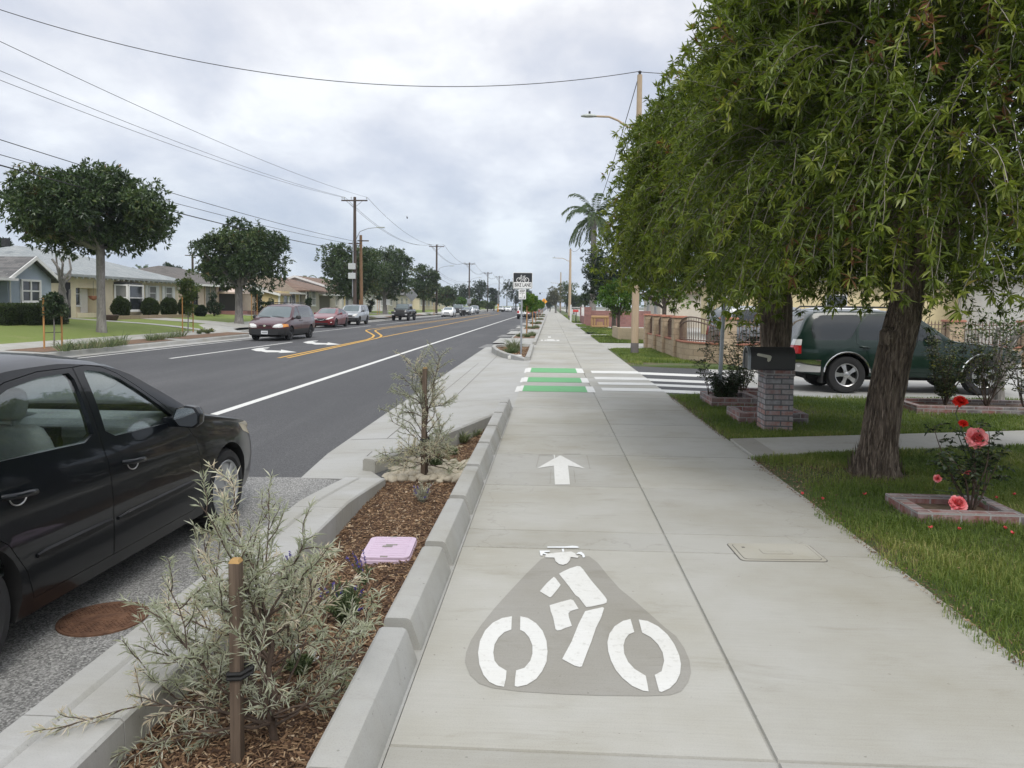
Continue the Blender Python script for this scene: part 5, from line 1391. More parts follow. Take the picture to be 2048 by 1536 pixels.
b0 = on_lawn(770, -20.6); broad_tree('street_tree', b0, crown_px(778, 545, b0[1]), (4.2, 3.8, 3.7), 'dense spreading street tree with forked pale trunk behind the dark pickup', 24, 56, 48, .32, .13, M['leaf_mag'], M['bark_pale'], .28, group=ST, blobk=.32)
b0 = on_lawn(847, -20.6); broad_tree('street_tree', b0, crown_px(849, 565, b0[1]), (2.9, 2.6, 3.1), 'smaller street tree before the tan roofed house', 25, 36, 42, .34, .14, M['leaf_mag'], M['bark_dark'], .2, group=ST, blobk=.34)
b0 = on_lawn(893, -20.6); broad_tree('street_tree', b0, crown_px(894, 592, b0[1]), (2.6, 2.4, 2.2), 'low street tree beside the second utility pole', 26, 26, 28, .36, .15, M['leaf_mag'], M['bark_dark'], .16, group=ST, blobk=.36)
# trees beyond: (px, py of crown centre, distance, half-width px, half-height px, label, leaf, bark, seed)
for px, py, Y, hw, hh, lab, lf, sd in (
    (4, 496, 62, 18, 22, 'dark tree showing over the roof of the blue house', 'leaf_dark', 31),
    (338, 540, 95, 22, 14, 'low rounded tree showing above the brown roof', 'leaf_dark', 32),
    (430, 538, 90, 26, 22, 'dark tree behind the street tree and brown roof', 'leaf_dark', 33),
    (648, 566, 130, 16, 12, 'grey green tree beside the palm behind the brown roofs', 'leaf_mid', 34),
    (596, 566, 125, 12, 8, 'low dark tree left of the palm above the brown roofs', 'leaf_dark', 35),
    (893, 588, 150, 18, 15, 'bronze coloured tree behind the parked row', 'leaf_autumn', 36),
    (922, 602, 160, 14, 9, 'yellow green bush behind the parked row', 'leaf_lemon', 37),
    (925, 588, 215, 22, 24, 'large dark tree beyond the bronze tree', 'leaf_dark', 38),
    (958, 586, 225, 22, 24, 'large dark tree behind the third utility pole', 'leaf_dark', 39),
    (988, 592, 235, 14, 20, 'dark tree between the far utility poles', 'leaf_dark', 40),
    (1032, 583, 250, 24, 32, 'tall dark tree behind the bike lane sign', 'leaf_dark', 41),
    (1058, 596, 270, 12, 18, 'dark tree behind the staked saplings', 'leaf_dark', 42),
    (950, 608, 190, 20, 10, 'grey green bushes by the far footpath', 'leaf_mid', 43),
    (975, 610, 205, 16, 8, 'olive bush by the far footpath near the signals', 'leaf_mid', 44),
    (1112, 592, 170, 18, 22, 'dry grey tree with bare forked limbs by the pavement', 'leaf_grey', 45),
    (1134, 588, 185, 22, 30, 'tall green tree behind the second lamp pole', 'leaf_mid', 46),
    (1148, 604, 150, 18, 15, 'dark round tree beyond the red block wall', 'leaf_dark', 47),
    (1100, 603, 215, 9, 12, 'dark tree at the far end of the pavement', 'leaf_dark', 48),
    (1170, 600, 110, 18, 12, 'leafy shrub showing over the red block wall', 'leaf_mid', 49)):
    c = dp(px, py, Y); gz_ = .6 if c.x < -18 else 0
    broad_tree('tree', (c.x, c.y, gz_), c, (hw * Y / 1500, hw * Y / 1500, hh * Y / 1500), lab, sd, 24, 20, max(.26, Y * .0021), max(.11, Y * .0010), M[lf], M['bark_pale' if sd == 45 else 'bark_dark'], .2 if hh > 12 else .12, ros=6, blobk=.40, group='trees beyond the street')
# dark ficus at the corner of the next garden, citrus bush, agave clump
c = dp(1212, 555, 52); broad_tree('tree', (c.x + .6, c.y, 0), c, (1.75, 1.75, 2.5), 'dark glossy tree in front of the tall palm trunk', 51, 46, 40, .16, .07, M['leaf_dark'], M['bark_dark'], .16, blobk=.34)
c = dp(1238, 596, 37); broad_tree('citrus_bush', (c.x, c.y, 0), c, (1.0, .9, 1.0), 'bright green citrus bush beside the low beige wall', 52, 30, 34, .12, .05, M['leaf_lemon'], M['bark_dark'], .07, blobk=.36, cat='bush')
c = dp(1330, 560, 33); broad_tree('citrus_bush', (c.x, c.y, 0), c, (1.6, 1.2, 1.5), 'yellow green bush over the arched fence', 53, 34, 34, .13, .05, M['leaf_lemon'], M['bark_dark'], .09, blobk=.36, cat='bush')
g = np.random.default_rng(5); og = MB()
for px, py, Y in ((1257, 640, 36.5), (1284, 625, 36.2), (1262, 622, 36.8)):
    p = dp(px, py, Y); og.lathe([(.001, -.06), (.045, -.04), (.06, 0), (.045, .04), (.001, .06)], tuple(p), 10)

def palm(name, base, ztop, tr, nf, fl, label, seed, fan=False, droop=.16):
    random.seed(seed); g = np.random.default_rng(seed); t = empty(name, base, 0, label, 'palm', None); h = ztop - base[2]
    mb = MB(); pts = [Vector((0, 0, h * i / 14)) for i in range(15)]
    mb.tube(pts, [tr * (1.25 - .35 * min(1, i / 5)) * (1 + .03 * (i % 2)) for i in range(15)], 14)
    mb.lathe([(tr * .95, 0), (tr * 1.5, .35), (tr * 1.2, .9), (tr * .4, 1.2)], (0, 0, h - .2), 14)
    mb.build('trunk', M['bark_pale'], t, smooth=True)
    P = []; D = []; U = []; rib = []
    for k in range(nf):
        a = 2 * math.pi * k / nf + random.random() * .5; e = random.uniform(-.25, 1.25)
        d = Vector((math.cos(a) * math.cos(e), math.sin(a) * math.cos(e), math.sin(e)))
        p = Vector((0, 0, h + .6)); n = 16; line = [p]
        for i in range(n):
            d = (d + Vector((0, 0, -droop * (.5 + i / n)))).normalized(); p = p + d * fl / n; line.append(p)
            if i >= 2:
                sd_ = d.cross(Vector((0, 0, 1))).normalized()
                for sg in (1, -1):
                    for q in range(3):
                        P.append(p - d * fl / n * q / 3); D.append(d * .5 + sd_ * sg * (.75) + Vector((0, 0, random.uniform(-.55, .05)))); U.append((0, 0, 1))
        rib.append([tuple(x) for x in line])
    V, F = tubes_np(np.array(rib), .025, .006); link_mesh('frond_ribs', np_mesh('frond_ribs', V, F), M['palm'], t)
    n = len(P); leaves('fronds', np.array([tuple(x) for x in P]), np.array([tuple(x) for x in D]), np.array(U), fl * .16 * (.7 + .5 * g.random(n)), fl * .016, M['palm'], t, droop=.25)
    return t
p = dp(1188, 446, 74); palm('palm_tree', (p.x, p.y, 0), p.z, .30, 24, 3.6, 'tall palm with smooth grey trunk behind the weeping tree', 61, droop=.13)
p = dp(287, 540, 100); palm('palm_tree', (p.x, p.y, .6), p.z - 1.2, .2, 26, 1.6, 'small bristly palm over the pale grey roof', 62, droop=.05)
p = dp(610, 566, 140); palm('palm_tree', (p.x, p.y, .6), p.z - .6, .25, 18, 3.0, 'feathery palm behind the brown roofs', 63)

# silver shrubs tied to stakes
def silver_shrub(base, h, w, nbr, label, seed, bias=(0, 0, 0), lsz=1.0, lean=None):
    random.seed(seed); g = np.random.default_rng(seed); t = empty('silver_shrub', base, 0, label, 'shrub', 'silver shrubs in the mulch bed')
    mb = MB(); stem = [Vector((.05, .02, -.02)), Vector((.035, .02, h * .12)), Vector((.06, .0, h * .25)), Vector((.03, .01, h * .38)), Vector((.055, .0, h * .52)), Vector((.03, 0, h * .72))]
    mb.tube(stem, [.018, .016, .014, .013, .010, .006], 8)
    P = []; D = []; T = []
    for i in range(nbr):
        zf = (.10 + .85 * random.random()); s = stem[0].lerp(stem[-1], zf); a = random.uniform(0, 2 * math.pi)
        reach = w * (.55 + .6 * random.random()) * (1.05 - .35 * zf)
        d = Vector((math.cos(a), math.sin(a) * .8, random.uniform(.0, .9) + zf * .8)) + Vector(bias) * random.random()
        if i % 4 == 0:      # low boughs lying over the mulch and the kerb
            s = stem[0].lerp(stem[-1], random.uniform(.08, .3)); d = Vector((math.cos(a), math.sin(a), random.uniform(.05, .3))); reach = w * random.uniform(.85, 1.25)
        n = 11; pts = grow_path(s, d, n, reach / n * 1.15, .16, .015)
        pts = [Vector((q.x, q.y, max(q.z, .035))) for q in pts]
        mb.tube(pts, [.006 * (1 - .75 * j / n) for j in range(n + 1)], 5, caps=False)
        dry = random.random() < .22
        subs = [(pts[3:], dry)]
        for j in range(3, n, 1):
            if random.random() < .85:
                dd = (pts[j + 1] - pts[j]).normalized() + Vector((random.gauss(0, .7), random.gauss(0, .7), random.gauss(.25, .5)))
                sp = grow_path(pts[j], dd, 7, .024 * (h / .9) ** .5 * lsz ** .5, .14, .02); mb.tube(sp, [.0028 - .0002 * q for q in range(8)], 4, caps=False); subs.append((sp[1:], dry))
        for sp, dr in subs:
            for j in range(len(sp) - 1):
                ax = (sp[j + 1] - sp[j])
                if ax.length < 1e-6: continue
                ax.normalize()
                for q in range(5):
                    P.append(sp[j] + (sp[j + 1] - sp[j]) * random.random())
                    D.append(ax * random.uniform(.5, 1.1) + Vector((random.gauss(0, .6), random.gauss(0, .6), random.gauss(.05, .5)))); T.append(min(1, max(0, (.93 if dr else .42) + random.gauss(0, .17))))
    mb.build('branches', M['twig_dark'], t, smooth=True)
    P = np.array([tuple(x) for x in P]); D = np.array([tuple(x) for x in D]); n = len(P)
    leaves('foliage', P, D, nrm(np.array([0, 0, 1.0]) + g.normal(0, .5, (n, 3))), lsz * (.030 + .028 * g.random(n)), lsz * (.0034 + .0016 * g.random(n)), M['leaf_shrub'], t, tint=np.array(T), droop=.15)
    return t
S1 = gp(490, 1515, -.17); S2 = gp(850, 952, -.17)
silver_shrub((S1.x + .01, S1.y + .13, -.17), .74, .66, 42, 'large silver shrub tied to a short wooden stake beside the black saloon', 71, (-.04, .18, -.12))
silver_shrub((S2.x - .03, S2.y, -.18), 1.30, .50, 36, 'smaller silver shrub tied to a tall wooden stake by the cobbles', 72, (0, 0, .35), .9)
def stake(loc, h, w, lab, ties):
    t = empty('wooden_stake', loc, 0, lab, 'stake', 'stakes in the mulch bed')
    MB().bb(-w / 2, w / 2, -w / 2, w / 2, -.1, h - .014).build('post', M['stake'], t, bevel=.003)
    tp = MB(); tp.box((0, 0, h - .007), (w, w, .014), top=.7); tp.build('cut_top', M['stake_top'], t)
    for z in ties:
        tb = MB(); k = w * .62
        for dz in (0, .018):
            tb.tube([(-k, -k, z + dz), (k, -k, z + dz + .004), (k + .03, k * .4, z + dz + .012), (k + .02, k + .02, z + dz + .01), (-k * .6, k + .02, z + dz), (-k, -k, z + dz)], .008, 6)
        tb.build('rubber_tie', M['black_rubber'], t, smooth=True)
    return t
zt1 = EYE - .0 ; top1 = dp(476, 1115, S1.y).z; top2 = dp(851, 734, S2.y).z
s1 = gp(475, 1518, -.17); stake((s1.x, s1.y, -.17), top1 + .17, .042, 'short square wooden stake beside the large silver shrub', (.33,))
s2 = gp(846, 953, -.17); k_ = stake((s2.x, s2.y, -.18), top2 + .18, .045, 'tall square wooden stake rising from the cobble band', (.38,)); k_.rotation_euler = (0, R(.8), 0)

def herb(name, loc, r, h, n, m, label, seed, flowers=0, fm=None, cat='plant', group='low plants in the mulch bed', ll=.02, lw=.006, spike=0):
    random.seed(seed); g = np.random.default_rng(seed); t = empty(name, loc, 0, label, cat, group); mb = MB(); P = []; D = []; fp = []; fd = []
    for i in range(n):
        a = random.uniform(0, 6.28); k = random.random() ** .6
        d = Vector((math.cos(a) * k * r / h, math.sin(a) * k * r / h, 1)); L = h * (.6 + .5 * random.random()) * (1.1 - .4 * k)
        pts = grow_path((d.x * .02, d.y * .02, 0), d, 7, L / 7, .10, .0); mb.tube(pts, [.0025] * 8, 3, caps=False)
        for j in range(1, 7):
            for q in range(6): P.append(pts[j] + (pts[j + 1] - pts[j]) * random.random()); D.append(Vector((random.gauss(0, .6), random.gauss(0, .6), random.gauss(.4, .4))))
        if i < flowers:
            top = pts[-1]; dd = (pts[-1] - pts[-2]).normalized(); L2 = spike or .04
            mb.tube([top, top + dd * L2], .0016, 3)
            for q in range(26): fp.append(top + dd * L2 * random.random()); fd.append(Vector((random.gauss(0, 1), random.gauss(0, 1), random.gauss(.2, .5))))
    mb.build('stems', M['twig'] if m is M['leaf_shrub'] else M['leaf_sage'], t)
    ar = lambda q: np.array([tuple(x) for x in q])
    leaves('foliage', ar(P), ar(D), nrm(g.normal(size=(len(P), 3)) + np.array([0, 0, 1.2])), ll * (.6 + .8 * g.random(len(P))), lw * (.7 + .6 * g.random(len(P))), m, t)
    if fp: leaves('flowers', ar(fp), ar(fd), nrm(g.normal(size=(len(fp), 3))), .011, .008, fm, t)
    return t
def H(px, py, *a, **k): p = gp(px, py, -.165); return herb('herb_clump', (p.x, p.y, zbed(p.x, p.y)), *a, **k)
H(688, 1232, .18, .25, 110, M['leaf_sage'], 'green sage clump below the mauve box lid', 81, 10, M['violet'])
H(585, 1180, .15, .24, 50, M['leaf_shrub'], 'grey leaved clump with violet flowers beside the large silver shrub', 82, 8, M['violet'])
H(730, 1165, .05, .17, 10, M['leaf_sage'], 'thin violet flower spikes standing before the mauve box lid', 83, 6, M['violet'], spike=.10)
H(845, 1000, .12, .22, 34, M['leaf_shrub'], 'grey clump just below the cobble band', 84, 6, M['violet'])
H(872, 935, .13, .18, 60, M['leaf_sage'], 'dark green clump just above the cobble band', 85)
H(600, 1330, .11, .12, 40, M['leaf_sage'], 'small white flowered plant under the large silver shrub', 86, 6, M['chalk'])
H(905, 905, .12, .12, 40, M['leaf_sage'], 'low green clump under the slanting kerb', 87)
def tuft(loc, r, h, n, m, label, seed, group='grass tufts', name='grass_tuft', sc_=1.0):
    g = np.random.default_rng(seed); a = g.random(n) * 6.28; k = g.random(n) ** .5
    P = np.stack([np.cos(a) * k * r * .4, np.sin(a) * k * r * .4, np.zeros(n)], 1)
    D = nrm(np.stack([np.cos(a) * k * r / h, np.sin(a) * k * r / h, np.ones(n)], 1) + g.normal(0, .15, (n, 3)))
    L = h * (.55 + .6 * g.random(n))
    V = np.empty((n, 5, 3)); S = nrm(np.cross(D, np.array([0, 0, 1.0]) + g.normal(0, .3, (n, 3)))); w_ = (.004 * sc_)
    V[:, 0] = P - S * w_; V[:, 1] = P + S * w_; md = P + D * L[:, None] * .55; V[:, 2] = md - S * w_ * .8; V[:, 3] = md + S * w_ * .8
    V[:, 4] = md + nrm(D + np.array([0, 0, -.75])) * L[:, None] * .45
    i = np.arange(n)[:, None] * 5
    F = np.concatenate([i + np.array([[0, 1, 3]]), i + np.array([[0, 3, 2]]), i + np.array([[2, 3, 4]])], 1).reshape(-1, 3)
    o = link_mesh(name, np_mesh(name, V.reshape(-1, 3), F, np.repeat(g.random(n), 3)), m); o.location = loc
    return tag(o, label, 'grass', group)
def TU(px, py, z, r, h, n, lab, sd, m='grass_tuft', s=1.0): p = gp(px, py, z); return tuft((p.x, p.y, z), r, h, n, M[m], lab, sd, sc_=s)
TU(925, 884, -.2, .16, .2, 160, 'fine green grass tuft near the narrow end of the mulch bed', 91, 'grass_tuft')
TU(948, 872, -.2, .14, .16, 130, 'small grass tuft at the narrow tip of the mulch bed', 92, 'grass_tuft')
# ------------------------------------------------------------------ houses on the far side
def window(parent, x, y, z, w, h, face='x', lights=(1, 1), depth=.09, curtain=False, frame=None, fw=.07):
    """window on a wall facing +x (face 'x') or -y (face 'y'); x, y, z = centre of the opening on the wall plane"""
    f = empty('window', (x, y, z)); f.parent = parent
    if face == 'y': f.rotation_euler = (0, 0, -math.pi / 2)
    fr = MB()
    for s in (-1, 1):
        fr.bb(-.03, depth, s * w / 2 - fw / 2, s * w / 2 + fw / 2, -h / 2, h / 2)
        fr.bb(-.03, depth - .004, -w / 2 - fw / 2, w / 2 + fw / 2, s * h / 2 - fw / 2, s * h / 2 + fw / 2)
    for i in range(1, lights[0]): yy = -w / 2 + w * i / lights[0]; fr.bb(-.02, depth - .02, yy - fw * .4, yy + fw * .4, -h / 2, h / 2)
    for i in range(1, lights[1]): zz = -h / 2 + h * i / lights[1]; fr.bb(-.02, depth - .024, -w / 2, w / 2, zz - fw * .35, zz + fw * .35)
    fr.bb(-.03, depth + .05, -w / 2 - fw, w / 2 + fw, -h / 2 - fw * 1.1, -h / 2 - fw * .5)
    fr.build('frame', frame or M['trim'], f)
    MB().bb(.0, .022, -w / 2, w / 2, -h / 2, h / 2).build('pane', M['curtain'] if curtain else M['pane'], f)
    return f
def hip_roof(x0, x1, y0, y1, ze, zr, ov=.45, inset=None):
    """eave rectangle (with overhang) and a ridge along the longer side"""
    X0, X1, Y0, Y1 = x0 - ov, x1 + ov, y0 - ov, y1 + ov; mb = MB(); t = .14
    if (Y1 - Y0) >= (X1 - X0): i = (X1 - X0) / 2 if inset is None else inset; r0, r1 = ((X0 + X1) / 2, Y0 + i), ((X0 + X1) / 2, Y1 - i)
    else: i = (Y1 - Y0) / 2 if inset is None else inset; r0, r1 = (X0 + i, (Y0 + Y1) / 2), (X1 - i, (Y0 + Y1) / 2)
    v = [(X0, Y0, ze), (X1, Y0, ze), (X1, Y1, ze), (X0, Y1, ze), (*r0, zr), (*r1, zr)]
    v += [(X0, Y0, ze - t), (X1, Y0, ze - t), (X1, Y1, ze - t), (X0, Y1, ze - t)]
    if (Y1 - Y0) >= (X1 - X0): f = [(0, 1, 4), (1, 2, 5, 4), (2, 3, 5), (3, 0, 4, 5)]
    else: f = [(0, 1, 5, 4), (1, 2, 5), (2, 3, 4, 5), (3, 0, 4)]
    f += [(0, 6, 7, 1), (1, 7, 8, 2), (2, 8, 9, 3), (3, 9, 6, 0), (6, 9, 8, 7)]
    mb.add(v, f); return mb
def gable_roof(x0, x1, y0, y1, ze, zr, along='y', ov=.4, t=.13):
    mb = MB()
    if along == 'y':
        a, b_, c = x0 - ov, x1 + ov, (x0 + x1) / 2; k = (zr - ze) / ((x1 - x0) / 2); zo = ze - k * ov
        P = [(a, zo), (c, zr), (b_, zo), (b_, zo - t), (c, zr - t), (a, zo - t)]
        mb.extr([(p[0], p[1]) for p in P], y0 - ov, y1 + ov, 'y')
    else:
        a, b_, c = y0 - ov, y1 + ov, (y0 + y1) / 2; k = (zr - ze) / ((y1 - y0) / 2); zo = ze - k * ov
        P = [(a, zo), (c, zr), (b_, zo), (b_, zo - t), (c, zr - t), (a, zo - t)]
        mb.extr(P, x0 - ov, x1 + ov, 'x')
    return mb
def rake(x0, x1, y, ze, zr, ov, m, parent, face='y', w=.05, h=.17, name='rake_board'):
    """white boards along a gable edge"""
    mb = MB(); c = (x0 + x1) / 2; k = (zr - ze) / ((x1 - x0) / 2)
    for s, xe in ((-1, x0 - ov), (1, x1 + ov)):
        P = [(xe, ze - k * ov + .02), (c, zr + .02), (c, zr + .02 - h), (xe, ze - k * ov + .02 - h)]
        if face == 'y': mb.extr(P, y - w, y, 'y')
        else: mb.extr(P, y, y + w, 'x')
    return mb.build(name, m, parent)
HG = 'single storey houses across the street'
def house_root(x, y, z, label): return empty('house', (x, y, z), 0, label, 'house', HG)
fy = lambda px, X: xp(px, 600, X).y
R1 = roofmat('roof_grey', (.10, .10, .10), (.17, .165, .16)); R2 = roofmat('roof_pale', (.25, .275, .28), (.34, .36, .36)); R3 = roofmat('roof_greybrown', (.095, .088, .08), (.155, .14, .128))
R4 = roofmat('roof_tan', (.19, .145, .10), (.27, .21, .15)); R5 = roofmat('roof_brown', (.15, .098, .07), (.23, .155, .115))
C_blue = stucco('blue_stucco', (.37, .43, .50)); C_cream = stucco('cream_stucco', (.70, .62, .455)); C_pink = stucco('pink_stucco', (.56, .455, .385)); C_yel = stucco('yellow_stucco', (.66, .54, .31)); C_wht = stucco('white_stucco', (.72, .70, .66)); C_tan = stucco('tan_stucco', (.56, .51, .43))
doorm = plain('grey_door', (.20, .21, .225), .6)
# 1 blue house with a gabled wing
X = -25.4; ya, yb = fy(16, X), fy(103, X); zb = .66; pk = xp(59, 513, X).z; ev = xp(101, 553, X).z; lv = lambda z: z - zb
h = house_root(X, ya, zb, 'pale blue house with a white framed window under its front gable'); W = yb - ya; D = 9
w_ = MB(); w_.add([(0, 0, -.3), (0, W, -.3), (0, W, lv(ev)), (0, W / 2, lv(pk) - .12), (0, 0, lv(ev)), (-D, 0, -.3), (-D, W, -.3), (-D, W, lv(ev)), (-D, W / 2, lv(pk) - .12), (-D, 0, lv(ev))],
    [(0, 1, 2, 3, 4), (5, 9, 8, 7, 6), (0, 4, 9, 5), (1, 6, 7, 2)]); w_.bb(-D, -1.8, -9, -.003, -.3, lv(ev)); w_.build('wall', C_blue, h)
gable_roof(-D, .0, 0, W, lv(ev), lv(pk), 'x', .32).build('roof', R1, h, uv=True)
gable_roof(-D, -1.0, -9.5, .1, lv(ev) - .1, lv(pk) - .05, 'y', .5).build('roof', R1, h, uv=True)
rk_ = MB(); k = (lv(pk) - lv(ev)) / (W / 2)
for s in (-1, 1): rk_.extr([(W / 2 + s * (W / 2 + .34), lv(ev) - k * .34 + .02), (W / 2, lv(pk) + .02), (W / 2, lv(pk) - .17), (W / 2 + s * (W / 2 + .34), lv(ev) - k * .34 - .17)], .32, .37, 'x')
rk_.build('rake_board', M['trim'], h)
wy0, wy1 = fy(42, X) - ya, fy(79, X) - ya; wz0, wz1 = lv(xp(60, 603, X).z), lv(xp(60, 561, X).z)
window(h, .0, (wy0 + wy1) / 2, (wz0 + wz1) / 2, wy1 - wy0, wz1 - wz0, lights=(2, 2), curtain=False, fw=.10)
vt = MB(); vz = lv(xp(58, 531, X).z)
for i in range(5): vt.bb(-.01, .03, W * .5 - .13, W * .5 + .13, vz - .16 + .07 * i, vz - .13 + .07 * i)
vt.build('vent', M['grey_box'], h)
MB().tube([(-.05, .02, lv(ev)), (.05, .10, lv(ev) - .1), (.05, .10, -.2)], .04, 6).build('downpipe', M['trim'], h)
MB().bb(-1.82, -1.75, -1.1, -.2, .0, 2.1).build('door', doorm, h)
MB().bb(-1.9, .35, -3.2, -.06, -.3, .02).build('porch', M['path'], h)
po = MB(); po.bb(-1.8, .5, -4.0, .06, lv(ev) - .32, lv(ev) - .2); po.build('porch_roof', M['trim'], h)
# 2 cream house with the pale hip roof
X = -26.0; ya, yb = fy(100, X) + .1, fy(357, X); W = yb - ya; zb = .72; ev = xp(300, 562, X).z; D = 10.5
rz_ = xp(190, 508, X - 5).z
h = house_root(X, ya, zb, 'cream house with pale grey hip roof, white shutters and a bay window'); lv = lambda z: z - zb
fyl = lambda px: fy(px, X) - ya
p0, p1 = fyl(152), fyl(194)
w_ = MB(); w_.bb(-D, 0, 0, p0, -.3, lv(ev)); w_.bb(-D, -.55, p0 - .001, p1 + .001, -.3, lv(ev)); w_.bb(-D, -.002, p1, W, -.3, lv(ev)); w_.bb(-1.3, -.003, p0, p1, lv(ev) - .62, lv(ev) - .002); w_.build('wall', C_cream, h)
MB().bb(-1.3, .06, p0 + .01, p1 - .01, -.3, .22).build('porch_wall', C_cream, h)
hip_roof(-D, 0, 0, W, lv(ev) + .1, lv(rz_), .55, 5.2).build('roof', R2, h, uv=True)
rt = MB()
for i in range(26): y = -.3 + (W + .6) * i / 25; rt.bb(.38, .52, y - .03, y + .03, lv(ev) - .13, lv(ev) - .05)
rt.build('rafter_tails', M['trim'], h)
window(h, -.55, p0 + (p1 - p0) * .42, lv(xp(163, 588, X - .5).z), .62, 1.3, lights=(1, 2))
MB().bb(-.55, -.50, p1 - .75, p1 - .08, .22, 2.15).build('door', C_wht, h)
bz0, bz1 = lv(xp(250, 621, X).z), lv(xp(250, 570, X).z); b0, b1 = fyl(228), fyl(277)
bay = empty('bay_window', (0, 0, 0)); bay.parent = h
bm_ = MB(); bm_.prism([(0, b0), (.55, b0 + .5), (.55, b1 - .5), (0, b1)], bz1 + .02, bz1 + .14); bm_.build('bay_roof', R1, bay)
bw = MB(); bw.add([(0, b0, bz0), (.55, b0 + .5, bz0), (.55, b1 - .5, bz0), (0, b1, bz0), (.0, b0 + .4, bz0 - .75), (.04, b1 - .4, bz0 - .75)], [(0, 1, 4), (1, 2, 5, 4), (2, 3, 5), (0, 3, 2, 1)]); bw.build('bay_base', C_cream, bay)
for (a0, a1) in (((0, b0), (.55, b0 + .5)), ((.55, b0 + .5), (.55, b1 - .5)), ((.55, b1 - .5), (0, b1))):
    d = Vector((a1[0] - a0[0], a1[1] - a0[1])); c = ((a0[0] + a1[0]) / 2, (a0[1] + a1[1]) / 2)
    wn_ = window(bay, c[0], c[1], (bz0 + bz1) / 2, d.length - .1, bz1 - bz0 - .05, lights=(1, 2), fw=.09, curtain=d.length < 1)
    wn_.rotation_euler = (0, 0, math.atan2(d.y, d.x) - math.pi / 2)
for pa, pb in ((297, 311), (330, 343)):
    z0, z1 = lv(xp(310, 600, X).z), lv(xp(310, 573, X).z); c = (fyl(pa) + fyl(pb)) / 2; ww = fyl(pb) - fyl(pa)
    wn_ = window(h, 0, c, (z0 + z1) / 2, ww, z1 - z0, lights=(1, 2), curtain=True)
    for s in (-1, 1): MB().bb(0, .05, c + s * (ww / 2 + .24) - .17, c + s * (ww / 2 + .24) + .17, z0 - .06, z1 + .06).build('shutter', M['trim'], h)
lm = MB(); lm.box((.1, W - .25, lv(ev) - .42), (.16, .14, .22)); lm.build('wall_lamp', M['trim'], h)
MB().bb(-4.6, -4.3, 2.6, 2.9, lv(rz_) - .2, lv(rz_) + .25).build('chimney', M['dark_metal'], h)
# 3 pink house with grey brown roof
X = -26.4; ya, yb = fy(381, X), fy(517, X); W = yb - ya; zb = .74; ev = xp(400, 571, X).z; rz_ = xp(345, 534, X - 5).z
h = house_root(X, ya, zb, 'pinkish house with grey brown hip roof and a small porch gable'); lv = lambda z: z - zb; fyl = lambda px: fy(px, X) - ya
w_ = MB(); w_.bb(-10, 0, 0, W, -.3, lv(ev)); w_.build('wall', C_pink, h)
hip_roof(-10, 0, 0, W, lv(ev) + .08, lv(rz_), .5).build('roof', R3, h, uv=True)
MB().bb(.5, .6, -.5, W + .5, lv(ev) - .05, lv(ev) + .09).build('gutter', M['trim'], h)
window(h, 0, fyl(388), lv(xp(388, 590, X).z), .8, 1.35, lights=(2, 1), frame=M['iron_black'])
window(h, 0, fyl(420), lv(xp(420, 592, X).z), 1.9, 1.6, lights=(2, 1), curtain=True, frame=C_pink)
q0, q1 = fyl(436), fyl(486)
pg_ = MB(); pg_.extr([(q0 - .1, lv(ev) - .42), ((q0 + q1) / 2, lv(ev) + .12), (q1 + .1, lv(ev) - .42), (q1 + .1, lv(ev) - .55), (q0 - .1, lv(ev) - .55)], .0, 1.7, 'x'); pg_.build('porch_gable', C_pink, h)
rk2 = MB()
for s, ye in ((-1, q0 - .2), (1, q1 + .2)): rk2.extr([(ye, lv(ev) - .40), ((q0 + q1) / 2, lv(ev) + .24), ((q0 + q1) / 2, lv(ev) + .12), (ye, lv(ev) - .52)], 1.7, 1.76, 'x')
rk2.build('rake_board', M['trim'], h)
MB().bb(.0, .02, q0 + .2, q1 - .2, .2, 2.1).build('porch_shade_panel', M['iron_black'], h)  # flat black panel, the shade of the porch recess painted as colour
for yy in (q0 + .05, q1 - .05): MB().bb(1.55, 1.65, yy - .05, yy + .05, 0, lv(ev) - .55).build('porch_post', M['trim'], h)
MB().bb(0, 1.7, q0, q1, -.3, .2).build('porch', M['brick_red'], h, uv=True)
rl = MB()
for i in range(7): rl.cyl((1.72 + .22 * i, q1, .2 - .05 * i), (1.72 + .22 * i, q1, 1.0 - .09 * i), .012, 5)
rl.tube([(1.7, q1, 1.0), (3.1, q1, .45)], .02, 6); rl.build('handrail', M['iron_black'], h)
# 4 yellow house, tan gable roof
X = -26.2; ya, yb = fy(517, X) + 1.2, fy(613, X); W = yb - ya; zb = .75; ev = xp(590, 583, X).z; rz_ = xp(525, 549, X - 4.5).z
h = house_root(X, ya, zb, 'yellow house with tan gable roof and white rake boards'); lv = lambda z: z - zb; fyl = lambda px: fy(px, X) - ya
w_ = MB(); e = lv(ev); r_ = lv(rz_); w_.add([(0, 0, -.3), (0, W, -.3), (0, W, e), (0, 0, e), (-9, 0, -.3), (-9, W, -.3), (-9, W, e), (-9, 0, e), (-4.5, 0, r_ - .12), (-4.5, W, r_ - .12)], [(0, 1, 2, 3), (4, 7, 6, 5), (0, 3, 8, 7, 4), (1, 5, 6, 9, 2)])
w_.bb(-.02, 1.5, .3, 2.6, e - .30, e - .1); w_.build('wall', C_yel, h)
gable_roof(-9, 0, 0, W, e, r_, 'y', .5).build('roof', R4, h, uv=True)
rake(-9, 0, -.5, e, r_, .5, M['trim'], h, 'y', .06, .2)
MB().bb(.55, .62, -.5, W + .5, e - .28, e - .1).build('gutter', M['trim'], h)
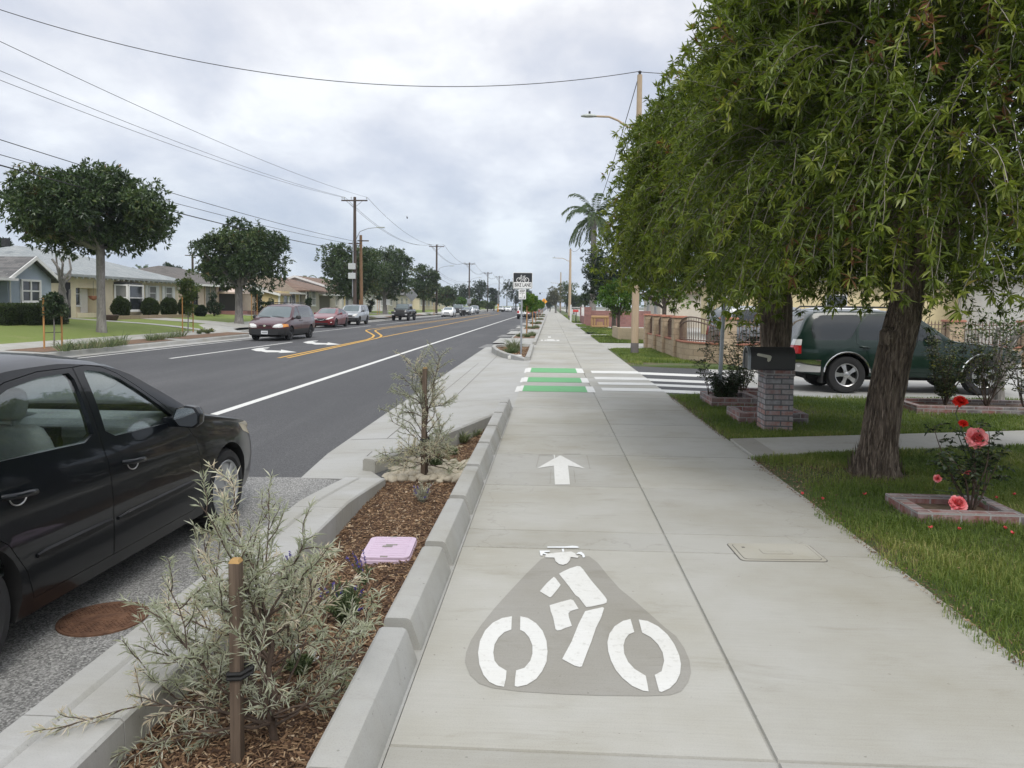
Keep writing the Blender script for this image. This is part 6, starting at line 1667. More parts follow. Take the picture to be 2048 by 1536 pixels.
pr_ = MB(); pr_.extr([(.2, e + .05), (-3.2, e + 1.0), (2.0, e - .42), (2.0, e - .55), (.2, e - .10)][0:0] or [(-3.4, e + .95), (2.0, e - .40), (2.0, e - .54), (-3.4, e + .8)], -1.3, 1.6, 'y'); pr_.build('porch_roof', R4, h, uv=True)
MB().extr([(-3.4, e + .97), (2.05, e - .38), (2.05, e - .58), (-3.4, e + .77)], -1.37, -1.31, 'y').build('rake_board', M['trim'], h)
MB().bb(-3, 1.7, -1.0, -.85, -.3, e - .3).build('porch_wall', C_yel, h)
for yy in (-1.0, 1.4): MB().bb(1.75, 1.88, yy - .07, yy + .07, -.2, e - .45).build('porch_post', M['trim'], h)
for pa, pb, lt in ((566, 589, (3, 1)), (598, 606, (2, 1))):
    window(h, .02, (fyl(pa) + fyl(pb)) / 2, lv(xp(580, 598, X).z), fyl(pb) - fyl(pa), 1.35, lights=lt, fw=.1)
# 5 cream house with brown hip roof and a garage porch
X = -25.6; ya, yb = fy(609, X) + .6, fy(681, X); W = yb - ya; zb = .75; ev = xp(640, 583, X).z; rz_ = xp(600, 559, X - 5).z
h = house_root(X, ya, zb, 'cream house with brown hip roof and a shadowed garage porch'); lv = lambda z: z - zb; fyl = lambda px: fy(px, X) - ya
MB().bb(-10, 0, 0, W, -.3, lv(ev)).build('wall', C_tan, h)
hip_roof(-10, 0, 0, W, lv(ev) + .05, lv(rz_), .5).build('roof', R5, h, uv=True)
g0, g1 = fyl(639), fyl(659)
MB().bb(0, .03, g0, g1, -.2, lv(ev) - .5).build('garage_door', plain('taupe_door', (.17, .15, .125), .7), h)
pp_ = MB(); pp_.bb(0, 1.8, g0 - .2, g1 + .3, lv(ev) - .45, lv(ev) - .28); pp_.build('porch_roof', M['trim'], h)
MB().bb(1.65, 1.8, g1 + .1, g1 + .25, -.2, lv(ev) - .45).build('porch_post', C_yel, h)
for pa, pb, lt in ((612, 617, (1, 2)), (622, 630, (3, 2)), (671, 677, (1, 2))):
    window(h, .0, (fyl(pa) + fyl(pb)) / 2, lv(xp(640, 597, X).z), fyl(pb) - fyl(pa), 1.5, lights=lt, fw=.12)
MB().tube([(-3, 2, lv(rz_) - .5), (-3, 2, lv(rz_) + .5)], .12, 8).build('chimney', M['bark_dark'], h)
# 6 white gabled house
X = -25.0; ya = fy(683, X); yb = fy(735, X); W = yb - ya; zb = .75; e = xp(715, 583, X).z - zb; r_ = xp(652, 565, X - 5).z - zb + .5
h = house_root(X, ya, zb, 'white house whose gable shows behind the twin utility poles'); 
w_ = MB(); w_.add([(0, 0, -.3), (0, W, -.3), (0, W, e), (0, 0, e), (-11, 0, -.3), (-11, W, -.3), (-11, W, e), (-11, 0, e), (-5.5, 0, r_ - .12), (-5.5, W, r_ - .12)], [(0, 1, 2, 3), (4, 7, 6, 5), (0, 3, 8, 7, 4), (1, 5, 6, 9, 2)]); w_.build('wall', C_wht, h)
gable_roof(-11, 0, 0, W, e, r_, 'y', .5).build('roof', R5, h, uv=True); rake(-11, 0, -.5, e, r_, .5, M['trim'], h, 'y', .06, .25)
MB().bb(-6.3, -5.7, -.04, .0, r_ - 1.3, r_ - .6).build('vent', M['grey_box'], h)
window(h, .0, W * .6, 1.4, 1.6, 1.4, lights=(2, 2)); MB().bb(0, .05, W * .15, W * .15 + 1, .0, 2.1).build('door', doorm, h)
# 7-9 further houses
for px0, px1, X, roof, col, lab, zr_, kind in ((737, 772, -25, R1, C_wht, 'white house with grey roof between the two dark street trees', 5.2, 'h'), (776, 826, -26, R1, C_tan, 'grey roofed house behind the dark pickup', 5.0, 'h'),
                                     (838, 874, -24.5, R4, C_cream, 'tan house with orange tiled roof beyond the small street tree', 4.9, 'g'), (876, 902, -25, R4, C_cream, 'last cream house in the row before the bronze tree', 4.7, 'h')):
    ya, yb = fy(px0, X), fy(px1, X); W = yb - ya; h = house_root(X, ya, .72, lab)
    MB().bb(-10, 0, 0, W, -.3, 2.5).build('wall', col, h)
    if kind == 'h': hip_roof(-10, 0, 0, W, 2.55, zr_ - .7, .5).build('roof', roof, h, uv=True)
    else:
        gable_roof(-10, 0, 0, W, 2.5, zr_ - .7, 'y', .5).build('roof', roof, h, uv=True); MB().bb(-5.4, -4.6, 1, 1.8, 2.6, zr_ + .2).build('chimney', M['brick_red'], h, uv=True)
    n = max(2, int(W / 4))
    for i in range(n): window(h, 0, W * (i + .5) / n, 1.35, 1.4, 1.3, lights=(2, 2))
# houses on the near side, behind the yard
h = empty('house', (9.5, 38, 0), 0, 'pale yellow house behind the arched iron fence', 'house')
C_y2 = stucco('pale_yellow_stucco', (.66, .56, .34))
MB().bb(0, 14, 0, 10, -.2, 3.0).build('wall', C_y2, h); hip_roof(0, 14, 0, 10, 3.05, 5.2, .5).build('roof', R3, h, uv=True)
for xx in (1.6, 4.6, 8.0): window(h, xx, 0, 1.55, 1.0, 1.5, 'y', (1, 2))
for yy in (3, 7): wn_ = window(h, 0, yy, 1.5, 1.4, 1.3, lights=(2, 1)); wn_.rotation_euler = (0, 0, math.pi)
h = empty('house', (20, 31, 0), 0, 'white house behind the green car and the spiked iron fence', 'house')
MB().bb(0, 16, 0, 9, -.2, 3.0).build('wall', C_wht, h); hip_roof(0, 16, 0, 9, 3.05, 5.2, .5).build('roof', R1, h, uv=True)
for xx in (2, 5.5, 9): window(h, xx, 0, 1.5, 1.4, 1.4, 'y', (2, 2))
MB().bb(11.5, 14.5, -.04, 0, 0, 2.3).build('garage_door', M['trim'], h)
h = empty('house', (9, 62, 0), 0, 'tan house with low roof behind the red block wall', 'house')
MB().bb(0, 12, 0, 11, -.2, 2.8).build('wall', C_tan, h); hip_roof(0, 12, 0, 11, 2.85, 4.8, .5).build('roof', R4, h, uv=True)
for yy in (2.5, 7.5): wn_ = window(h, 0, yy, 1.5, 1.4, 1.3, lights=(2, 1)); wn_.rotation_euler = (0, 0, math.pi)

# hedges and clipped shrubs in front of the houses
def clipped(name, loc, dims, label, seed, box=False, m='hedge', n=5200, L=.085, W=.05, group='clipped shrubs by the houses'):
    g = np.random.default_rng(seed); t = empty(name, loc, 0, label, 'hedge' if box else 'shrub', group)
    if box:
        P = (g.random((n, 3)) - .5); ax = g.integers(0, 3, n); sg = np.where(g.random(n) < .5, -1, 1); P[np.arange(n), ax] = .5 * sg * (1 - .06 * g.random(n) ** 2); N = np.zeros((n, 3)); N[np.arange(n), ax] = sg
        P = P * np.array(dims) + np.array([0, 0, dims[2] / 2])
    else:
        N = nrm(g.normal(size=(n, 3))); P = N * np.array(dims) / 2 * (.90 + .13 * g.random((n, 1))) * (1 + .07 * np.sin(N[:, :1] * 7 + seed) + .07 * np.sin(N[:, 2:] * 6 + N[:, 1:2] * 5 + seed * 2)) + np.array([0, 0, dims[2] * .5])
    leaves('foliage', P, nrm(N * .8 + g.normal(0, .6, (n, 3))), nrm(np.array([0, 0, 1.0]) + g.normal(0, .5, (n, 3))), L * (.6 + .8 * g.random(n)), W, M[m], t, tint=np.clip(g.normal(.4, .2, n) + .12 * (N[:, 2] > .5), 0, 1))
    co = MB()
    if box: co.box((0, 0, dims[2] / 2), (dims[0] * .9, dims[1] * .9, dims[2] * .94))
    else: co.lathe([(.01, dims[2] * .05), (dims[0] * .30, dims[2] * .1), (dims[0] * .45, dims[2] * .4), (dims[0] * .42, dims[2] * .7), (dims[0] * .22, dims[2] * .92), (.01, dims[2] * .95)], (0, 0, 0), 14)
    co.build('dark_core', M['hedge_core'], t); return t
M['hedge_core'] = plain('hedge_shade_core', (.012, .018, .008), .95)  # near-black solid core: shade inside the foliage put into its colour
def cl_px(pxa, pxb, py0, py1, X, label, sd, box=False, depth=1.6, **k):
    a, b_ = xp(pxa, py1, X), xp(pxb, py1, X); zt = xp((pxa + pxb) / 2, py0, X).z; y = (a.y + b_.y) / 2; z = zl(X, y)
    w_ = (b_.y - a.y) if box else (pxb - pxa) * y / 1500 / 1.1; return clipped('clipped_hedge' if box else 'clipped_shrub', (X, y, z), (depth if box else w_, w_, zt - z), label, sd, box, **k)
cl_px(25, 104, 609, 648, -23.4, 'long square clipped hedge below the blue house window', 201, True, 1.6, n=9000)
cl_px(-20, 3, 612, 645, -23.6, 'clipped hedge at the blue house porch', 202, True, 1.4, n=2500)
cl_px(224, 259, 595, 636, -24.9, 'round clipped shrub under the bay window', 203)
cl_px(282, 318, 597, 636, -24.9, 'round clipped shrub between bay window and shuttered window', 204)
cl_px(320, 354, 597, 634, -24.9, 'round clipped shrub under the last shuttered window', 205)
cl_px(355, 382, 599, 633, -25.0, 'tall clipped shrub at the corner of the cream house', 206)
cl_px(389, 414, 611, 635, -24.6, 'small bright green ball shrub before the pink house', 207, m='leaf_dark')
for px, py, hw, hh, X, lab, sd in ((428, 610, 14, 26, -24.4, 'rose bush before the pink house window', 211), (518, 606, 12, 32, -24.0, 'tall narrow shrub between the pink and yellow houses', 212), (540, 612, 10, 14, -24, 'leafy shrub by the yellow house porch', 213), (616, 606, 6, 16, -24, 'slender shrub by the cream garage', 214), (741, 610, 8, 16, -23.5, 'round bush before the white house', 215), (905, 606, 10, 8, -22, 'yellow green bush at the row end', 216)):
    c = xp(px, py, X); broad_tree('garden_shrub', (c.x, c.y, zl(c.x, c.y)), c, (hw * c.y / 1500, hw * c.y / 1500, hh * c.y / 1500), lab, sd, 18, 26, .11, .06, M['leaf_dark'], M['bark_dark'], .05, cat='shrub', blobk=.42, ros=6, group='garden shrubs across the street')
# pollarded bare stump
random.seed(4); c = on_lawn(128, -23.6); t = empty('bare_stump', (c[0], c[1], c[2]), 0, 'bare grey pollarded tree stump with cut limbs before the cream house', 'tree'); mb = MB()
kx = c[1] / 1500
def S_(px, py): return Vector(((0), (px - 128) * kx * 1.12, (648 - py) * kx * 1.06))
for pts, r0, r1 in (([(128, 650), (127, 610), (126, 585), (124, 562)], .30, .20), ([(126, 590), (116, 566), (106, 545), (104, 527)], .14, .08), ([(125, 575), (117, 545), (114, 512)], .10, .05), ([(126, 570), (126, 530), (131, 510)], .10, .04), ([(127, 565), (136, 545), (140, 522)], .11, .06), ([(130, 578), (146, 562), (156, 543)], .09, .05), ([(124, 560), (120, 535), (122, 525)], .10, .06), ([(130, 640), (142, 615), (149, 584)], .13, .08)):
    p = [S_(*q) + Vector((random.gauss(0, .12), 0, 0)) for q in pts]; mb.tube(p, list(np.linspace(r0 * .62, r1 * .62, len(p))), 9)
mb.build('trunk', M['bark_pale'], t, smooth=True)
b = MB(); y0, y1 = fy(134, -25.6), fy(151, -25.6); b0_ = MB()
t = empty('iron_gate', (-25.9, y0, .7), 0, 'black iron gate between the blue and cream houses', 'gate')
for i in range(16): b.bb(-.02, .02, (y1 - y0) * i / 15 - .02, (y1 - y0) * i / 15 + .02, 0, 1.9)
b.build('bars', M['iron_black'], t); MB().bb(-.03, -.025, 0, y1 - y0, 0, 1.75).build('backing', M['iron_black'], t)
pbm = MB(); p = xp(187, 594, -25.6); t = empty('hanging_basket', tuple(p), 0, 'terracotta coloured basket hanging in the cream house porch', 'basket')
pbm.lathe([(.02, -.2), (.2, -.1), (.27, .05), (.25, .06), (.02, .02)], (0, 0, 0), 14); pbm.build('bowl', M['terracotta'], t); MB().tube([(0, 0, .05), (0, 0, .9)], .01, 4).build('chain', M['wire'], t)
p = on_lawn(222, -23.8); lb = MB()
lb.lathe([(.3, 0), (.42, .28), (.38, .3), (.02, .26)], (0, 0, 0), 16); o = lb.build('plant_pot', plain('brown_pot', (.07, .045, .035), .7)); o.location = p; tag(o, 'wide brown plant pot at the foot of the banded street tree', 'pot')
be = MB(); n = 10
for i in range(n):
    ya_, yb_ = fy(218, -24.2) + i * (fy(385, -24.2) - fy(218, -24.2)) / n, fy(218, -24.2) + (i + 1) * (fy(385, -24.2) - fy(218, -24.2)) / n; be.bb(-24.3, -24.1, ya_, yb_ - .02, zl(-24.2, ya_) - .05, zl(-24.2, ya_) + .2)
tag(be.build('garden_edging', M['slump']), 'low stone edging along the shrub bed of the cream house', 'edging')

# ------------------------------------------------------------------ poles, wires, lamps
PX = -18.7
pole_y = [21, 71, 122.5, 172, 223, 272, 322]
ptop = [11.4] + [dp(a, b_, y).z for a, b_, y in ((706, 394, 71), (872, 489, 122.5), (938, 525, 172), (975, 544, 223), (998, 552, 272), (1012, 566, 322))]
def utility_pole(i):
    y, zt = pole_y[i], ptop[i]; z0 = .05
    desc = ['', 'tall utility pole with two grey cabinets beside a shorter tan pole', 'second utility pole along the far kerb, beside the low street tree', 'third utility pole along the far kerb', 'fourth utility pole along the far kerb', 'fifth utility pole far along the street', 'last faint utility pole far along the street'][i]
    t = empty('utility_pole', (PX, y, z0), 0, desc, 'utility pole', 'wooden utility poles'); H = zt - z0
    MB().tube([(0, 0, -.2), (0, 0, H * .5), (0, 0, H)], [.19, .165, .13], 14).build('pole', M['pole'], t, smooth=True)
    k = 1.0 if i < 3 else 1.25
    MB().box((0, -.14, H - .35), (2.5, .10 * k, .12 * k)).build('crossarm', M['pole'], t)
    for x in (-1.18, -.95, .25 if i > 1 else -.3, 1.18):
        ib = MB(); ib.lathe([(.02, -.29), (.02, -.16), (.055, -.14), (.06, -.06), (.03, 0), (.001, .01)], (x, -.14, H), 10); ib.build('insulator', M['grey_box'], t)
    br = MB()
    for s in (-1, 1): br.tube([(s * .75, -.16, H - .42), (s * .1, -.17, H - .95)], .018, 5)
    br.build('brace', M['pole'], t)
    MB().box((0, 0, H - 4.4), (1.2 if i == 1 else .9, .09, .11)).build('lower_crossarm', M['pole'], t)
    ar = MB(); zA = H - 4.0 if i == 1 else H - 4.6
    ar.tube([(.12, .0, zA), (.5, 0, zA + .75), (1.3, 0, zA + 1.05), (2.3, 0, zA + 1.15)], .035, 6); ar.build('lamp_arm', M['galv'], t, smooth=True)
    lh = MB(); lh.box((2.5, 0, zA + 1.14), (.75, .24, .11)); lh.build('lamp_head', M['lamp_grey'], t, bevel=.03)
    if i == 1:
        for z in (dp(703, 533, 71).z, dp(703, 552, 71).z): MB().box((-.18, -.36, z - z0), (.66, .30, .56)).build('cabinet', M['grey_box'], t, bevel=.02)
        MB().tube([(-.17, -.15, 2.2), (-.17, -.16, 4.6)], .05, 6).build('conduit', M['galv'], t)
        MB().tube([(-.12, -.18, 4.8), (-.12, -.18, H - 4.2)], .06, 6).build('conduit', M['galv'], t)
    return t
for i in range(1, 7): utility_pole(i)
zt2 = dp(711, 472, 72).z; t = empty('utility_pole', (PX + .42, 71.6, .05), 0, 'shorter tan wooden pole leaning against the pole with cabinets', 'utility pole', 'wooden utility poles')
MB().tube([(.1, 0, -.2), (0, 0, zt2)], [.17, .13], 14).build('pole', M['pole_new'], t, smooth=True); MB().box((.25, -.1, zt2 - .55), (1.1, .09, .11)).build('crossarm', M['pole'], t)
# poles in the back lots
for px, py, Y, lab in ((385, 515, 105, 'back lot pole behind the brown roof'), (534, 540, 150, 'thin back lot pole behind the tan roof')):
    c = dp(px, py, Y); t = empty('utility_pole', (c.x, c.y, .6), 0, lab, 'utility pole', 'wooden utility poles'); MB().tube([(0, 0, 0), (0, 0, c.z)], [.2, .15], 8).build('pole', M['pole'], t, smooth=True); MB().box((0, 0, c.z - .3), (2.2, .1, .12)).build('crossarm', M['pole'], t)
def cable(p, q, sag, r, label, n=40):
    p, q = Vector(p), Vector(q); pts = [p.lerp(q, i / n) - Vector((0, 0, 4 * sag * (i / n) * (1 - i / n))) for i in range(n + 1)]
    o = MB().tube(pts, r, 5).build('overhead_cable', M['wire'], smooth=True)
    return tag(o, label, 'cable', 'overhead cables')
def at0(py, X):
    p = xp(0, py, X); return p
for k, (dx, py0, nm) in enumerate(((1.18, 90, 'top'), (-.95, 142, 'middle'), (-1.18, 160, 'lower'))):
    X = PX + dx; a = Vector((X, 71, ptop[1] - .02)); m0 = at0(py0, X); s_ = (m0 - a) / (71 - m0.y) * (71 - 18); e = a + s_
    cable(a, (X, 18, e.z + .35), .55, .011, f'{nm} wire of the three falling to the crossarm of the pole with cabinets')
    for j in range(1, 6):
        cable((X, pole_y[j] + .0, ptop[j] - .02), (X, pole_y[j + 1], ptop[j + 1] - .02), 1.5, .013 + .003 * j, f'{nm} wire of the pole line, span {"one two three four five".split()[j - 1]} past the cabinets')
for py0, dz, r, nm in ((283, -4.2, .016, 'upper'), (313, -4.5, .014, 'middle'), (334, -5.2, .026, 'lowest thick')):
    a = Vector((PX + .1, 71, ptop[1] + dz)); m0 = at0(py0, PX + .1); e = a + (m0 - a) / (71 - m0.y) * (71 - 18)
    cable(a, (PX + .1, 18, e.z + .25), .35, r, f'{nm} telephone cable crossing the wide street tree')
    for j in range(1, 4): cable((PX + .1, pole_y[j], ptop[j] + dz), (PX + .1, pole_y[j + 1], ptop[j + 1] + dz), .9, r, f'{nm} telephone cable, span {"one two three".split()[j - 1]} past the cabinets')
# lamps on the near side
LB = gp(1269, 708, 0)
def lamp_pole(base, ztop, zarm, label, square=True, arm=1.5, s=.23):
    t = empty('lamp_pole', base, 0, label, 'street lamp', 'tan lamp poles along the pavement')
    pl = MB(); pl.tube([(0, 0, 0), (0, 0, ztop * .5), (0, 0, ztop)], [s * .56, s * .5, s * .36], 8); pl.build('pole', M['beige_lamp'], t)
    MB().tube([(0, 0, -.1), (0, 0, .38)], [s * .60, s * .575], 8).build('base', plain('grey_pole_foot', (.16, .145, .14), .9), t)
    ab = MB(); ab.tube([(0, -.02, zarm - .28), (-.35, -.02, zarm - .25), (-.7, -.02, zarm - .02), (-1.0, -.02, zarm + .10), (-arm, -.02, zarm + .12)], .035, 8)
    ab.build('arm', M['beige_lamp'], t, smooth=True)
    hd = MB(); n = 9; vs = []
    for i in range(n):
        u = i / (n - 1); w_ = .14 * math.sin(math.pi * (.10 + .86 * u)) ** .6; hh_ = .085 * math.sin(math.pi * (.12 + .8 * u)) ** .6
        vs += [(-arm + .08 - .52 * u, -.02 + w_ * math.cos(a), zarm + .115 + hh_ * (math.sin(a) if math.sin(a) > 0 else .35 * math.sin(a))) for a in [2 * math.pi * q / 12 for q in range(12)]]
    hd.add(vs, [(j * 12 + i, j * 12 + (i + 1) % 12, (j + 1) * 12 + (i + 1) % 12, (j + 1) * 12 + i) for j in range(n - 1) for i in range(12)] + [tuple(range(12)), tuple(range((n - 1) * 12, n * 12))])
    ho = hd.build('lamp_head', M['lamp_grey'], t, smooth=True, angle=60)
    MB().tube([(-arm - .15, -.02, zarm + .18), (-arm - .15, -.02, zarm + .28)], .035, 8).build('photocell', M['black_plastic'], ho)
    ins = MB(); ins.lathe([(.04, -.05), (.05, .0), (.04, .06), (.07, .1), (.02, .14)], (0, 0, ztop), 10); ins.build('insulator', M['black_plastic'], t)
    return t
zt_ = dp(1270, 150, LB.y).z; za_ = dp(1200, 240, LB.y).z
lamp_pole((LB.x, LB.y, 0), zt_, za_, 'tan lamp pole with curved arm rising out of the weeping tree')
c = gp(1139, 637, 0); lamp_pole((c.x, 98, 0), dp(1140, 498, 98).z, dp(1125, 518, 98).z, 'second tan lamp pole down the pavement', arm=1.9, s=.34)
lamp_pole((2.5, 190, 0), dp(1121, 545, 190).z, dp(1113, 567, 190).z, 'third thin lamp pole far down the pavement', arm=2.2, s=.36)
cable((PX, 21, dp(0, 38, 21.9).z + .95), (LB.x, LB.y, zt_ + .12), 1.55, .0125, 'single cable strung across the street to the lamp pole top')
cable((LB.x, LB.y, zt_ + .1), (LB.x + 9, LB.y - 1, zt_ + .2), .3, .012, 'cable running from the lamp pole top into the weeping tree')
cable((LB.x - .05, LB.y, zt_ - .1), (2.5, 98, dp(1140, 498, 98).z), 2.2, .014, 'thin cable between the two tan lamp poles')
# signal gear at the far crossing
c = dp(996, 612, 205); t = empty('signal_mast', (c.x, 205, 0), 0, 'signal mast with yellow foot and long arm at the far crossing', 'traffic signal'); MB().tube([(0, 0, -.2), (0, 0, 2.0)], .14, 8).build('foot', M['sign_orange'], t); MB().tube([(0, 0, 2.0), (0, 0, 5.6)], .11, 8).build('pole', M['galv'], t); MB().tube([(0, 0, 4.2), (1.5, 0, 5.4), (6, 0, 6.0)], .08, 6).build('arm', M['galv'], t)
for x in (-.5, 4.2): MB().box((x, -.2, 5.5 if x > 0 else 4.0), (.4, .3, .95)).build('signal_head', M['sign_black'], t)
c = dp(1028, 575, 215); t = empty('lamp_pole', (c.x, 215, 0), 0, 'thin silver lamp pole in front of the tall dark tree', 'street lamp'); MB().tube([(0, 0, -.2), (0, 0, c.z)], [.13, .09], 8).build('pole', M['galv'], t)
c = dp(1080, 587, 215); t = empty('traffic_signal', (c.x, 215, c.z), 0, 'black signal head hanging over the far crossing', 'traffic signal'); MB().box((0, 0, 0), (.42, .3, .5)).build('signal_head', M['sign_black'], t); MB().tube([(0, 0, .2), (1.2, 0, .35), (3.6, 0, .1)], .03, 5).build('arm', M['galv'], t)

# ------------------------------------------------------------------ signs
def text_obj(s, size, loc, rot, m, name, parent, sx_=1.0, bold=.0):
    cu = bpy.data.curves.new('txt', 'FONT'); cu.body = s; cu.size = size; cu.align_x = 'CENTER'; cu.align_y = 'CENTER'; cu.offset = bold; cu.extrude = .0008; cu.resolution_u = 3
    o = bpy.data.objects.new('txt', cu); COL.objects.link(o); dg = bpy.context.evaluated_depsgraph_get(); me = bpy.data.meshes.new_from_object(o.evaluated_get(dg)); bpy.data.objects.remove(o)
    ob = link_mesh(name, me, m, parent); ob.location = loc; ob.rotation_euler = rot; ob.scale = (sx_, 1, 1); return ob
def rrect(w, h, r, n=5):
    o = []
    for cx_, cz_, a0 in ((w / 2 - r, h / 2 - r, 0), (-w / 2 + r, h / 2 - r, 90), (-w / 2 + r, -h / 2 + r, 180), (w / 2 - r, -h / 2 + r, 270)):
        for i in range(n + 1): a = R(a0 + 90 * i / n); o.append((cx_ + r * math.cos(a), cz_ + r * math.sin(a)))
    return o
SP = gp(1042, 711, -.05); t = empty('bike_lane_sign', (SP.x, SP.y, -.06), 0, 'bike lane sign on a steel post in the small kerbed bed', 'sign'); H = dp(1043, 545, SP.y).z + .06
MB().bb(-.03, .03, .02, .07, -.2, H + .0).build('post', M['galv'], t)
sw_m = (dp(1064, 560, SP.y).x - dp(1025, 560, SP.y).x); sh_m = dp(1044, 545, SP.y).z - dp(1044, 577.5, SP.y).z; zc_ = H - sh_m / 2
pl = MB(); pl.extr(rrect(sw_m, sh_m, .035), 0, .004, 'y'); plate = pl.build('sign_plate', M['sign_white'], t); plate.location = (.03, 0, zc_)
bk = MB(); bk.extr(rrect(sw_m - .03, sh_m - .03, .028), -.0018, 0, 'y'); bk.build('border', M['sign_black'], plate)
w2 = MB(); hh_ = sh_m * .36; w2.extr(rrect(sw_m - .055, hh_, .012), -.0034, -.0018, 'y'); w2.v = [(v[0], v[1], v[2] - sh_m * .275) for v in w2.v]; w2.build('lower_field', M['sign_white'], plate)
text_obj('BIKE LANE', .165, (0, -.0036, -sh_m * .275), (R(90), 0, 0), M['sign_black'], 'lettering', plate, .70, .0035)
bi = MB(); z0 = sh_m * .10; Y_ = -.004
def ring(mb, cx_, cz_, r, w_, n=28):
    vs = []
    for i in range(n): a = 2 * math.pi * i / n; vs += [(cx_ + (r - w_) * math.cos(a), Y_, cz_ + (r - w_) * math.sin(a)), (cx_ + r * math.cos(a), Y_, cz_ + r * math.sin(a))]
    mb.add(vs, [(2 * i, 2 * i + 1, (2 * i + 3) % (2 * n), (2 * i + 2) % (2 * n)) for i in range(n)])
def bar(mb, x0, z0_, x1, z1, w_):
    d = Vector((x1 - x0, z1 - z0_)).normalized(); s = Vector((-d.y, d.x)) * w_ / 2
    mb.add([(x0 + s.x, Y_ - .0004, z0_ + s.y), (x1 + s.x, Y_ - .0004, z1 + s.y), (x1 - s.x, Y_ - .0004, z1 - s.y), (x0 - s.x, Y_ - .0004, z0_ - s.y)], [(0, 1, 2, 3)])
u = sw_m / 810 * .97   # from the enlarged photograph of the sign: wheels 210 px across on an 810 px plate
for cx_, cz_ in ((-165, 0), (165, 0)): ring(bi, cx_ * u, z0 - .035 + cz_ * u, 108 * u, 24 * u)
for a in ((-165, 0, -78, 150, 20), (-78, 205, -60, 105, 20), (-78, 205, -30, 205, 22), (-72, 130, 60, 135, 18), (-72, 120, 10, 0, 18), (10, 0, 62, 150, 18), (62, 135, 160, 0, 18), (10, 0, 165, 0, 16), (35, 165, 115, 178, 24), (10, -10, -10, -75, 16)): bar(bi, a[0] * u, z0 - .035 + a[1] * u, a[2] * u, z0 - .035 + a[3] * u, a[4] * u)
bi.build('bicycle_symbol', M['sign_white'], plate)
s2w = dp(1051, 590, SP.y).x - dp(1036, 590, SP.y).x; s2h = dp(1044, 578.5, SP.y).z - dp(1044, 599, SP.y).z; z2 = H - sh_m - .012 - s2h / 2
pl = MB(); pl.extr(rrect(s2w, s2h, .02), 0, .004, 'y'); p2 = pl.build('sign_plate', M['sign_white'], t); p2.location = (.02, 0, z2)
rm_ = MB(); rm_.extr(rrect(s2w - .012, s2h - .012, .016), -.0012, 0, 'y'); rm_.build('border', M['sign_grey'], p2)
iw = MB(); iw.extr(rrect(s2w - .022, s2h - .022, .013), -.0022, -.0012, 'y'); iw.build('field', M['sign_white'], p2)
text_obj('KEEP', .105, (0, -.0026, s2h * .30), (R(90), 0, 0), M['sign_black'], 'lettering', p2, .74, .002)
text_obj('LEFT RIGHT', .036, (0, -.0026, s2h * .085), (R(90), 0, 0), M['sign_black'], 'lettering', p2, .95, .0008)
sm2 = MB(); sm2.bb(-.004, .004, -.003, -.0024, -s2h * .42, s2h * .05)
Y_ = -.003
ring(sm2, -.085, -s2h * .36, .022, .006, 14); ring(sm2, -.035, -s2h * .36, .022, .006, 14); bar(sm2, -.085, -s2h * .36, -.055, -s2h * .26, .006); bar(sm2, -.06, -s2h * .26, -.035, -s2h * .36, .006)
sm2.add([(s2w * .27 + x * .9, -.0028, -s2h * .30 + z * .9) for x, z in ((-.014, .02), (.006, .03), (.022, -.005), (.012, -.01), (.016, -.05), (.004, -.05), (-.004, -.02), (-.018, -.05), (-.028, -.048), (-.014, -.01))], [tuple(range(10))]); ring(sm2, s2w * .27, -s2h * .30 + .046, .013, .0125, 10)
sm2.build('symbols', M['sign_black'], p2)
# diamond warning signs
def diamond(loc, size, H, label, face, back=False):
    t = empty('warning_sign', loc, 0, label, 'sign'); MB().bb(-.03, .03, .01, .05, -.2, H).build('post', M['galv'], t); k = size / math.sqrt(2)
    d = MB(); d.extr([(0, k), (k, 0), (0, -k), (-k, 0)], 0, .005, 'y'); o = d.build('sign_plate', face, t); o.location = (0, 0, H - k * .6); return o
p = dp(1088, 603, 150); o = diamond((p.x, 150, 0), .95, p.z + .4, 'small yellow orange diamond sign with a signal symbol far down the pavement', M['sign_orange'])
sb = MB()
for z, m_ in ((.0, 0),): sb.box((0, -.004, 0), (.22, .004, .52))
sb.build('symbol', M['sign_black'], o); rd_ = MB(); rd_.box((0, -.008, 0), (.20, .004, .20)); rd_.build('symbol_light', M['red'], o)
p = dp(824, 591, 100); diamond((p.x, 100, .05), 1.15, p.z + .45, 'grey back of a diamond sign beyond the dark pickup', M['sign_grey'])
p = dp(938, 603, 150); t = empty('road_sign', (p.x, 150, .05), 0, 'grey back of a square sign beside the parked row', 'sign'); MB().bb(-.03, .03, .01, .05, -.2, p.z + .5).build('post', M['galv'], t); MB().bb(-.42, .42, 0, .008, p.z - .45, p.z + .5).build('sign_plate', M['sign_grey'], t)
p = dp(776, 605, 92); t = empty('road_sign', (p.x, 92, .05), 0, 'small white sign on a post before the forked street tree', 'sign'); MB().bb(-.025, .025, .01, .05, -.2, p.z + .35).build('post', M['galv'], t); MB().bb(-.22, .22, 0, .006, p.z - .35, p.z + .35).build('sign_plate', M['sign_white'], t)
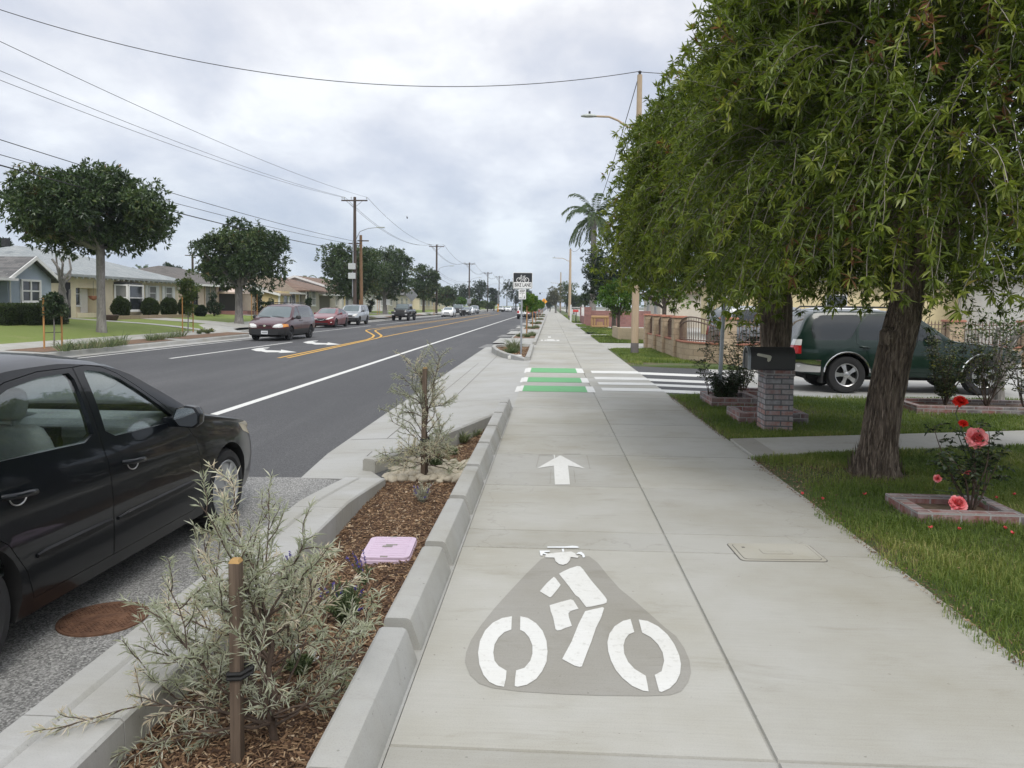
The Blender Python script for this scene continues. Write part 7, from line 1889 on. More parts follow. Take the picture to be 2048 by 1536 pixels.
# ------------------------------------------------------------------ staked saplings
def staked_tree(loc, H, label, seed, stakes=((-.32, 0), (.32, 0)), sh=1.75, cr=(.45, .45, .55), leaf='leaf_mid', sz=.09, nb=16, per=26, crz=None, group='staked saplings'):
    random.seed(seed); g = np.random.default_rng(seed); t = empty('staked_sapling', loc, 0, label, 'tree', group); cz = crz or H - cr[2]
    mb = MB(); mb.tube([(0, 0, -.05), (.02, .01, H * .35), (-.01, 0, H * .7), (.02, 0, H * .92)], [.028, .024, .018, .008], 8)
    cen = []; rad = []
    for i in range(nb):
        d = nrm(g.normal(size=3)) * np.array(cr) * (.3 + .6 * g.random()); p = Vector((d[0], d[1], cz + d[2])); cen.append(p); rad.append(min(cr) * .36 * (.7 + .6 * g.random()))
        s = Vector((0, 0, max(H * .45, cz - cr[2] * .6 + random.random() * .3))); mb.tube([s, s.lerp(p, .5) + Vector((0, 0, .05)), p], [.010, .007, .003], 4, caps=False)
    mb.build('trunk', M['bark_pale'], t, smooth=True)
    leaf_blob_crown('crown', cen, rad, per, sz, sz * .42, M[leaf], t, g, 6, tint=(.6, .2))
    for x, y in stakes:
        MB().tube([(x, y, -.1), (x, y, sh)], .028, 8).build('stake', M['stake_o'], t)
        MB().tube([(x, y, sh * .32), (0, 0, sh * .32 + .01)], .010, 4).build('tie', M['black_rubber'], t); MB().tube([(x, y, sh * .80), (0, 0, sh * .82)], .010, 4).build('tie', M['black_rubber'], t)
    return t
# left kerb strip
def lk(px, py, z=.03):
    return gp(px, py, z)
p = lk(108, 697); kx = p.y / 1500
staked_tree((p.x, p.y, .02), (697 - 578) * kx, 'bushy dark sapling between two orange stakes before the clipped hedge', 301, ((-.12, -.30), (.05, .34)), (697 - 592) * kx, (.48, .48, .42), 'leaf_dark', .10, 22, 24, (697 - 607) * kx)
p = lk(376, 668); kx = p.y / 1500
staked_tree((p.x, p.y, .02), (668 - 540) * kx, 'tall light green sapling between two orange stakes before the cream house corner', 302, ((-.06, -.42), (.06, .42)), (668 - 592) * kx, (.55, .55, 1.25), 'leaf_mid', .11, 26, 24, (668 - 582) * kx)
for px, py, Y, h, lab, sd in ((509, 638, 53, 2.6, 'sapling with stakes half hidden behind the maroon minivan', 303), (722, 640, 74, 2.6, 'thin sapling with stakes by the silver car', 304), (757, 638, 88, 2.5, 'thin sapling with stakes before the forked street tree', 305), (868, 624, 113, 2.6, 'thin staked sapling before the tan house', 306)):
    c = dp(px, py, Y); staked_tree((c.x, Y, zl(c.x, Y)), h, lab, sd, ((-.06, -.35), (.06, .35)), 1.8, (.35, .35, .5), 'leaf_dark', .14, 10, 14)
# near-side beds with saplings
SB = 'saplings along the bike path'
bedk = []
for i, (px, py, Y, top) in enumerate(((1055, 671, 41.5, 580), (1061, 656, 56, 588), (1068, 646, 70, 592), (1075, 638, 90, 598), (1080, 632, 112, 601), (1084, 629, 134, 603))):
    c = dp(px, py, Y); X = -1.28 - .03 * i; H = dp(px + 8, top, Y).z
    lab = ['first light green sapling on an orange stake beyond the bike lane sign', 'second sapling on an orange stake along the bike path', 'third sapling on an orange stake along the bike path', 'fourth sapling on an orange stake along the bike path', 'fifth sapling on an orange stake along the bike path', 'sixth, smallest sapling on an orange stake along the bike path'][i]
    staked_tree((X, Y, -.05), H, lab, 320 + i, ((-.02, -.12),), dp(px, top + 30 - 3 * i, Y).z, (.42, .42, .75), 'leaf_lemon', .13 + .015 * i, 16, 18, H - .7, SB)
    b = MB(); b.bb(-1.86, -.72, Y - 4.2, Y + 1.0, -.2, -.008); struct(b.build('planting_bed', bedm))
    for j, (dx, dy) in enumerate(((.1, -3.2), (.35, -1.5), (-.3, -2.4), (.25, .4))):
        tuft((X + dx, Y + dy, -.02), .32, .32, 170, M['grass_tuft' if j % 2 else 'leaf_sage'], f'green grass clump in the {["first", "second", "third", "fourth", "fifth", "sixth"][i]} sapling bed past the sign, {["nearer end", "pavement side", "road side", "far end"][j]}', 400 + i * 4 + j, 'grass clumps in the sapling beds', sc_=1.6)
kb_ = MB()
for i, (y0, y1) in enumerate(((31, 33), (33.1, 38), (38.1, 44), (44.1, 52), (52.1, 60), (60.1, 75), (75.1, 140))): kb_.bb(-.72, -.58, y0, y1 - .1, -.2, .12)
struct(kb_.build('kerb', M['kerb'], bevel=.015))
# small kerbed bed with the sign
lp = [gp(*q, 0) for q in ((1056, 720), (1033, 717), (1012, 712), (996, 705), (987, 698), (990, 694.5), (1002, 693), (1030, 693), (1066, 693.5))]
lp = [(min(p.x, -.70), p.y) for p in lp]; lp[-1] = (-.70, lp[-1][1]); 
o = wall_path('bed_kerb', lp + [(-.66, lp[0][1] + 1.5), (-.66, lp[0][1] + .02)], .14, lambda u: -.3, lambda u: .10 if u > .02 else .05, M['kerb'], .02); tag(o, 'rounded concrete kerb ring round the small bed with the sign', 'kerb')
b = MB(); flat(b, lp, -.03); struct(b.build('mulch_bed', M['mulch_bed']))
n = 2600; xs_ = -2.1 + 1.4 * rng.random(n); ys_ = 22.5 + 7 * rng.random(n)
def inpoly(x, y, P):
    c = False; j = len(P) - 1
    for i in range(len(P)):
        if ((P[i][1] > y) != (P[j][1] > y)) and x < (P[j][0] - P[i][0]) * (y - P[i][1]) / (P[j][1] - P[i][1]) + P[i][0]: c = not c
        j = i
    return c
kk = np.array([inpoly(x, y, lp) for x, y in zip(xs_, ys_)]); xs_, ys_ = xs_[kk], ys_[kk]
stuff(chips('mulch', xs_, ys_, np.full(len(xs_), -.02) + .02 * rng.random(len(xs_)), .05 + .05 * rng.random(len(xs_)), .02 + .02 * rng.random(len(xs_)), M['chip']))
p = gp(1028, 704, -.03); tuft((p.x, p.y, -.03), .40, .62, 260, M['grass_tuft'], 'tall wispy plant beside the bike lane sign post', 450, sc_=1.8)
p = gp(1023, 708, -.03); tuft((p.x, p.y, -.03), .35, .35, 240, M['leaf_sage'], 'green clump beside the bike lane sign post', 451, sc_=1.8)
p = gp(1030, 715, .0); b = MB(); b.prism([(p.x - .22, p.y - .12), (p.x + .16, p.y - .10), (p.x + .2, p.y + .5), (p.x - .1, p.y + .45)], -.05, .06); tag(b.build('splash_pad', M['white'], bevel=.02), 'pale concrete splash pad at the near end of the sign bed', 'splash pad')
# left kerb strip tufts and flowers
k = 0
for (pxa, pxb, pya, pyb, n) in ((120, 160, 703, 699, 3), (165, 250, 698, 690, 7), (290, 330, 682, 678, 4), (335, 372, 677, 673, 3)):
    for i in range(n):
        q = (i + .5) / n; p = gp(pxa + (pxb - pxa) * q, pya + (pyb - pya) * q, .03); tuft((p.x + random.uniform(-.1, .2), p.y, .03), .42, .42 + .2 * random.random(), 64, M['grass_tuft' if i % 3 else 'leaf_sage'], f'wispy grey green clump in the far kerb strip, {["", "second ", "third ", "fourth ", "fifth ", "sixth ", "seventh "][i]}{"left of" if False else "before the"} {["hedge", "cream house", "stone edging", "tall sapling"][[3, 7, 4, 3].index(n) if n != 3 else (0 if pxa == 120 else 3)]}', 500 + k, 'clumps in the far kerb strip', sc_=2.2); k += 1
for i, (px, py) in enumerate(((400, 669), (408, 667), (415, 668), (423, 666))):
    p = gp(px, py, .03); herb('flower_clump', (p.x, p.y, .03), .34, .26, 22, M['leaf_sage'], f'low clump with yellow flowers right of the tall sapling, number {["one", "two", "three", "four"][i]} along the kerb', 520 + i, 14, M['yellow_fl'], group='yellow flowers in the far kerb strip', ll=.06, lw=.02)
for i, (px, py, Y) in enumerate(((700, 648, 68), (730, 644, 76), (790, 636, 96), (860, 628, 112), (902, 622, 140))):
    p = dp(px, py, Y); tuft((-18.35, Y, .08), .7, .5, 120, M['grass_tuft'], f'grass clump at the far kerb {["beside the silver car", "past the silver car", "behind the dark pickup", "before the white saloon", "past the white saloon"][i]}', 540 + i, 'clumps in the far kerb strip', sc_=3)

# ------------------------------------------------------------------ things set in the bed, road and pavement
# cobbles
random.seed(9); cob = []
a0, a1 = gp(762, 962, -.17), gp(936, 962, -.17); n = 0
base_m = []
for v in range(5):
    bm = bmesh.new(); bmesh.ops.create_icosphere(bm, subdivisions=3, radius=1)
    for q in bm.verts: q.co *= 1 + .22 * mn.noise(q.co * .9 + Vector((v * 7, 0, 0))) + .05 * mn.noise(q.co * 2.5 + Vector((v * 3, 1, 0)))
    me = bpy.data.meshes.new('cobble'); bm.to_mesh(me); bm.free(); me.materials.append(M['cobble']); me.polygons.foreach_set('use_smooth', [True] * len(me.polygons)); base_m.append(me)
yN, yF = 7.46, 8.26
for i in range(150):
    for tr in range(60):
        x = random.uniform(-1.66, -.80); y = random.uniform(yN, yF) if random.random() < .85 else random.uniform(yN, yF)
        r = random.uniform(.034, .068)
        if all((x - c[0]) ** 2 + (y - c[1]) ** 2 > (.66 * (r + c[2])) ** 2 for c in cob) and abs(x - s2.x) + abs(y - s2.y) > .07: break
    else: continue
    cob.append((x, y, r)); o = bpy.data.objects.new('cobble', base_m[i % 5]); COL.objects.link(o)
    o.location = (x, y, zbed(x, y) + r * .30 + .02 * random.random()); o.scale = (r * 1.15, r * .95, r * .68); o.rotation_euler = (random.uniform(-.4, .4), random.uniform(-.4, .4), random.uniform(0, 6.28))
    tag(o, 'smooth pale river cobble in the band across the mulch bed', 'cobble', 'river cobbles across the mulch bed')
# mauve valve box lid
c4 = [gp(*q, -.07) for q in ((716, 1098), (824, 1102), (836, 1068), (741, 1060))]
cx0 = sum(p.x for p in c4) / 4; cy0 = sum(p.y for p in c4) / 4; t = empty('valve_box', (cx0, cy0, -.18), R(3), 'mauve plastic valve box lid sunk in the mulch', 'valve box')
wq, lq = .345, .47
t.location.z = -.225; bx = MB(); bx.prism(rrect(wq, lq, .05), -.06, .095); bx.build('box', M['mauve'], t, bevel=.008)
ld = MB(); ld.prism(rrect(wq * .97, lq * .97, .05), .096, .112)
for i in range(9): ld.bb(-.13, .13, -.19 + .047 * i, -.165 + .047 * i, .111, .1145)
ld.build('lid', M['mauve'], t, bevel=.004)
lt = MB(); lt.bb(-.05, .02, -.012, .012, .1135, .1175); lt.bb(-.03, .05, .025, .04, .1135, .1175); lt.bb(-.03, .02, lq * .44, lq * .47, .112, .116); lt.bb(-.03, .02, -lq * .47, -lq * .44, .112, .116); lt.build('emblem', M['sealer'], t)
# rusty manhole cover
p = gp(203, 1243, ROAD); t = empty('manhole_cover', (p.x, p.y + .02, ROAD + .004), R(20), 'rusty round access cover in the grey asphalt beside the black saloon', 'manhole cover')
rm_ = .215; c_ = MB(); c_.lathe([(rm_ * 1.06, 0), (rm_ * 1.06, .010), (rm_ * 1.0, .010), (rm_ * .985, .004), (rm_ * .97, .010), (.001, .010)], (0, 0, 0), 48); c_.build('cover', M['rust'], t)
tb = MB()
for i in range(-9, 10):
    for j in range(-9, 10):
        x, y = i * .022 + (j % 2) * .011, j * .022
        if x * x + y * y < (rm_ * .92) ** 2 and not (abs(x) < .115 and abs(y) < .055): tb.box((x, y, .0115), (.013, .006, .004), rz=.785 if (i + j) % 2 else -.785)
tb.build('tread_pattern', M['rust'], t); pm = MB(); pm.prism([(-.105, -.045), (.105, -.045), (.105, .045), (-.105, .045)], .0101, .0125); pm.prism([(-.085, -.028), (.085, -.028), (.085, .028), (-.085, .028)], .0125, .0145); 
for i in range(7): pm.box((-.066 + .022 * i, 0, .0152), (.012, .024, .003))
pm.build('name_panel', M['rust'], t)
# utility cover in the pavement
q = [gp(*a, 0) for a in ((1490, 1122), (1662, 1122), (1600, 1089), (1457, 1089))]; cxu = sum(p.x for p in q) / 4; cyu = sum(p.y for p in q) / 4
t = empty('utility_cover', (cxu, cyu, 0), R(2.5), 'cream rectangular utility cover set in the pavement', 'utility cover'); M['cover'] = concrete('cover_concrete', (.42, .405, .35), .2, (3, 3, 3), 3)
wu, lu = .53, .33
f_ = MB(); f_.prism(rrect(wu + .03, lu + .03, .04), -.02, .0015); f_.build('frame', M['joint'], t); f_ = MB(); f_.prism(rrect(wu + .016, lu + .016, .035), -.02, .004); f_.build('rim', M['cover'], t); f_ = MB(); f_.prism(rrect(wu - .028, lu - .028, .03), -.02, .0048); f_.build('groove', M['joint'], t); f_ = MB(); f_.prism(rrect(wu - .036, lu - .036, .03), -.02, .0062); f_.build('lid', M['cover'], t)
f_ = MB(); f_.prism(rrect(.20, .105, .02), .006, .0072); f_.build('panel_groove', M['sealer'], t); f_ = MB(); f_.prism(rrect(.192, .097, .018), .006, .0084)
for i in range(6): f_.bb(-.06 + .021 * i, -.048 + .021 * i, -.012, .012, .0084, .0094)
f_.build('name_panel', M['cover'], t); MB().bb(-.20, -.18, .07, .09, .006, .0072).build('lift_hole', M['joint'], t)

# ------------------------------------------------------------------ front garden
def brick_planter(loc, w, l, h, label, rz=0, th=.10):
    t = empty('brick_planter', loc, rz, label, 'planter', 'brick edged planters in the front garden')
    b = MB(); b.bb(0, w, 0, th, -.1, h); b.bb(0, w, l - th, l, -.1, h); b.bb(0, th, th, l - th, -.1, h - .001); b.bb(w - th, w, th, l - th, -.1, h - .001); b.build('brick_edging', M['brick_edge'], t, uv=True, bevel=.005)
    MB().bb(th, w - th, th, l - th, -.1, h * .35).build('soil', M['soil'], t); return t
P1 = gp(1838, 1045, 0); brick_planter((P1.x - .02, P1.y - .02, 0), .78, .58, .085, 'low brick planter with the pink rose bush', R(-1))
P2 = gp(1428, 814, 0); brick_planter((P2.x - .04, P2.y, 0), .80, .95, .15, 'brick planter at the lawn corner holding the steel post', 0)
brick_planter((P2.x + .55, P2.y + 1.05, 0), .7, .6, .15, 'small brick planter behind the corner planter', 0)
P3 = gp(1487, 847, 0); brick_planter((P3.x - .05, P3.y + .05, 0), .95, .75, .14, 'empty brick planter just behind the brick mailbox pillar', 0)
P4 = gp(1785, 809, 0); P4b = gp(2030, 829, 0); brick_planter((P4.x - .1, P4b.y - .05, 0), 2.6, 1.05, .12, 'long brick edged bed of leggy roses before the green car', R(-3))
# mailbox
mp = gp(1528, 862, 0); mp = Vector((mp.x, mp.y - .02, 0)); t = empty('mailbox', mp, R(-2), 'dark grey mailbox on a whitewashed brick pillar', 'mailbox')
zpt = dp(1550, 741, mp.y).z; wP = dp(1586, 800, mp.y).x - mp.x; dP = .42
MB().bb(0, wP, 0, dP, -.1, zpt - .075).build('brick_pillar', M['brick_post'], t, uv=True)
MB().bb(-.012, wP + .012, -.012, dP + .012, zpt - .073, zpt).build('brick_cap', M['brick_edge'], t, uv=True)
zt_m = dp(1550, 695, mp.y).z; mh = zt_m - zpt; x0 = dp(1500, 720, mp.y).x - mp.x; x1 = dp(1591, 720, mp.y).x - mp.x; mw = .30; y0 = .01
prof = [(y0, zpt + .012), (y0, zpt + mh * .55)] + [(y0 + mw / 2 - mw / 2 * math.cos(a), zpt + mh * .55 + mh * .45 * math.sin(a)) for a in np.linspace(.1, math.pi - .1, 14)] + [(y0 + mw, zpt + mh * .55), (y0 + mw, zpt + .012)]
MB().extr(prof, x0, x1, 'x').build('box', M['mailbox'], t, smooth=True, angle=40)
gpf = lambda k: [(y0 + mw / 2 + (p[0] - y0 - mw / 2) * k, zpt + .012 + mh * .5 + (p[1] - zpt - .012 - mh * .5) * k) for p in prof]
rimb = MB(); a_, b_ = gpf(1.045), gpf(.93); n = len(a_)
for xo in (x0 - .02,):
    vs = [(xo, *p) for p in a_] + [(xo, *p) for p in b_] + [(x0 + .015, *p) for p in a_]
    rimb.add(vs, [(i, i + 1, n + i + 1, n + i) for i in range(n - 1)] + [(i, 2 * n + i, 2 * n + i + 1, i + 1) for i in range(n - 1)])
rimb.build('door_rim', M['galv'], t, smooth=True, angle=40)
dm = MB(); dm.add([(x0 - .004, *p) for p in gpf(.94)], [tuple(range(n))]); dm.bb(x0 - .03, x0 - .004, y0 + mw * .45, y0 + mw * .55, zpt + mh * .72, zpt + mh * .80); dm.build('door', M['mailbox'], t)
fx = lambda px, py: (dp(px, py, mp.y).x - mp.x, dp(px, py, mp.y).z)
fl = MB(); P = [fx(*q) for q in ((1514, 708), (1517, 706.5), (1541, 711), (1543.5, 713.5), (1541, 721.5), (1537, 724), (1534.5, 722), (1535, 716), (1515, 711.5))]
fl.extr([(p[0], p[1]) for p in P], y0 - .012, y0 - .004, 'y'); fl.build('flag', M['flag'], t)
MB().bb(x0 + .02, x1 - .01, y0 - .006, y0 + .0, zpt + .004, zpt + .02).build('base_plate', M['dark_metal'], t)
# steel post at the corner planter
pb_ = dp(1438, 790, P2.y + .45); pt_ = dp(1450, 560, P2.y + .45); t = empty('steel_post', (pb_.x, pb_.y, 0), 0, 'leaning galvanised steel post rising from the corner planter into the tree', 'post')
MB().tube([(0, 0, .0), (pt_.x - pb_.x, 0, pt_.z)], .033, 10).build('tube', M['galv'], t, smooth=True)

def rose(parent, loc, r, m, seed, tilt=(0, 0, 1)):
    g = np.random.default_rng(seed); mb = MB(); tz = Vector(tilt).normalized(); q = Vector((0, 0, 1)).rotation_difference(tz)
    n = 42
    for i in range(n):
        u = i / (n - 1); a = i * 2.4 + g.normal(0, .15); rr = r * (.10 + .55 * u); op = -.15 + 1.5 * u ** .9
        d = Vector((math.cos(a), math.sin(a), 0)); s = Vector((-math.sin(a), math.cos(a), 0)); up = Vector((0, 0, 1))
        base = d * rr * .22; w_ = r * (.26 + .30 * u); L = r * (.78 + .10 * u); vs = []
        for jj in range(4):
            v = jj / 3; o = d * (L * v * math.sin(op) * .9 + .12 * r * v * v * (1 if u > .5 else -.5)) + up * (L * v * math.cos(op) - .16 * r * v * v * u)
            ww = w_ * (math.sin(math.pi * (.18 + .62 * v)) ** .8)
            for kx_ in (-1, -.4, .4, 1):
                vs.append(Vector(loc) + q @ (base + o + s * ww * kx_ + d * (-.18 * r * kx_ * kx_ * (1 - v * .4)) + up * (.11 * r * math.sin(kx_ * 4 + i) * v) + d * (.09 * r * math.sin(kx_ * 5 + 2 * i) * v)))
        mb.add(vs, [(jj * 4 + k_, jj * 4 + k_ + 1, jj * 4 + 5 + k_, jj * 4 + 4 + k_) for jj in range(3) for k_ in range(3)])
    me = mb.mesh('rose_flower', True, 60); at_ = me.attributes.new('tint', 'FLOAT', 'FACE'); at_.data.foreach_set('value', np.clip(np.repeat(np.linspace(.15, .75, n) + g.normal(0, .22, n), 9) + np.tile(np.repeat([-.2, 0, .3], 3), n), 0, 1))
    return link_mesh('rose_flower', me, m, parent)
def rose_bush(loc, h, w, ncane, label, seed, flowers=(), nl=1.0, bare=.25, dark=.35):
    random.seed(seed); g = np.random.default_rng(seed); t = empty('rose_bush', loc, 0, label, 'rose bush', 'rose bushes in the front garden'); mb = MB(); P = []; D = []
    for i in range(ncane):
        a = 6.28 * i / ncane + random.random(); d = Vector((math.cos(a) * w / h * .8, math.sin(a) * w / h * .8, 1)); L = h * random.uniform(.6, 1.08); pts = grow_path((d.x * .05, d.y * .05, 0), d, 12, L / 11, .10, .01)
        mb.tube(pts, [.008 - .0005 * q for q in range(13)], 6, caps=False)
        for j in range(int(12 * bare), 13):
            for q in range(int(3 * nl)):
                dd = Vector((random.gauss(0, 1), random.gauss(0, 1), random.gauss(.35, .5))).normalized(); st = pts[j] + dd * .03; e = st + dd * .07; mb.tube([pts[j], e], .0016, 3, caps=False)
                sd_ = dd.cross(Vector((0, 0, 1))); sd_ = sd_.normalized() if sd_.length > .01 else Vector((1, 0, 0))
                for f, o in ((1, 0), (.75, 1), (.75, -1), (.42, 1), (.42, -1)): P.append(pts[j] + dd * .10 * f); D.append(dd * (.5 if o else 1) + sd_ * o + Vector((0, 0, random.gauss(-.15, .25))))
    mb.build('canes', M['twig_dark'], t, smooth=True); P = np.array([tuple(x) for x in P]); D = np.array([tuple(x) for x in D]); n = len(P)
    leaves('foliage', P, D, nrm(np.array([0, 0, 1.0]) + g.normal(0, .45, (n, 3))), .042 * (.7 + .6 * g.random(n)), .030 * (.7 + .5 * g.random(n)), M['leaf_rose'], t, tint=np.clip(g.normal(dark, .22, n), 0, 1), droop=.15)
    B = Vector(loc)
    for i, (px, py, Y, r, m, tl) in enumerate(flowers):
        p = dp(px, py, Y); rose(t, p - B, r, m, seed * 7 + i, tl); mb2 = MB(); mb2.tube([p - B, p - B + Vector((-.01, .04, -.10)), Vector((0, .02, max(.05, (p - B).z * .5)))], [.004, .004, .005], 5); mb2.build('flower_stem', M['leaf_sage'], t)
    return t
PK, RD = M['rose_pink'], M['rose_red']
yb_ = P1.y + .28
rose_bush((gp(1930, 1015, .03).x, yb_, .02), .60, .27, 11, 'rose bush with one large pink bloom in the low brick planter', 601, ((1953, 876, yb_ - .1, .082, PK, (-.3, -1, .35)), (1915, 1009, yb_ - .12, .072, PK, (0, -.8, .7)), (1920, 804, yb_ + .1, .058, RD, (-.2, -.5, .8)), (1926, 848, yb_ + .1, .040, RD, (0, -.5, .8)), (1875, 957, yb_, .032, PK, (-.4, -.8, .2)), (1934, 945, yb_ - .05, .030, PK, (.2, -.8, -.5))), .9, .55, .45)
rose_bush((P2.x + .25, P2.y + .35, .04), .5, .32, 14, 'low dark rose bush filling the corner planter', 602, (), 1.4, .1, .3)
rose_bush((P2.x + .02, P2.y + .45, .04), 1.05, .05, 2, 'single tall rose cane standing left of the steel post', 603, (), 1.6, .62, .4)
rose_bush((P2.x + .75, P2.y + 1.2, .04), 1.2, .42, 13, 'leafy bronze rose bush between the steel post and the mailbox', 604, (), 1.1, .25, .62)
rose_bush((gp(1850, 800, .06).x, P4b.y + .55, .06), 1.15, .42, 15, 'tall leggy rose bush before the driver door of the green car', 605, (), 1.3, .2, .6)
rose_bush((gp(1985, 815, .06).x, P4b.y + .5, .06), 1.3, .55, 17, 'thicket of grey rose canes at the green car front wheel', 606, (), .8, .35, .6)
rose_bush((gp(2045, 815, .06).x, P4b.y + .35, .06), 1.1, .45, 12, 'rose bush at the end of the long brick bed', 607, (), .9, .3, .6)
# pale forked small tree behind the long bed
random.seed(12); c = gp(1922, 790, 0); t = empty('small_tree', (c.x, P4b.y + 1.45, 0), 0, 'pale forked little tree before the green car', 'tree'); mb = MB(); kx = (P4b.y + 1.45) / 1500
def TT(px, py): return Vector(((px - 1922) * kx, random.gauss(0, .05), (792 - py) * kx))
for pts, r0, r1 in (([(1922, 795), (1924, 760), (1926, 735), (1922, 715)], .075, .06), ([(1914, 795), (1918, 755), (1921, 735)], .045, .04), ([(1922, 722), (1912, 700), (1908, 670), (1912, 645)], .05, .03), ([(1926, 738), (1937, 710), (1944, 675), (1955, 650), (1975, 640)], .055, .03), ([(1930, 730), (1950, 712), (1968, 690)], .035, .02), ([(1922, 725), (1922, 690), (1930, 660)], .03, .015), ([(1946, 670), (1960, 655), (1948, 690)], .016, .008)):
    p = [TT(*q) for q in pts]; mb.tube(p, list(np.linspace(r0, r1, len(p))), 9)
mb.build('trunk', M['bark_pale'], t, smooth=True)
g = np.random.default_rng(13); n = 500; cp = np.stack([g.normal(.1, .38, n), g.normal(0, .3, n), 1.15 + .35 * np.abs(g.normal(size=n))], 1); leaves('crown', cp, nrm(g.normal(size=(n, 3)) + np.array([0, 0, -.3])), nrm(g.normal(size=(n, 3)) + np.array([0, 0, 1])), .07, .035, M['leaf_mid'], t)
# fallen petals
random.seed(3)
for i, (px, py) in enumerate(((1605, 989), (1645, 999), (1861, 1057), (2010, 1058), (2025, 1068), (1918, 1060), (1730, 990), (2028, 990), (1995, 997))):
    p = gp(px, py, .035); b = MB(); a = random.random() * 6; vs = []
    for j in range(5):
        v = j / 4
        for k_ in (-1, 0, 1): vs.append((.03 * (v - .5), k_ * .013 * math.sin(math.pi * (.15 + .7 * v)), .010 * abs(k_) + .012 * (v - .5) ** 2 * 4))
    b.add(vs, [(j * 3 + k_, j * 3 + k_ + 1, j * 3 + 4 + k_, j * 3 + 3 + k_) for j in range(4) for k_ in range(2)]); o = b.build('fallen_petal', M['rose_pink'], smooth=True); o.location = p; o.rotation_euler = (random.uniform(-.3, .3), random.uniform(-.3, .3), a)
    tag(o, 'fallen pink rose petal lying in the grass near the low planter', 'petal', 'fallen rose petals')

# ------------------------------------------------------------------ corner fence: block wall, pillars and arched iron panels
FP = [gp(*q, 0) for q in ((1292, 695.5), (1309, 700.5), (1326.5, 707), (1349, 716))] + [gp(1446, 728, 0)]
FP = [Vector((p.x + .12, p.y, 0)) for p in FP]
t = empty('block_fence', FP[0], 0, 'tan split block wall with terracotta caps and arched iron panels round the corner yard', 'fence'); O = FP[0]
L5 = FP[4]; ext = [L5 + Vector((2.1 * i, .05 * i, 0)) for i in range(1, 8)]
posts = FP + ext
hp, hw_ = 1.27, .54
corner = [FP[3] + (L5 - FP[3]) * u + Vector((-.34, -.28, 0)) * math.sin(math.pi * u) for u in lin(0, 1, 13)]
runs = [[FP[0], FP[1]], [FP[1], FP[2]], [FP[2], FP[3]], corner] + [[posts[i], posts[i + 1]] for i in range(4, len(posts) - 1)]
wl = MB(); cpb = MB()
def wall_run(mb, pts, w, z0, z1):
    P = [Vector((p.x - O.x, p.y - O.y)) for p in pts]; n = len(P); vs = []
    for i, p in enumerate(P):
        tn = (P[min(i + 1, n - 1)] - P[max(i - 1, 0)]).normalized(); s = Vector((-tn.y, tn.x)) * w / 2
        for sg, z in ((-1, z0), (-1, z1), (1, z1), (1, z0)): vs.append((p.x + s.x * sg, p.y + s.y * sg, z))
    mb.add(vs, [(j * 4 + k, j * 4 + (k + 1) % 4, (j + 1) * 4 + (k + 1) % 4, (j + 1) * 4 + k) for j in range(n - 1) for k in range(4)] + [(0, 1, 2, 3), tuple(range(4 * n - 4, 4 * n))])
for r_ in runs: wall_run(wl, r_, .20, -.15, hw_); wall_run(cpb, r_, .26, hw_ + .002, hw_ + .055)
wl.build('wall', M['slump'], t, uv=True); cpb.build('coping', M['terracotta'], t, smooth=False, bevel=.015)
for p in posts:
    q = p - O; MB().box((q.x, q.y, hp / 2 - .05), (.40, .40, hp + .1)).build('pillar', M['slump'], t, uv=True, bevel=.012); cb_ = MB(); cb_.box((q.x, q.y, hp + .032), (.50, .50, .06), top=.9); cb_.build('pillar_cap', M['terracotta'], t, bevel=.01)
for ri, r_ in enumerate(runs):
    pb_ = MB(); P = [p - O for p in r_]; ln_ = [0]
    for i in range(1, len(P)): ln_.append(ln_[-1] + (P[i] - P[i - 1]).length)
    T = ln_[-1]
    def atl(d):
        d = min(max(d, 0), T); return Vector((float(np.interp(d, ln_, [p.x for p in P])), float(np.interp(d, ln_, [p.y for p in P])), 0))
    arch = .20 if ri < 4 else .0
    zt = lambda d: (hp - .15 + arch * math.sin(math.pi * (d - .2) / (T - .4)) + (.0 if ri < 4 else -.05))
    nb_ = int(T / (.115 if ri != 3 else .12))
    for i in range(nb_):
        d = .22 + (T - .44) * i / (nb_ - 1); q = atl(d); pb_.bb(q.x - .009, q.x + .009, q.y - .009, q.y + .009, hw_ + .055, zt(d) - (0 if ri < 4 else -.16))
        if i % 2 == 0: pb_.box((q.x, q.y, hw_ + .17), (.035, .035, .045), top=.4)
        if ri >= 4: pb_.add([(q.x - .02, q.y, zt(d) + .15), (q.x + .02, q.y, zt(d) + .15), (q.x, q.y + .015, zt(d) + .15), (q.x, q.y, zt(d) + .25)], [(0, 1, 3), (1, 2, 3), (2, 0, 3)])
    for off in ((0, -.12) if ri < 4 else (0, .12)):
        pb_.tube([atl(.2 + (T - .4) * i / 16) + Vector((0, 0, zt(.2 + (T - .4) * i / 16) + off)) for i in range(17)], .022 if ri < 4 else .014, 6)
    pb_.tube([atl(.2 + (T - .4) * i / 10) + Vector((0, 0, hw_ + .10)) for i in range(11)], .018, 6)
    pb_.build('iron_panel', M['iron'], t)
    if ri < 3: 
        bp_ = MB(); wall_run(bp_, [r_[0].lerp(r_[1], .15), r_[0].lerp(r_[1], .85)], .006, hw_ + .06, hp - .12); bp_.build('mesh_backing', M['iron'], t)
# low beige block wall by the drive
a = gp(1236, 681, 0); b_ = gp(1292, 680, 0); t = empty('low_block_wall', (a.x, a.y, 0), 0, 'low beige block wall beside the drive', 'wall'); hh_ = dp(1260, 656, a.y).z
MB().bb(0, 2.2, 0, .2, -.1, hh_).build('wall', M['slump_lt'], t, uv=True, bevel=.01); MB().bb(0, .2, .2, 3.4, -.1, hh_ - .002).build('wall', M['slump_lt'], t, uv=True)
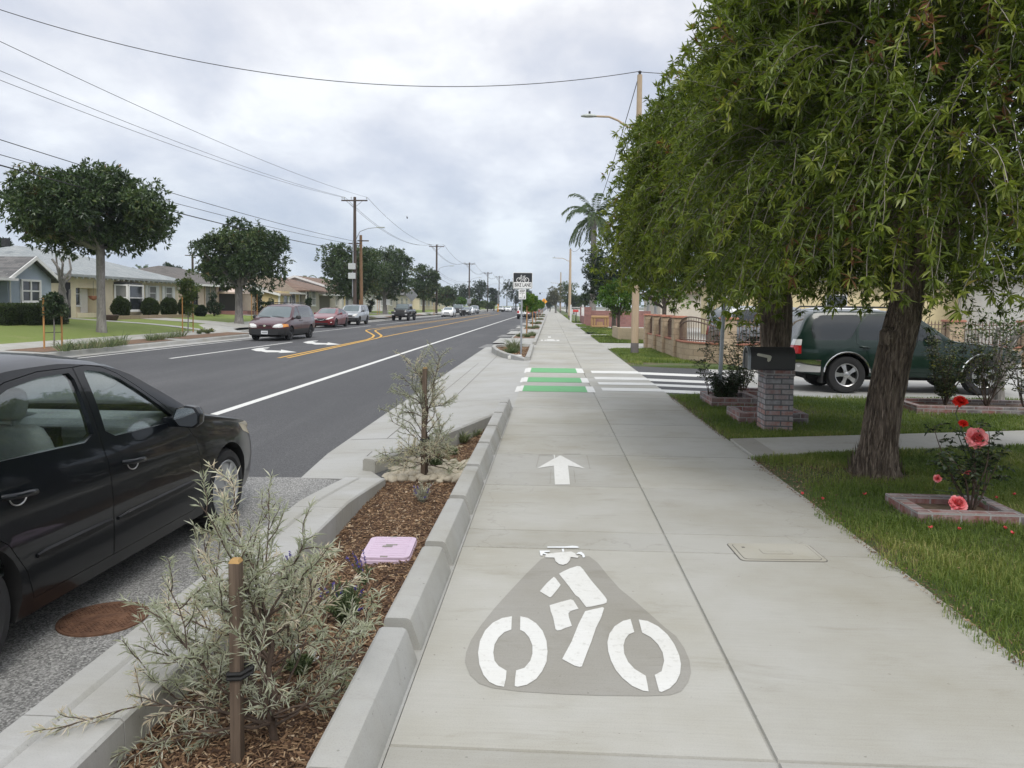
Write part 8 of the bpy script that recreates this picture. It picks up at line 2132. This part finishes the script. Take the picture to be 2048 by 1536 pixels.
# log frame planter, red block wall, white gate, mailbox further on
c = dp(1198, 649, 58); t = empty('log_bench', (c.x - .55, 58, 0), 0, 'chunky yellow log bench frame before the red block wall', 'bench'); hz = dp(1198, 631, 58).z; wd = 1.22
lg = MB(); lg.cyl((-.05, 0, hz - .12), (wd + .05, 0, hz - .12), .12, 10); lg.build('top_rail', M['logwood'], t, smooth=True)
for x in (0, .2, wd - .2, wd): MB().cyl((x, 0, .05), (x, 0, hz - .2), .085, 8).build('leg', M['logwood'], t, smooth=True)
MB().cyl((0, 0, .07), (wd, 0, .07), .08, 8).build('bottom_rail', M['logwood'], t, smooth=True); MB().bb(.38, wd - .38, -.05, .05, .1, .42).build('block', M['logwood'], t)
c = dp(1172, 650, 61); t = empty('red_block_wall', (c.x, 61, 0), 0, 'red block wall with thick end pillar beyond the log bench', 'wall'); hz = dp(1175, 614, 61).z
MB().bb(0, .42, 0, .42, -.1, hz).build('pillar', M['brick_red'], t, uv=True); MB().bb(.43, 5.2, .1, .3, -.1, hz * .82).build('wall', M['brick_red'], t, uv=True)
t = empty('red_block_wall', (dp(1160, 640, 76).x, 76, 0), 0, 'second red block wall with iron gate beside the red mailbox', 'wall'); hz = 1.55
MB().bb(0, .25, -9, 0, -.1, .7).build('wall', M['brick_red'], t, uv=True); MB().bb(0, .3, -9.4, -9, -.1, hz).build('pillar', M['brick_red'], t, uv=True); MB().bb(0, .3, 0, .4, -.1, hz).build('pillar', M['brick_red'], t, uv=True)
ir = MB()
for i in range(26): ir.bb(.1, .14, -8.9 + .34 * i, -8.86 + .34 * i, .7, 1.5)
ir.build('iron_bars', M['trim'], t)
c = dp(1150, 640, 78); t = empty('white_gate', (c.x - .45, 78, 0), 0, 'white iron gate beside the second lamp pole', 'gate'); 
for x in (0, 1.25): MB().bb(x - .09, x + .09, 0, .18, -.1, 1.75).build('gate_post', M['trim'], t)
gb = MB()
for i in range(8): gb.bb(.12 + .13 * i, .15 + .13 * i, .05, .08, .1, 1.5)
gb.bb(.1, 1.15, .04, .09, 1.45, 1.52); gb.build('gate_bars', M['trim'], t)
c = dp(1152, 643, 72); t = empty('roadside_mailbox', (c.x, 72, 0), 0, 'red mailbox on a thin black post by the white gate', 'mailbox'); MB().cyl((0, 0, -.1), (0, 0, 1.05), .04, 8).build('post', M['iron_black'], t); mb = MB(); mb.extr([(-.11, 1.05), (-.11, 1.2), (-.06, 1.27), (.06, 1.27), (.11, 1.2), (.11, 1.05)], -.30, .22, 'x'); mb.build('box', M['red'], t)
# fire hydrant-like yellow marker posts skipped; low weeds on the near verge
for i, (px, py) in enumerate(((1180, 668), (1190, 667), (1206, 668), (1222, 672))):
    p = gp(px, py, 0); tuft((p.x, p.y, -.01), .5, .30, 130, M['leaf_dark' if i == 0 else 'grass'], f'{["dark leafy weed", "low weed", "ragged weed", "broad weed"][i]} at the pavement edge before the low beige wall', 700 + i, 'weeds at the pavement edge', sc_=3)

# ------------------------------------------------------------------ people far down the pavement
def person(loc, H, rz, label, top, legs, step=.16):
    t = empty('person', loc, rz, label, 'person', 'people walking far down the pavement')
    k = H / 1.75
    J = {'pel': (0, 0, .93), 'chest': (0, .01, 1.28), 'neck': (0, .0, 1.50), 'head': (0, -.02, 1.60), 'crown': (0, -.01, 1.72), 'shL': (-.19, 0, 1.42), 'elL': (-.25, .05, 1.14), 'haL': (-.24, -.10, .90), 'fiL': (-.24, -.13, .80), 'shR': (.19, 0, 1.42), 'elR': (.25, -.05, 1.14), 'haR': (.24, .10, .90), 'fiR': (.24, .12, .80),
         'hiL': (-.095, 0, .90), 'knL': (-.10, -step * .6, .50), 'anL': (-.10, -step, .09), 'toL': (-.10, -step - .16, .03), 'hiR': (.095, 0, .90), 'knR': (.10, step * .2, .49), 'anR': (.10, step, .11), 'toR': (.10, step - .14, .03)}
    names = list(J); E = [('pel', 'chest'), ('chest', 'neck'), ('neck', 'head'), ('head', 'crown'), ('chest', 'shL'), ('shL', 'elL'), ('elL', 'haL'), ('haL', 'fiL'), ('chest', 'shR'), ('shR', 'elR'), ('elR', 'haR'), ('haR', 'fiR'), ('pel', 'hiL'), ('hiL', 'knL'), ('knL', 'anL'), ('anL', 'toL'), ('pel', 'hiR'), ('hiR', 'knR'), ('knR', 'anR'), ('anR', 'toR')]
    rad = dict(pel=.145, chest=.15, neck=.06, head=.10, crown=.075, shL=.07, elL=.047, haL=.036, fiL=.022, shR=.07, elR=.047, haR=.036, fiR=.022, hiL=.09, knL=.062, anL=.045, toL=.035, hiR=.09, knR=.062, anR=.045, toR=.035)
    me = bpy.data.meshes.new('body'); me.from_pydata([tuple(q * k for q in J[n]) for n in names], [(names.index(a), names.index(b)) for a, b in E], [])
    o = bpy.data.objects.new('tmp', me); COL.objects.link(o); md = o.modifiers.new('s', 'SKIN'); o.modifiers.new('sub', 'SUBSURF').levels = 1
    for i, n in enumerate(names): me.skin_vertices[0].data[i].radius = (rad[n] * k, rad[n] * k * (.75 if n in ('pel', 'chest') else 1))
    me.skin_vertices[0].data[0].use_root = True
    dg = bpy.context.evaluated_depsgraph_get(); out = bpy.data.meshes.new_from_object(o.evaluated_get(dg)); bpy.data.objects.remove(o)
    out.materials.clear()
    for m in (M['skin'], top, legs): out.materials.append(m)
    for p in out.polygons:
        z = p.center.z / k; p.use_smooth = True
        p.material_index = 0 if z > 1.52 or (abs(p.center.x) > .2 * k and z < .93) else (1 if z > .92 else 2)
    link_mesh('body', out, None, t)
    hb = MB(); hb.lathe([(.02, 1.50), (.105, 1.56), (.118, 1.64), (.09, 1.74), (.02, 1.77)], (0, .02, 0), 12); hb.v = [tuple(q * k for q in v) for v in hb.v]; hb.build('hair', M['cloth_black'], t, smooth=True)
c = dp(1096, 618, 240); person((c.x, 240, 0), 1.78, 0, 'person in black walking far down the pavement, nearer the bike path', M['cloth_black'], M['cloth_black'])
c = dp(1100.5, 618, 243); person((c.x, 243, 0), 1.65, 0, 'person in grey and black walking beside another far down the pavement', M['cloth_grey'], M['cloth_black'], -.14)
# bird on the wire
X = PX + 1.18
q = dp(782, 437, 91); t = empty('bird', (X, 91, q.z), 0, 'small dark bird sitting on the top wire past the pole with cabinets', 'bird'); mb = MB()
vs = []; n = 10
for i in range(11):
    u = i / 10; r_ = .085 * math.sin(math.pi * min(1, .06 + u * .9)) ** .8 * (1 if u < .6 else .9 - .6 * (u - .6)); c_ = Vector((0, -.16 + .34 * u, .15 - .13 * u))
    vs += [tuple(c_ + Vector((r_ * math.cos(a), 0, r_ * math.sin(a)))) for a in [6.2832 * q_ / n for q_ in range(n)]]
mb.add(vs, [(j * n + i, j * n + (i + 1) % n, (j + 1) * n + (i + 1) % n, (j + 1) * n + i) for j in range(10) for i in range(n)] + [tuple(range(n)), tuple(range(10 * n, 11 * n))])
mb.lathe([(.001, .14), (.05, .17), (.06, .21), (.04, .25), (.001, .26)], (0, -.17, 0), 10); mb.tube([(0, -.22, .21), (0, -.28, .20)], [.014, .003], 5); mb.build('body', M['cloth_black'], t, smooth=True)
# ------------------------------------------------------------------ grass
def nz(x, y, s, sd=0.0):
    return np.array([mn.noise(Vector((a * s + sd, b * s, sd))) for a, b in zip(x, y)])
def grass(name, x0, x1, y0, y1, n, hmin, hmax, wid, keep, seed, z0=-.005, power=1.0, tint=.45):
    g = np.random.default_rng(seed); X = x0 + (x1 - x0) * g.random(n); Y = y0 + (y1 - y0) * g.random(n) ** power
    pn = nz(X, Y, .9, seed); p2 = nz(X, Y, 3.1, seed + 5)
    k = keep(X, Y, pn, p2, g); X, Y, pn, p2 = X[k], Y[k], pn[k], p2[k]; n = len(X)
    h = (hmin + (hmax - hmin) * g.random(n) ** 1.3) * (1 + .5 * p2); a = g.random(n) * 6.283; ln = .25 + .75 * g.random(n)
    w = wid * (.7 + .6 * g.random(n)); D = np.stack([np.cos(a), np.sin(a), np.zeros(n)], 1); S = np.stack([-np.sin(a), np.cos(a), np.zeros(n)], 1)
    B = np.stack([X, Y, np.full(n, z0)], 1); V = np.empty((n, 5, 3)); md = B + D * (h * ln * .30)[:, None] + np.array([0, 0, 1]) * (h * .6)[:, None]
    V[:, 0] = B - S * w[:, None]; V[:, 1] = B + S * w[:, None]; V[:, 2] = md - S * w[:, None] * .75; V[:, 3] = md + S * w[:, None] * .75; V[:, 4] = md + D * (h * ln * .62)[:, None] + np.array([0, 0, 1]) * (h * .36 * (1.1 - ln))[:, None]
    i = np.arange(n)[:, None] * 5; F = np.concatenate([i + np.array([[0, 1, 3]]), i + np.array([[0, 3, 2]]), i + np.array([[2, 3, 4]])], 1).reshape(-1, 3)
    t = np.clip(tint + .48 * pn + g.normal(0, .17, n), 0, 1)
    return stuff(link_mesh(name, np_mesh(name, V.reshape(-1, 3), F, np.repeat(t, 3)), M['grass']))
def onpath(X, Y):
    lo = np.interp(X, [XR, 2.9, 5.7, 9.5], [8.05, 8.32, 9.15, 10.1]); hi = np.interp(X, [XR, 3.3, 6.3, 9.5], [9.12, 9.42, 10.2, 11.1]); return (Y > lo - .02) & (Y < hi + .02)
PLT = [(P1.x, P1.x + .76, P1.y, P1.y + .56), (P2.x - .04, P2.x + .76, P2.y, P2.y + .95), (P2.x + .55, P2.x + 1.25, P2.y + 1.05, P2.y + 1.65), (P3.x - .05, P3.x + .9, P3.y + .05, P3.y + .8), (P4.x - .1, P4.x + 2.5, P4b.y - .1, P4b.y + 1.0), (mp.x, mp.x + wP, mp.y, mp.y + dP)]
def keep_lawn(X, Y, pn, p2, g):
    k = ~onpath(X, Y)
    for a, b, c, d in PLT: k &= ~((X > a) & (X < b) & (Y > c) & (Y < d))
    k &= (X - A0.x) ** 2 + (Y - A0.y) ** 2 > .30 ** 2
    edge = np.clip((X - XR + .10 - .13 * p2 - .08 * pn - .22 * np.clip(1 - np.abs(Y - 7.0) / 1.1, 0, 1)) / .26, 0, 1)                       # thin and ragged at the pavement
    bare = np.clip(1 - ((X - A0.x + .5) ** 2 / .8 + (Y - A0.y + .0) ** 2 / .5), 0, 1)           # worn earth round the trunk
    bare2 = np.clip((Y - 9.6) / 1.2, 0, 1) * np.clip(.55 + 1.4 * pn, 0, 1) * .75
    d = edge * (1 - .9 * bare) * (1 - bare2) * np.clip(.95 + .5 * pn, .35, 1)
    return k & (g.random(len(X)) < d)
grass('grass', XR - .12, 6.2, 2.2, 8.6, 225000, .030, .088, .0022, keep_lawn, 1, power=.9)
grass('grass', XR - .03, 9.5, 8.2, 13.85, 150000, .04, .085, .0032, keep_lawn, 2)
def keep_verge(X, Y, pn, p2, g):
    xw = np.interp(Y, [FP[4].y - .4, FP[3].y, FP[0].y], [4.7, FP[3].x - .15, FP[0].x - .12])
    d = np.clip((Y - 20.7 - .8 * (X > 2.6) - .5 * p2) / 1.1, 0, 1) * np.clip((X - XR - .05 + .2 * p2) / .4, 0, 1)
    return (X < xw) & (g.random(len(X)) < d)
grass('grass', XR, 5.2, 20.7, 28.5, 60000, .05, .11, .006, keep_verge, 3)
ok = lambda X, Y, pn, p2, g: g.random(len(X)) < np.clip((X - XR) / .3, 0, 1) * np.clip(.8 + .6 * pn, 0, 1)
grass('grass', XR, 4.4, 33.3, 41, 26000, .05, .12, .010, ok, 4); grass('grass', XR, 4.4, 43.5, 55.8, 26000, .05, .11, .014, ok, 5); grass('grass', XR, 4.4, 58.6, 66, 9000, .05, .10, .02, ok, 6); grass('grass', XR, 4.4, 72.2, 130, 26000, .05, .12, .035, ok, 7)
# dry litter along the pavement edge under the trees
n = 4200; Yl = 2.6 + 11 * rng.random(n); Xl = XR - .06 + np.abs(rng.normal(0, .16, n)); Xl[::3] = A0.x - .35 + rng.normal(0, .45, len(Xl[::3])); Yl[::3] = A0.y + rng.normal(0, .4, len(Yl[::3]))
kl = ~onpath(Xl, Yl) & (Xl > XR - .07 - .05 * rng.random(n)); Xl, Yl = Xl[kl], Yl[kl]
stuff(chips('leaf_litter', Xl, Yl, .004 + .012 * rng.random(len(Xl)), .008 + .022 * rng.random(len(Xl)) ** 2, .003 + .005 * rng.random(len(Xl)), M['chip']))
# ------------------------------------------------------------------ light and sky
SUN_EL, SUN_AZ = 50.0, 163.0     # azimuth clockwise from +Y (street direction)
w = bpy.data.worlds.new("World"); scene.world = w; w.use_nodes = True; nt = w.node_tree
bg = nt.nodes['Background']
sky = nd(nt, 'ShaderNodeTexSky', sky_type='NISHITA', sun_disc=False, sun_elevation=R(SUN_EL), sun_rotation=R(SUN_AZ), altitude=50, air_density=1.0, dust_density=2.0, ozone_density=1.5)
tc = nd(nt, 'ShaderNodeTexCoord')
sx = nd(nt, 'ShaderNodeSeparateXYZ'); nt.links.new(tc.outputs['Generated'], sx.inputs[0])
def mth(op, a, b=None, cl=False):
    m = nd(nt, 'ShaderNodeMath', operation=op, use_clamp=cl)
    for i, v in enumerate((a, b)):
        if v is None: continue
        if hasattr(v, 'is_output'): nt.links.new(v, m.inputs[i])
        else: m.inputs[i].default_value = v
    return m.outputs[0]
up = mth('MAXIMUM', sx.outputs['Z'], 0.0)
den = mth('ADD', up, .30)
cx = nd(nt, 'ShaderNodeCombineXYZ')
nt.links.new(mth('DIVIDE', sx.outputs['X'], den), cx.inputs[0]); nt.links.new(mth('DIVIDE', sx.outputs['Y'], den), cx.inputs[1])
def wn(scale, det, rough, sh, dist=.0):
    mp = nd(nt, 'ShaderNodeMapping'); mp.inputs['Location'].default_value = sh; mp.inputs['Scale'].default_value = (1, .75, 1)
    nt.links.new(cx.outputs[0], mp.inputs[0])
    n = nd(nt, 'ShaderNodeTexNoise', i_Scale=scale, i_Detail=det, i_Roughness=rough, i_Distortion=dist); nt.links.new(mp.outputs[0], n.inputs['Vector'])
    return n.outputs['Fac']
n1 = wn(1.9, 7, .52, (3.1, 1.7, 0), .3); n2 = wn(4.6, 8, .6, (7.3, 2.2, 4))
nn = mth('ADD', mth('MULTIPLY', n1, .68), mth('MULTIPLY', n2, .32))
cl = ramp(nt, nn, [(.34, (5.0, 5.35, 6.15)), (.44, (5.9, 6.12, 6.75)), (.52, (6.95, 7.05, 7.45)), (.62, (8.5, 8.55, 8.65))])
# a cloud deck is brightest overhead and dimmest, bluest, at the skyline
grad = ramp(nt, up, [(0, (.88, .97, 1.07)), (.08, (.95, 1.03, 1.11)), (.18, (1.10, 1.14, 1.19)), (.36, (1.22, 1.22, 1.22)), (.55, (1.7, 1.7, 1.68)), (1, (2.1, 2.1, 2.05))])
c = mixc(nt, 1.0, cl.outputs[0], grad.outputs[0], 'MULTIPLY')
c = mixc(nt, .90, sky.outputs[0], c)
nt.links.new(c, bg.inputs[0]); bg.inputs[1].default_value = .1
sd = bpy.data.lights.new('sun', 'SUN'); sun = bpy.data.objects.new('sun', sd); COL.objects.link(sun)
sd.energy = 1.5; sd.angle = R(24); sd.color = (1, .955, .89)
az = R(SUN_AZ); el = R(SUN_EL)
dirv = Vector((math.sin(az) * math.cos(el), math.cos(az) * math.cos(el), math.sin(el)))
sun.rotation_euler = dirv.to_track_quat('Z', 'Y').to_euler()
scene.view_settings.view_transform = 'Standard'; scene.view_settings.look = 'None'
scene.view_settings.exposure = 0.14; scene.view_settings.gamma = 1.0
scene.render.engine = 'CYCLES'
cy = scene.cycles
cy.max_bounces = 6; cy.diffuse_bounces = 3; cy.glossy_bounces = 3; cy.transmission_bounces = 4; cy.transparent_max_bounces = 8
cy.use_denoising = True; cy.use_adaptive_sampling = True; cy.adaptive_threshold = .015
cy.caustics_reflective = False; cy.caustics_refractive = False
scene.render.film_transparent = False

# thin air between the street and the far trees
b = MB(); b.bb(-420, 420, -40, 1200, -1.42, 26)
hz = b.build('haze'); hz['kind'] = 'stuff'
m = bpy.data.materials.new('haze_air'); m.use_nodes = True; nt = m.node_tree
for n in list(nt.nodes):
    if n.type == 'BSDF_PRINCIPLED': nt.nodes.remove(n)
pv = nd(nt, 'ShaderNodeVolumePrincipled'); pv.inputs['Color'].default_value = (.80, .87, .95, 1); pv.inputs['Density'].default_value = .00028; pv.inputs['Anisotropy'].default_value = .2
nt.links.new(pv.outputs[0], nt.nodes['Material Output'].inputs['Volume']); hz.data.materials.append(m)
cy.volume_bounces = 1
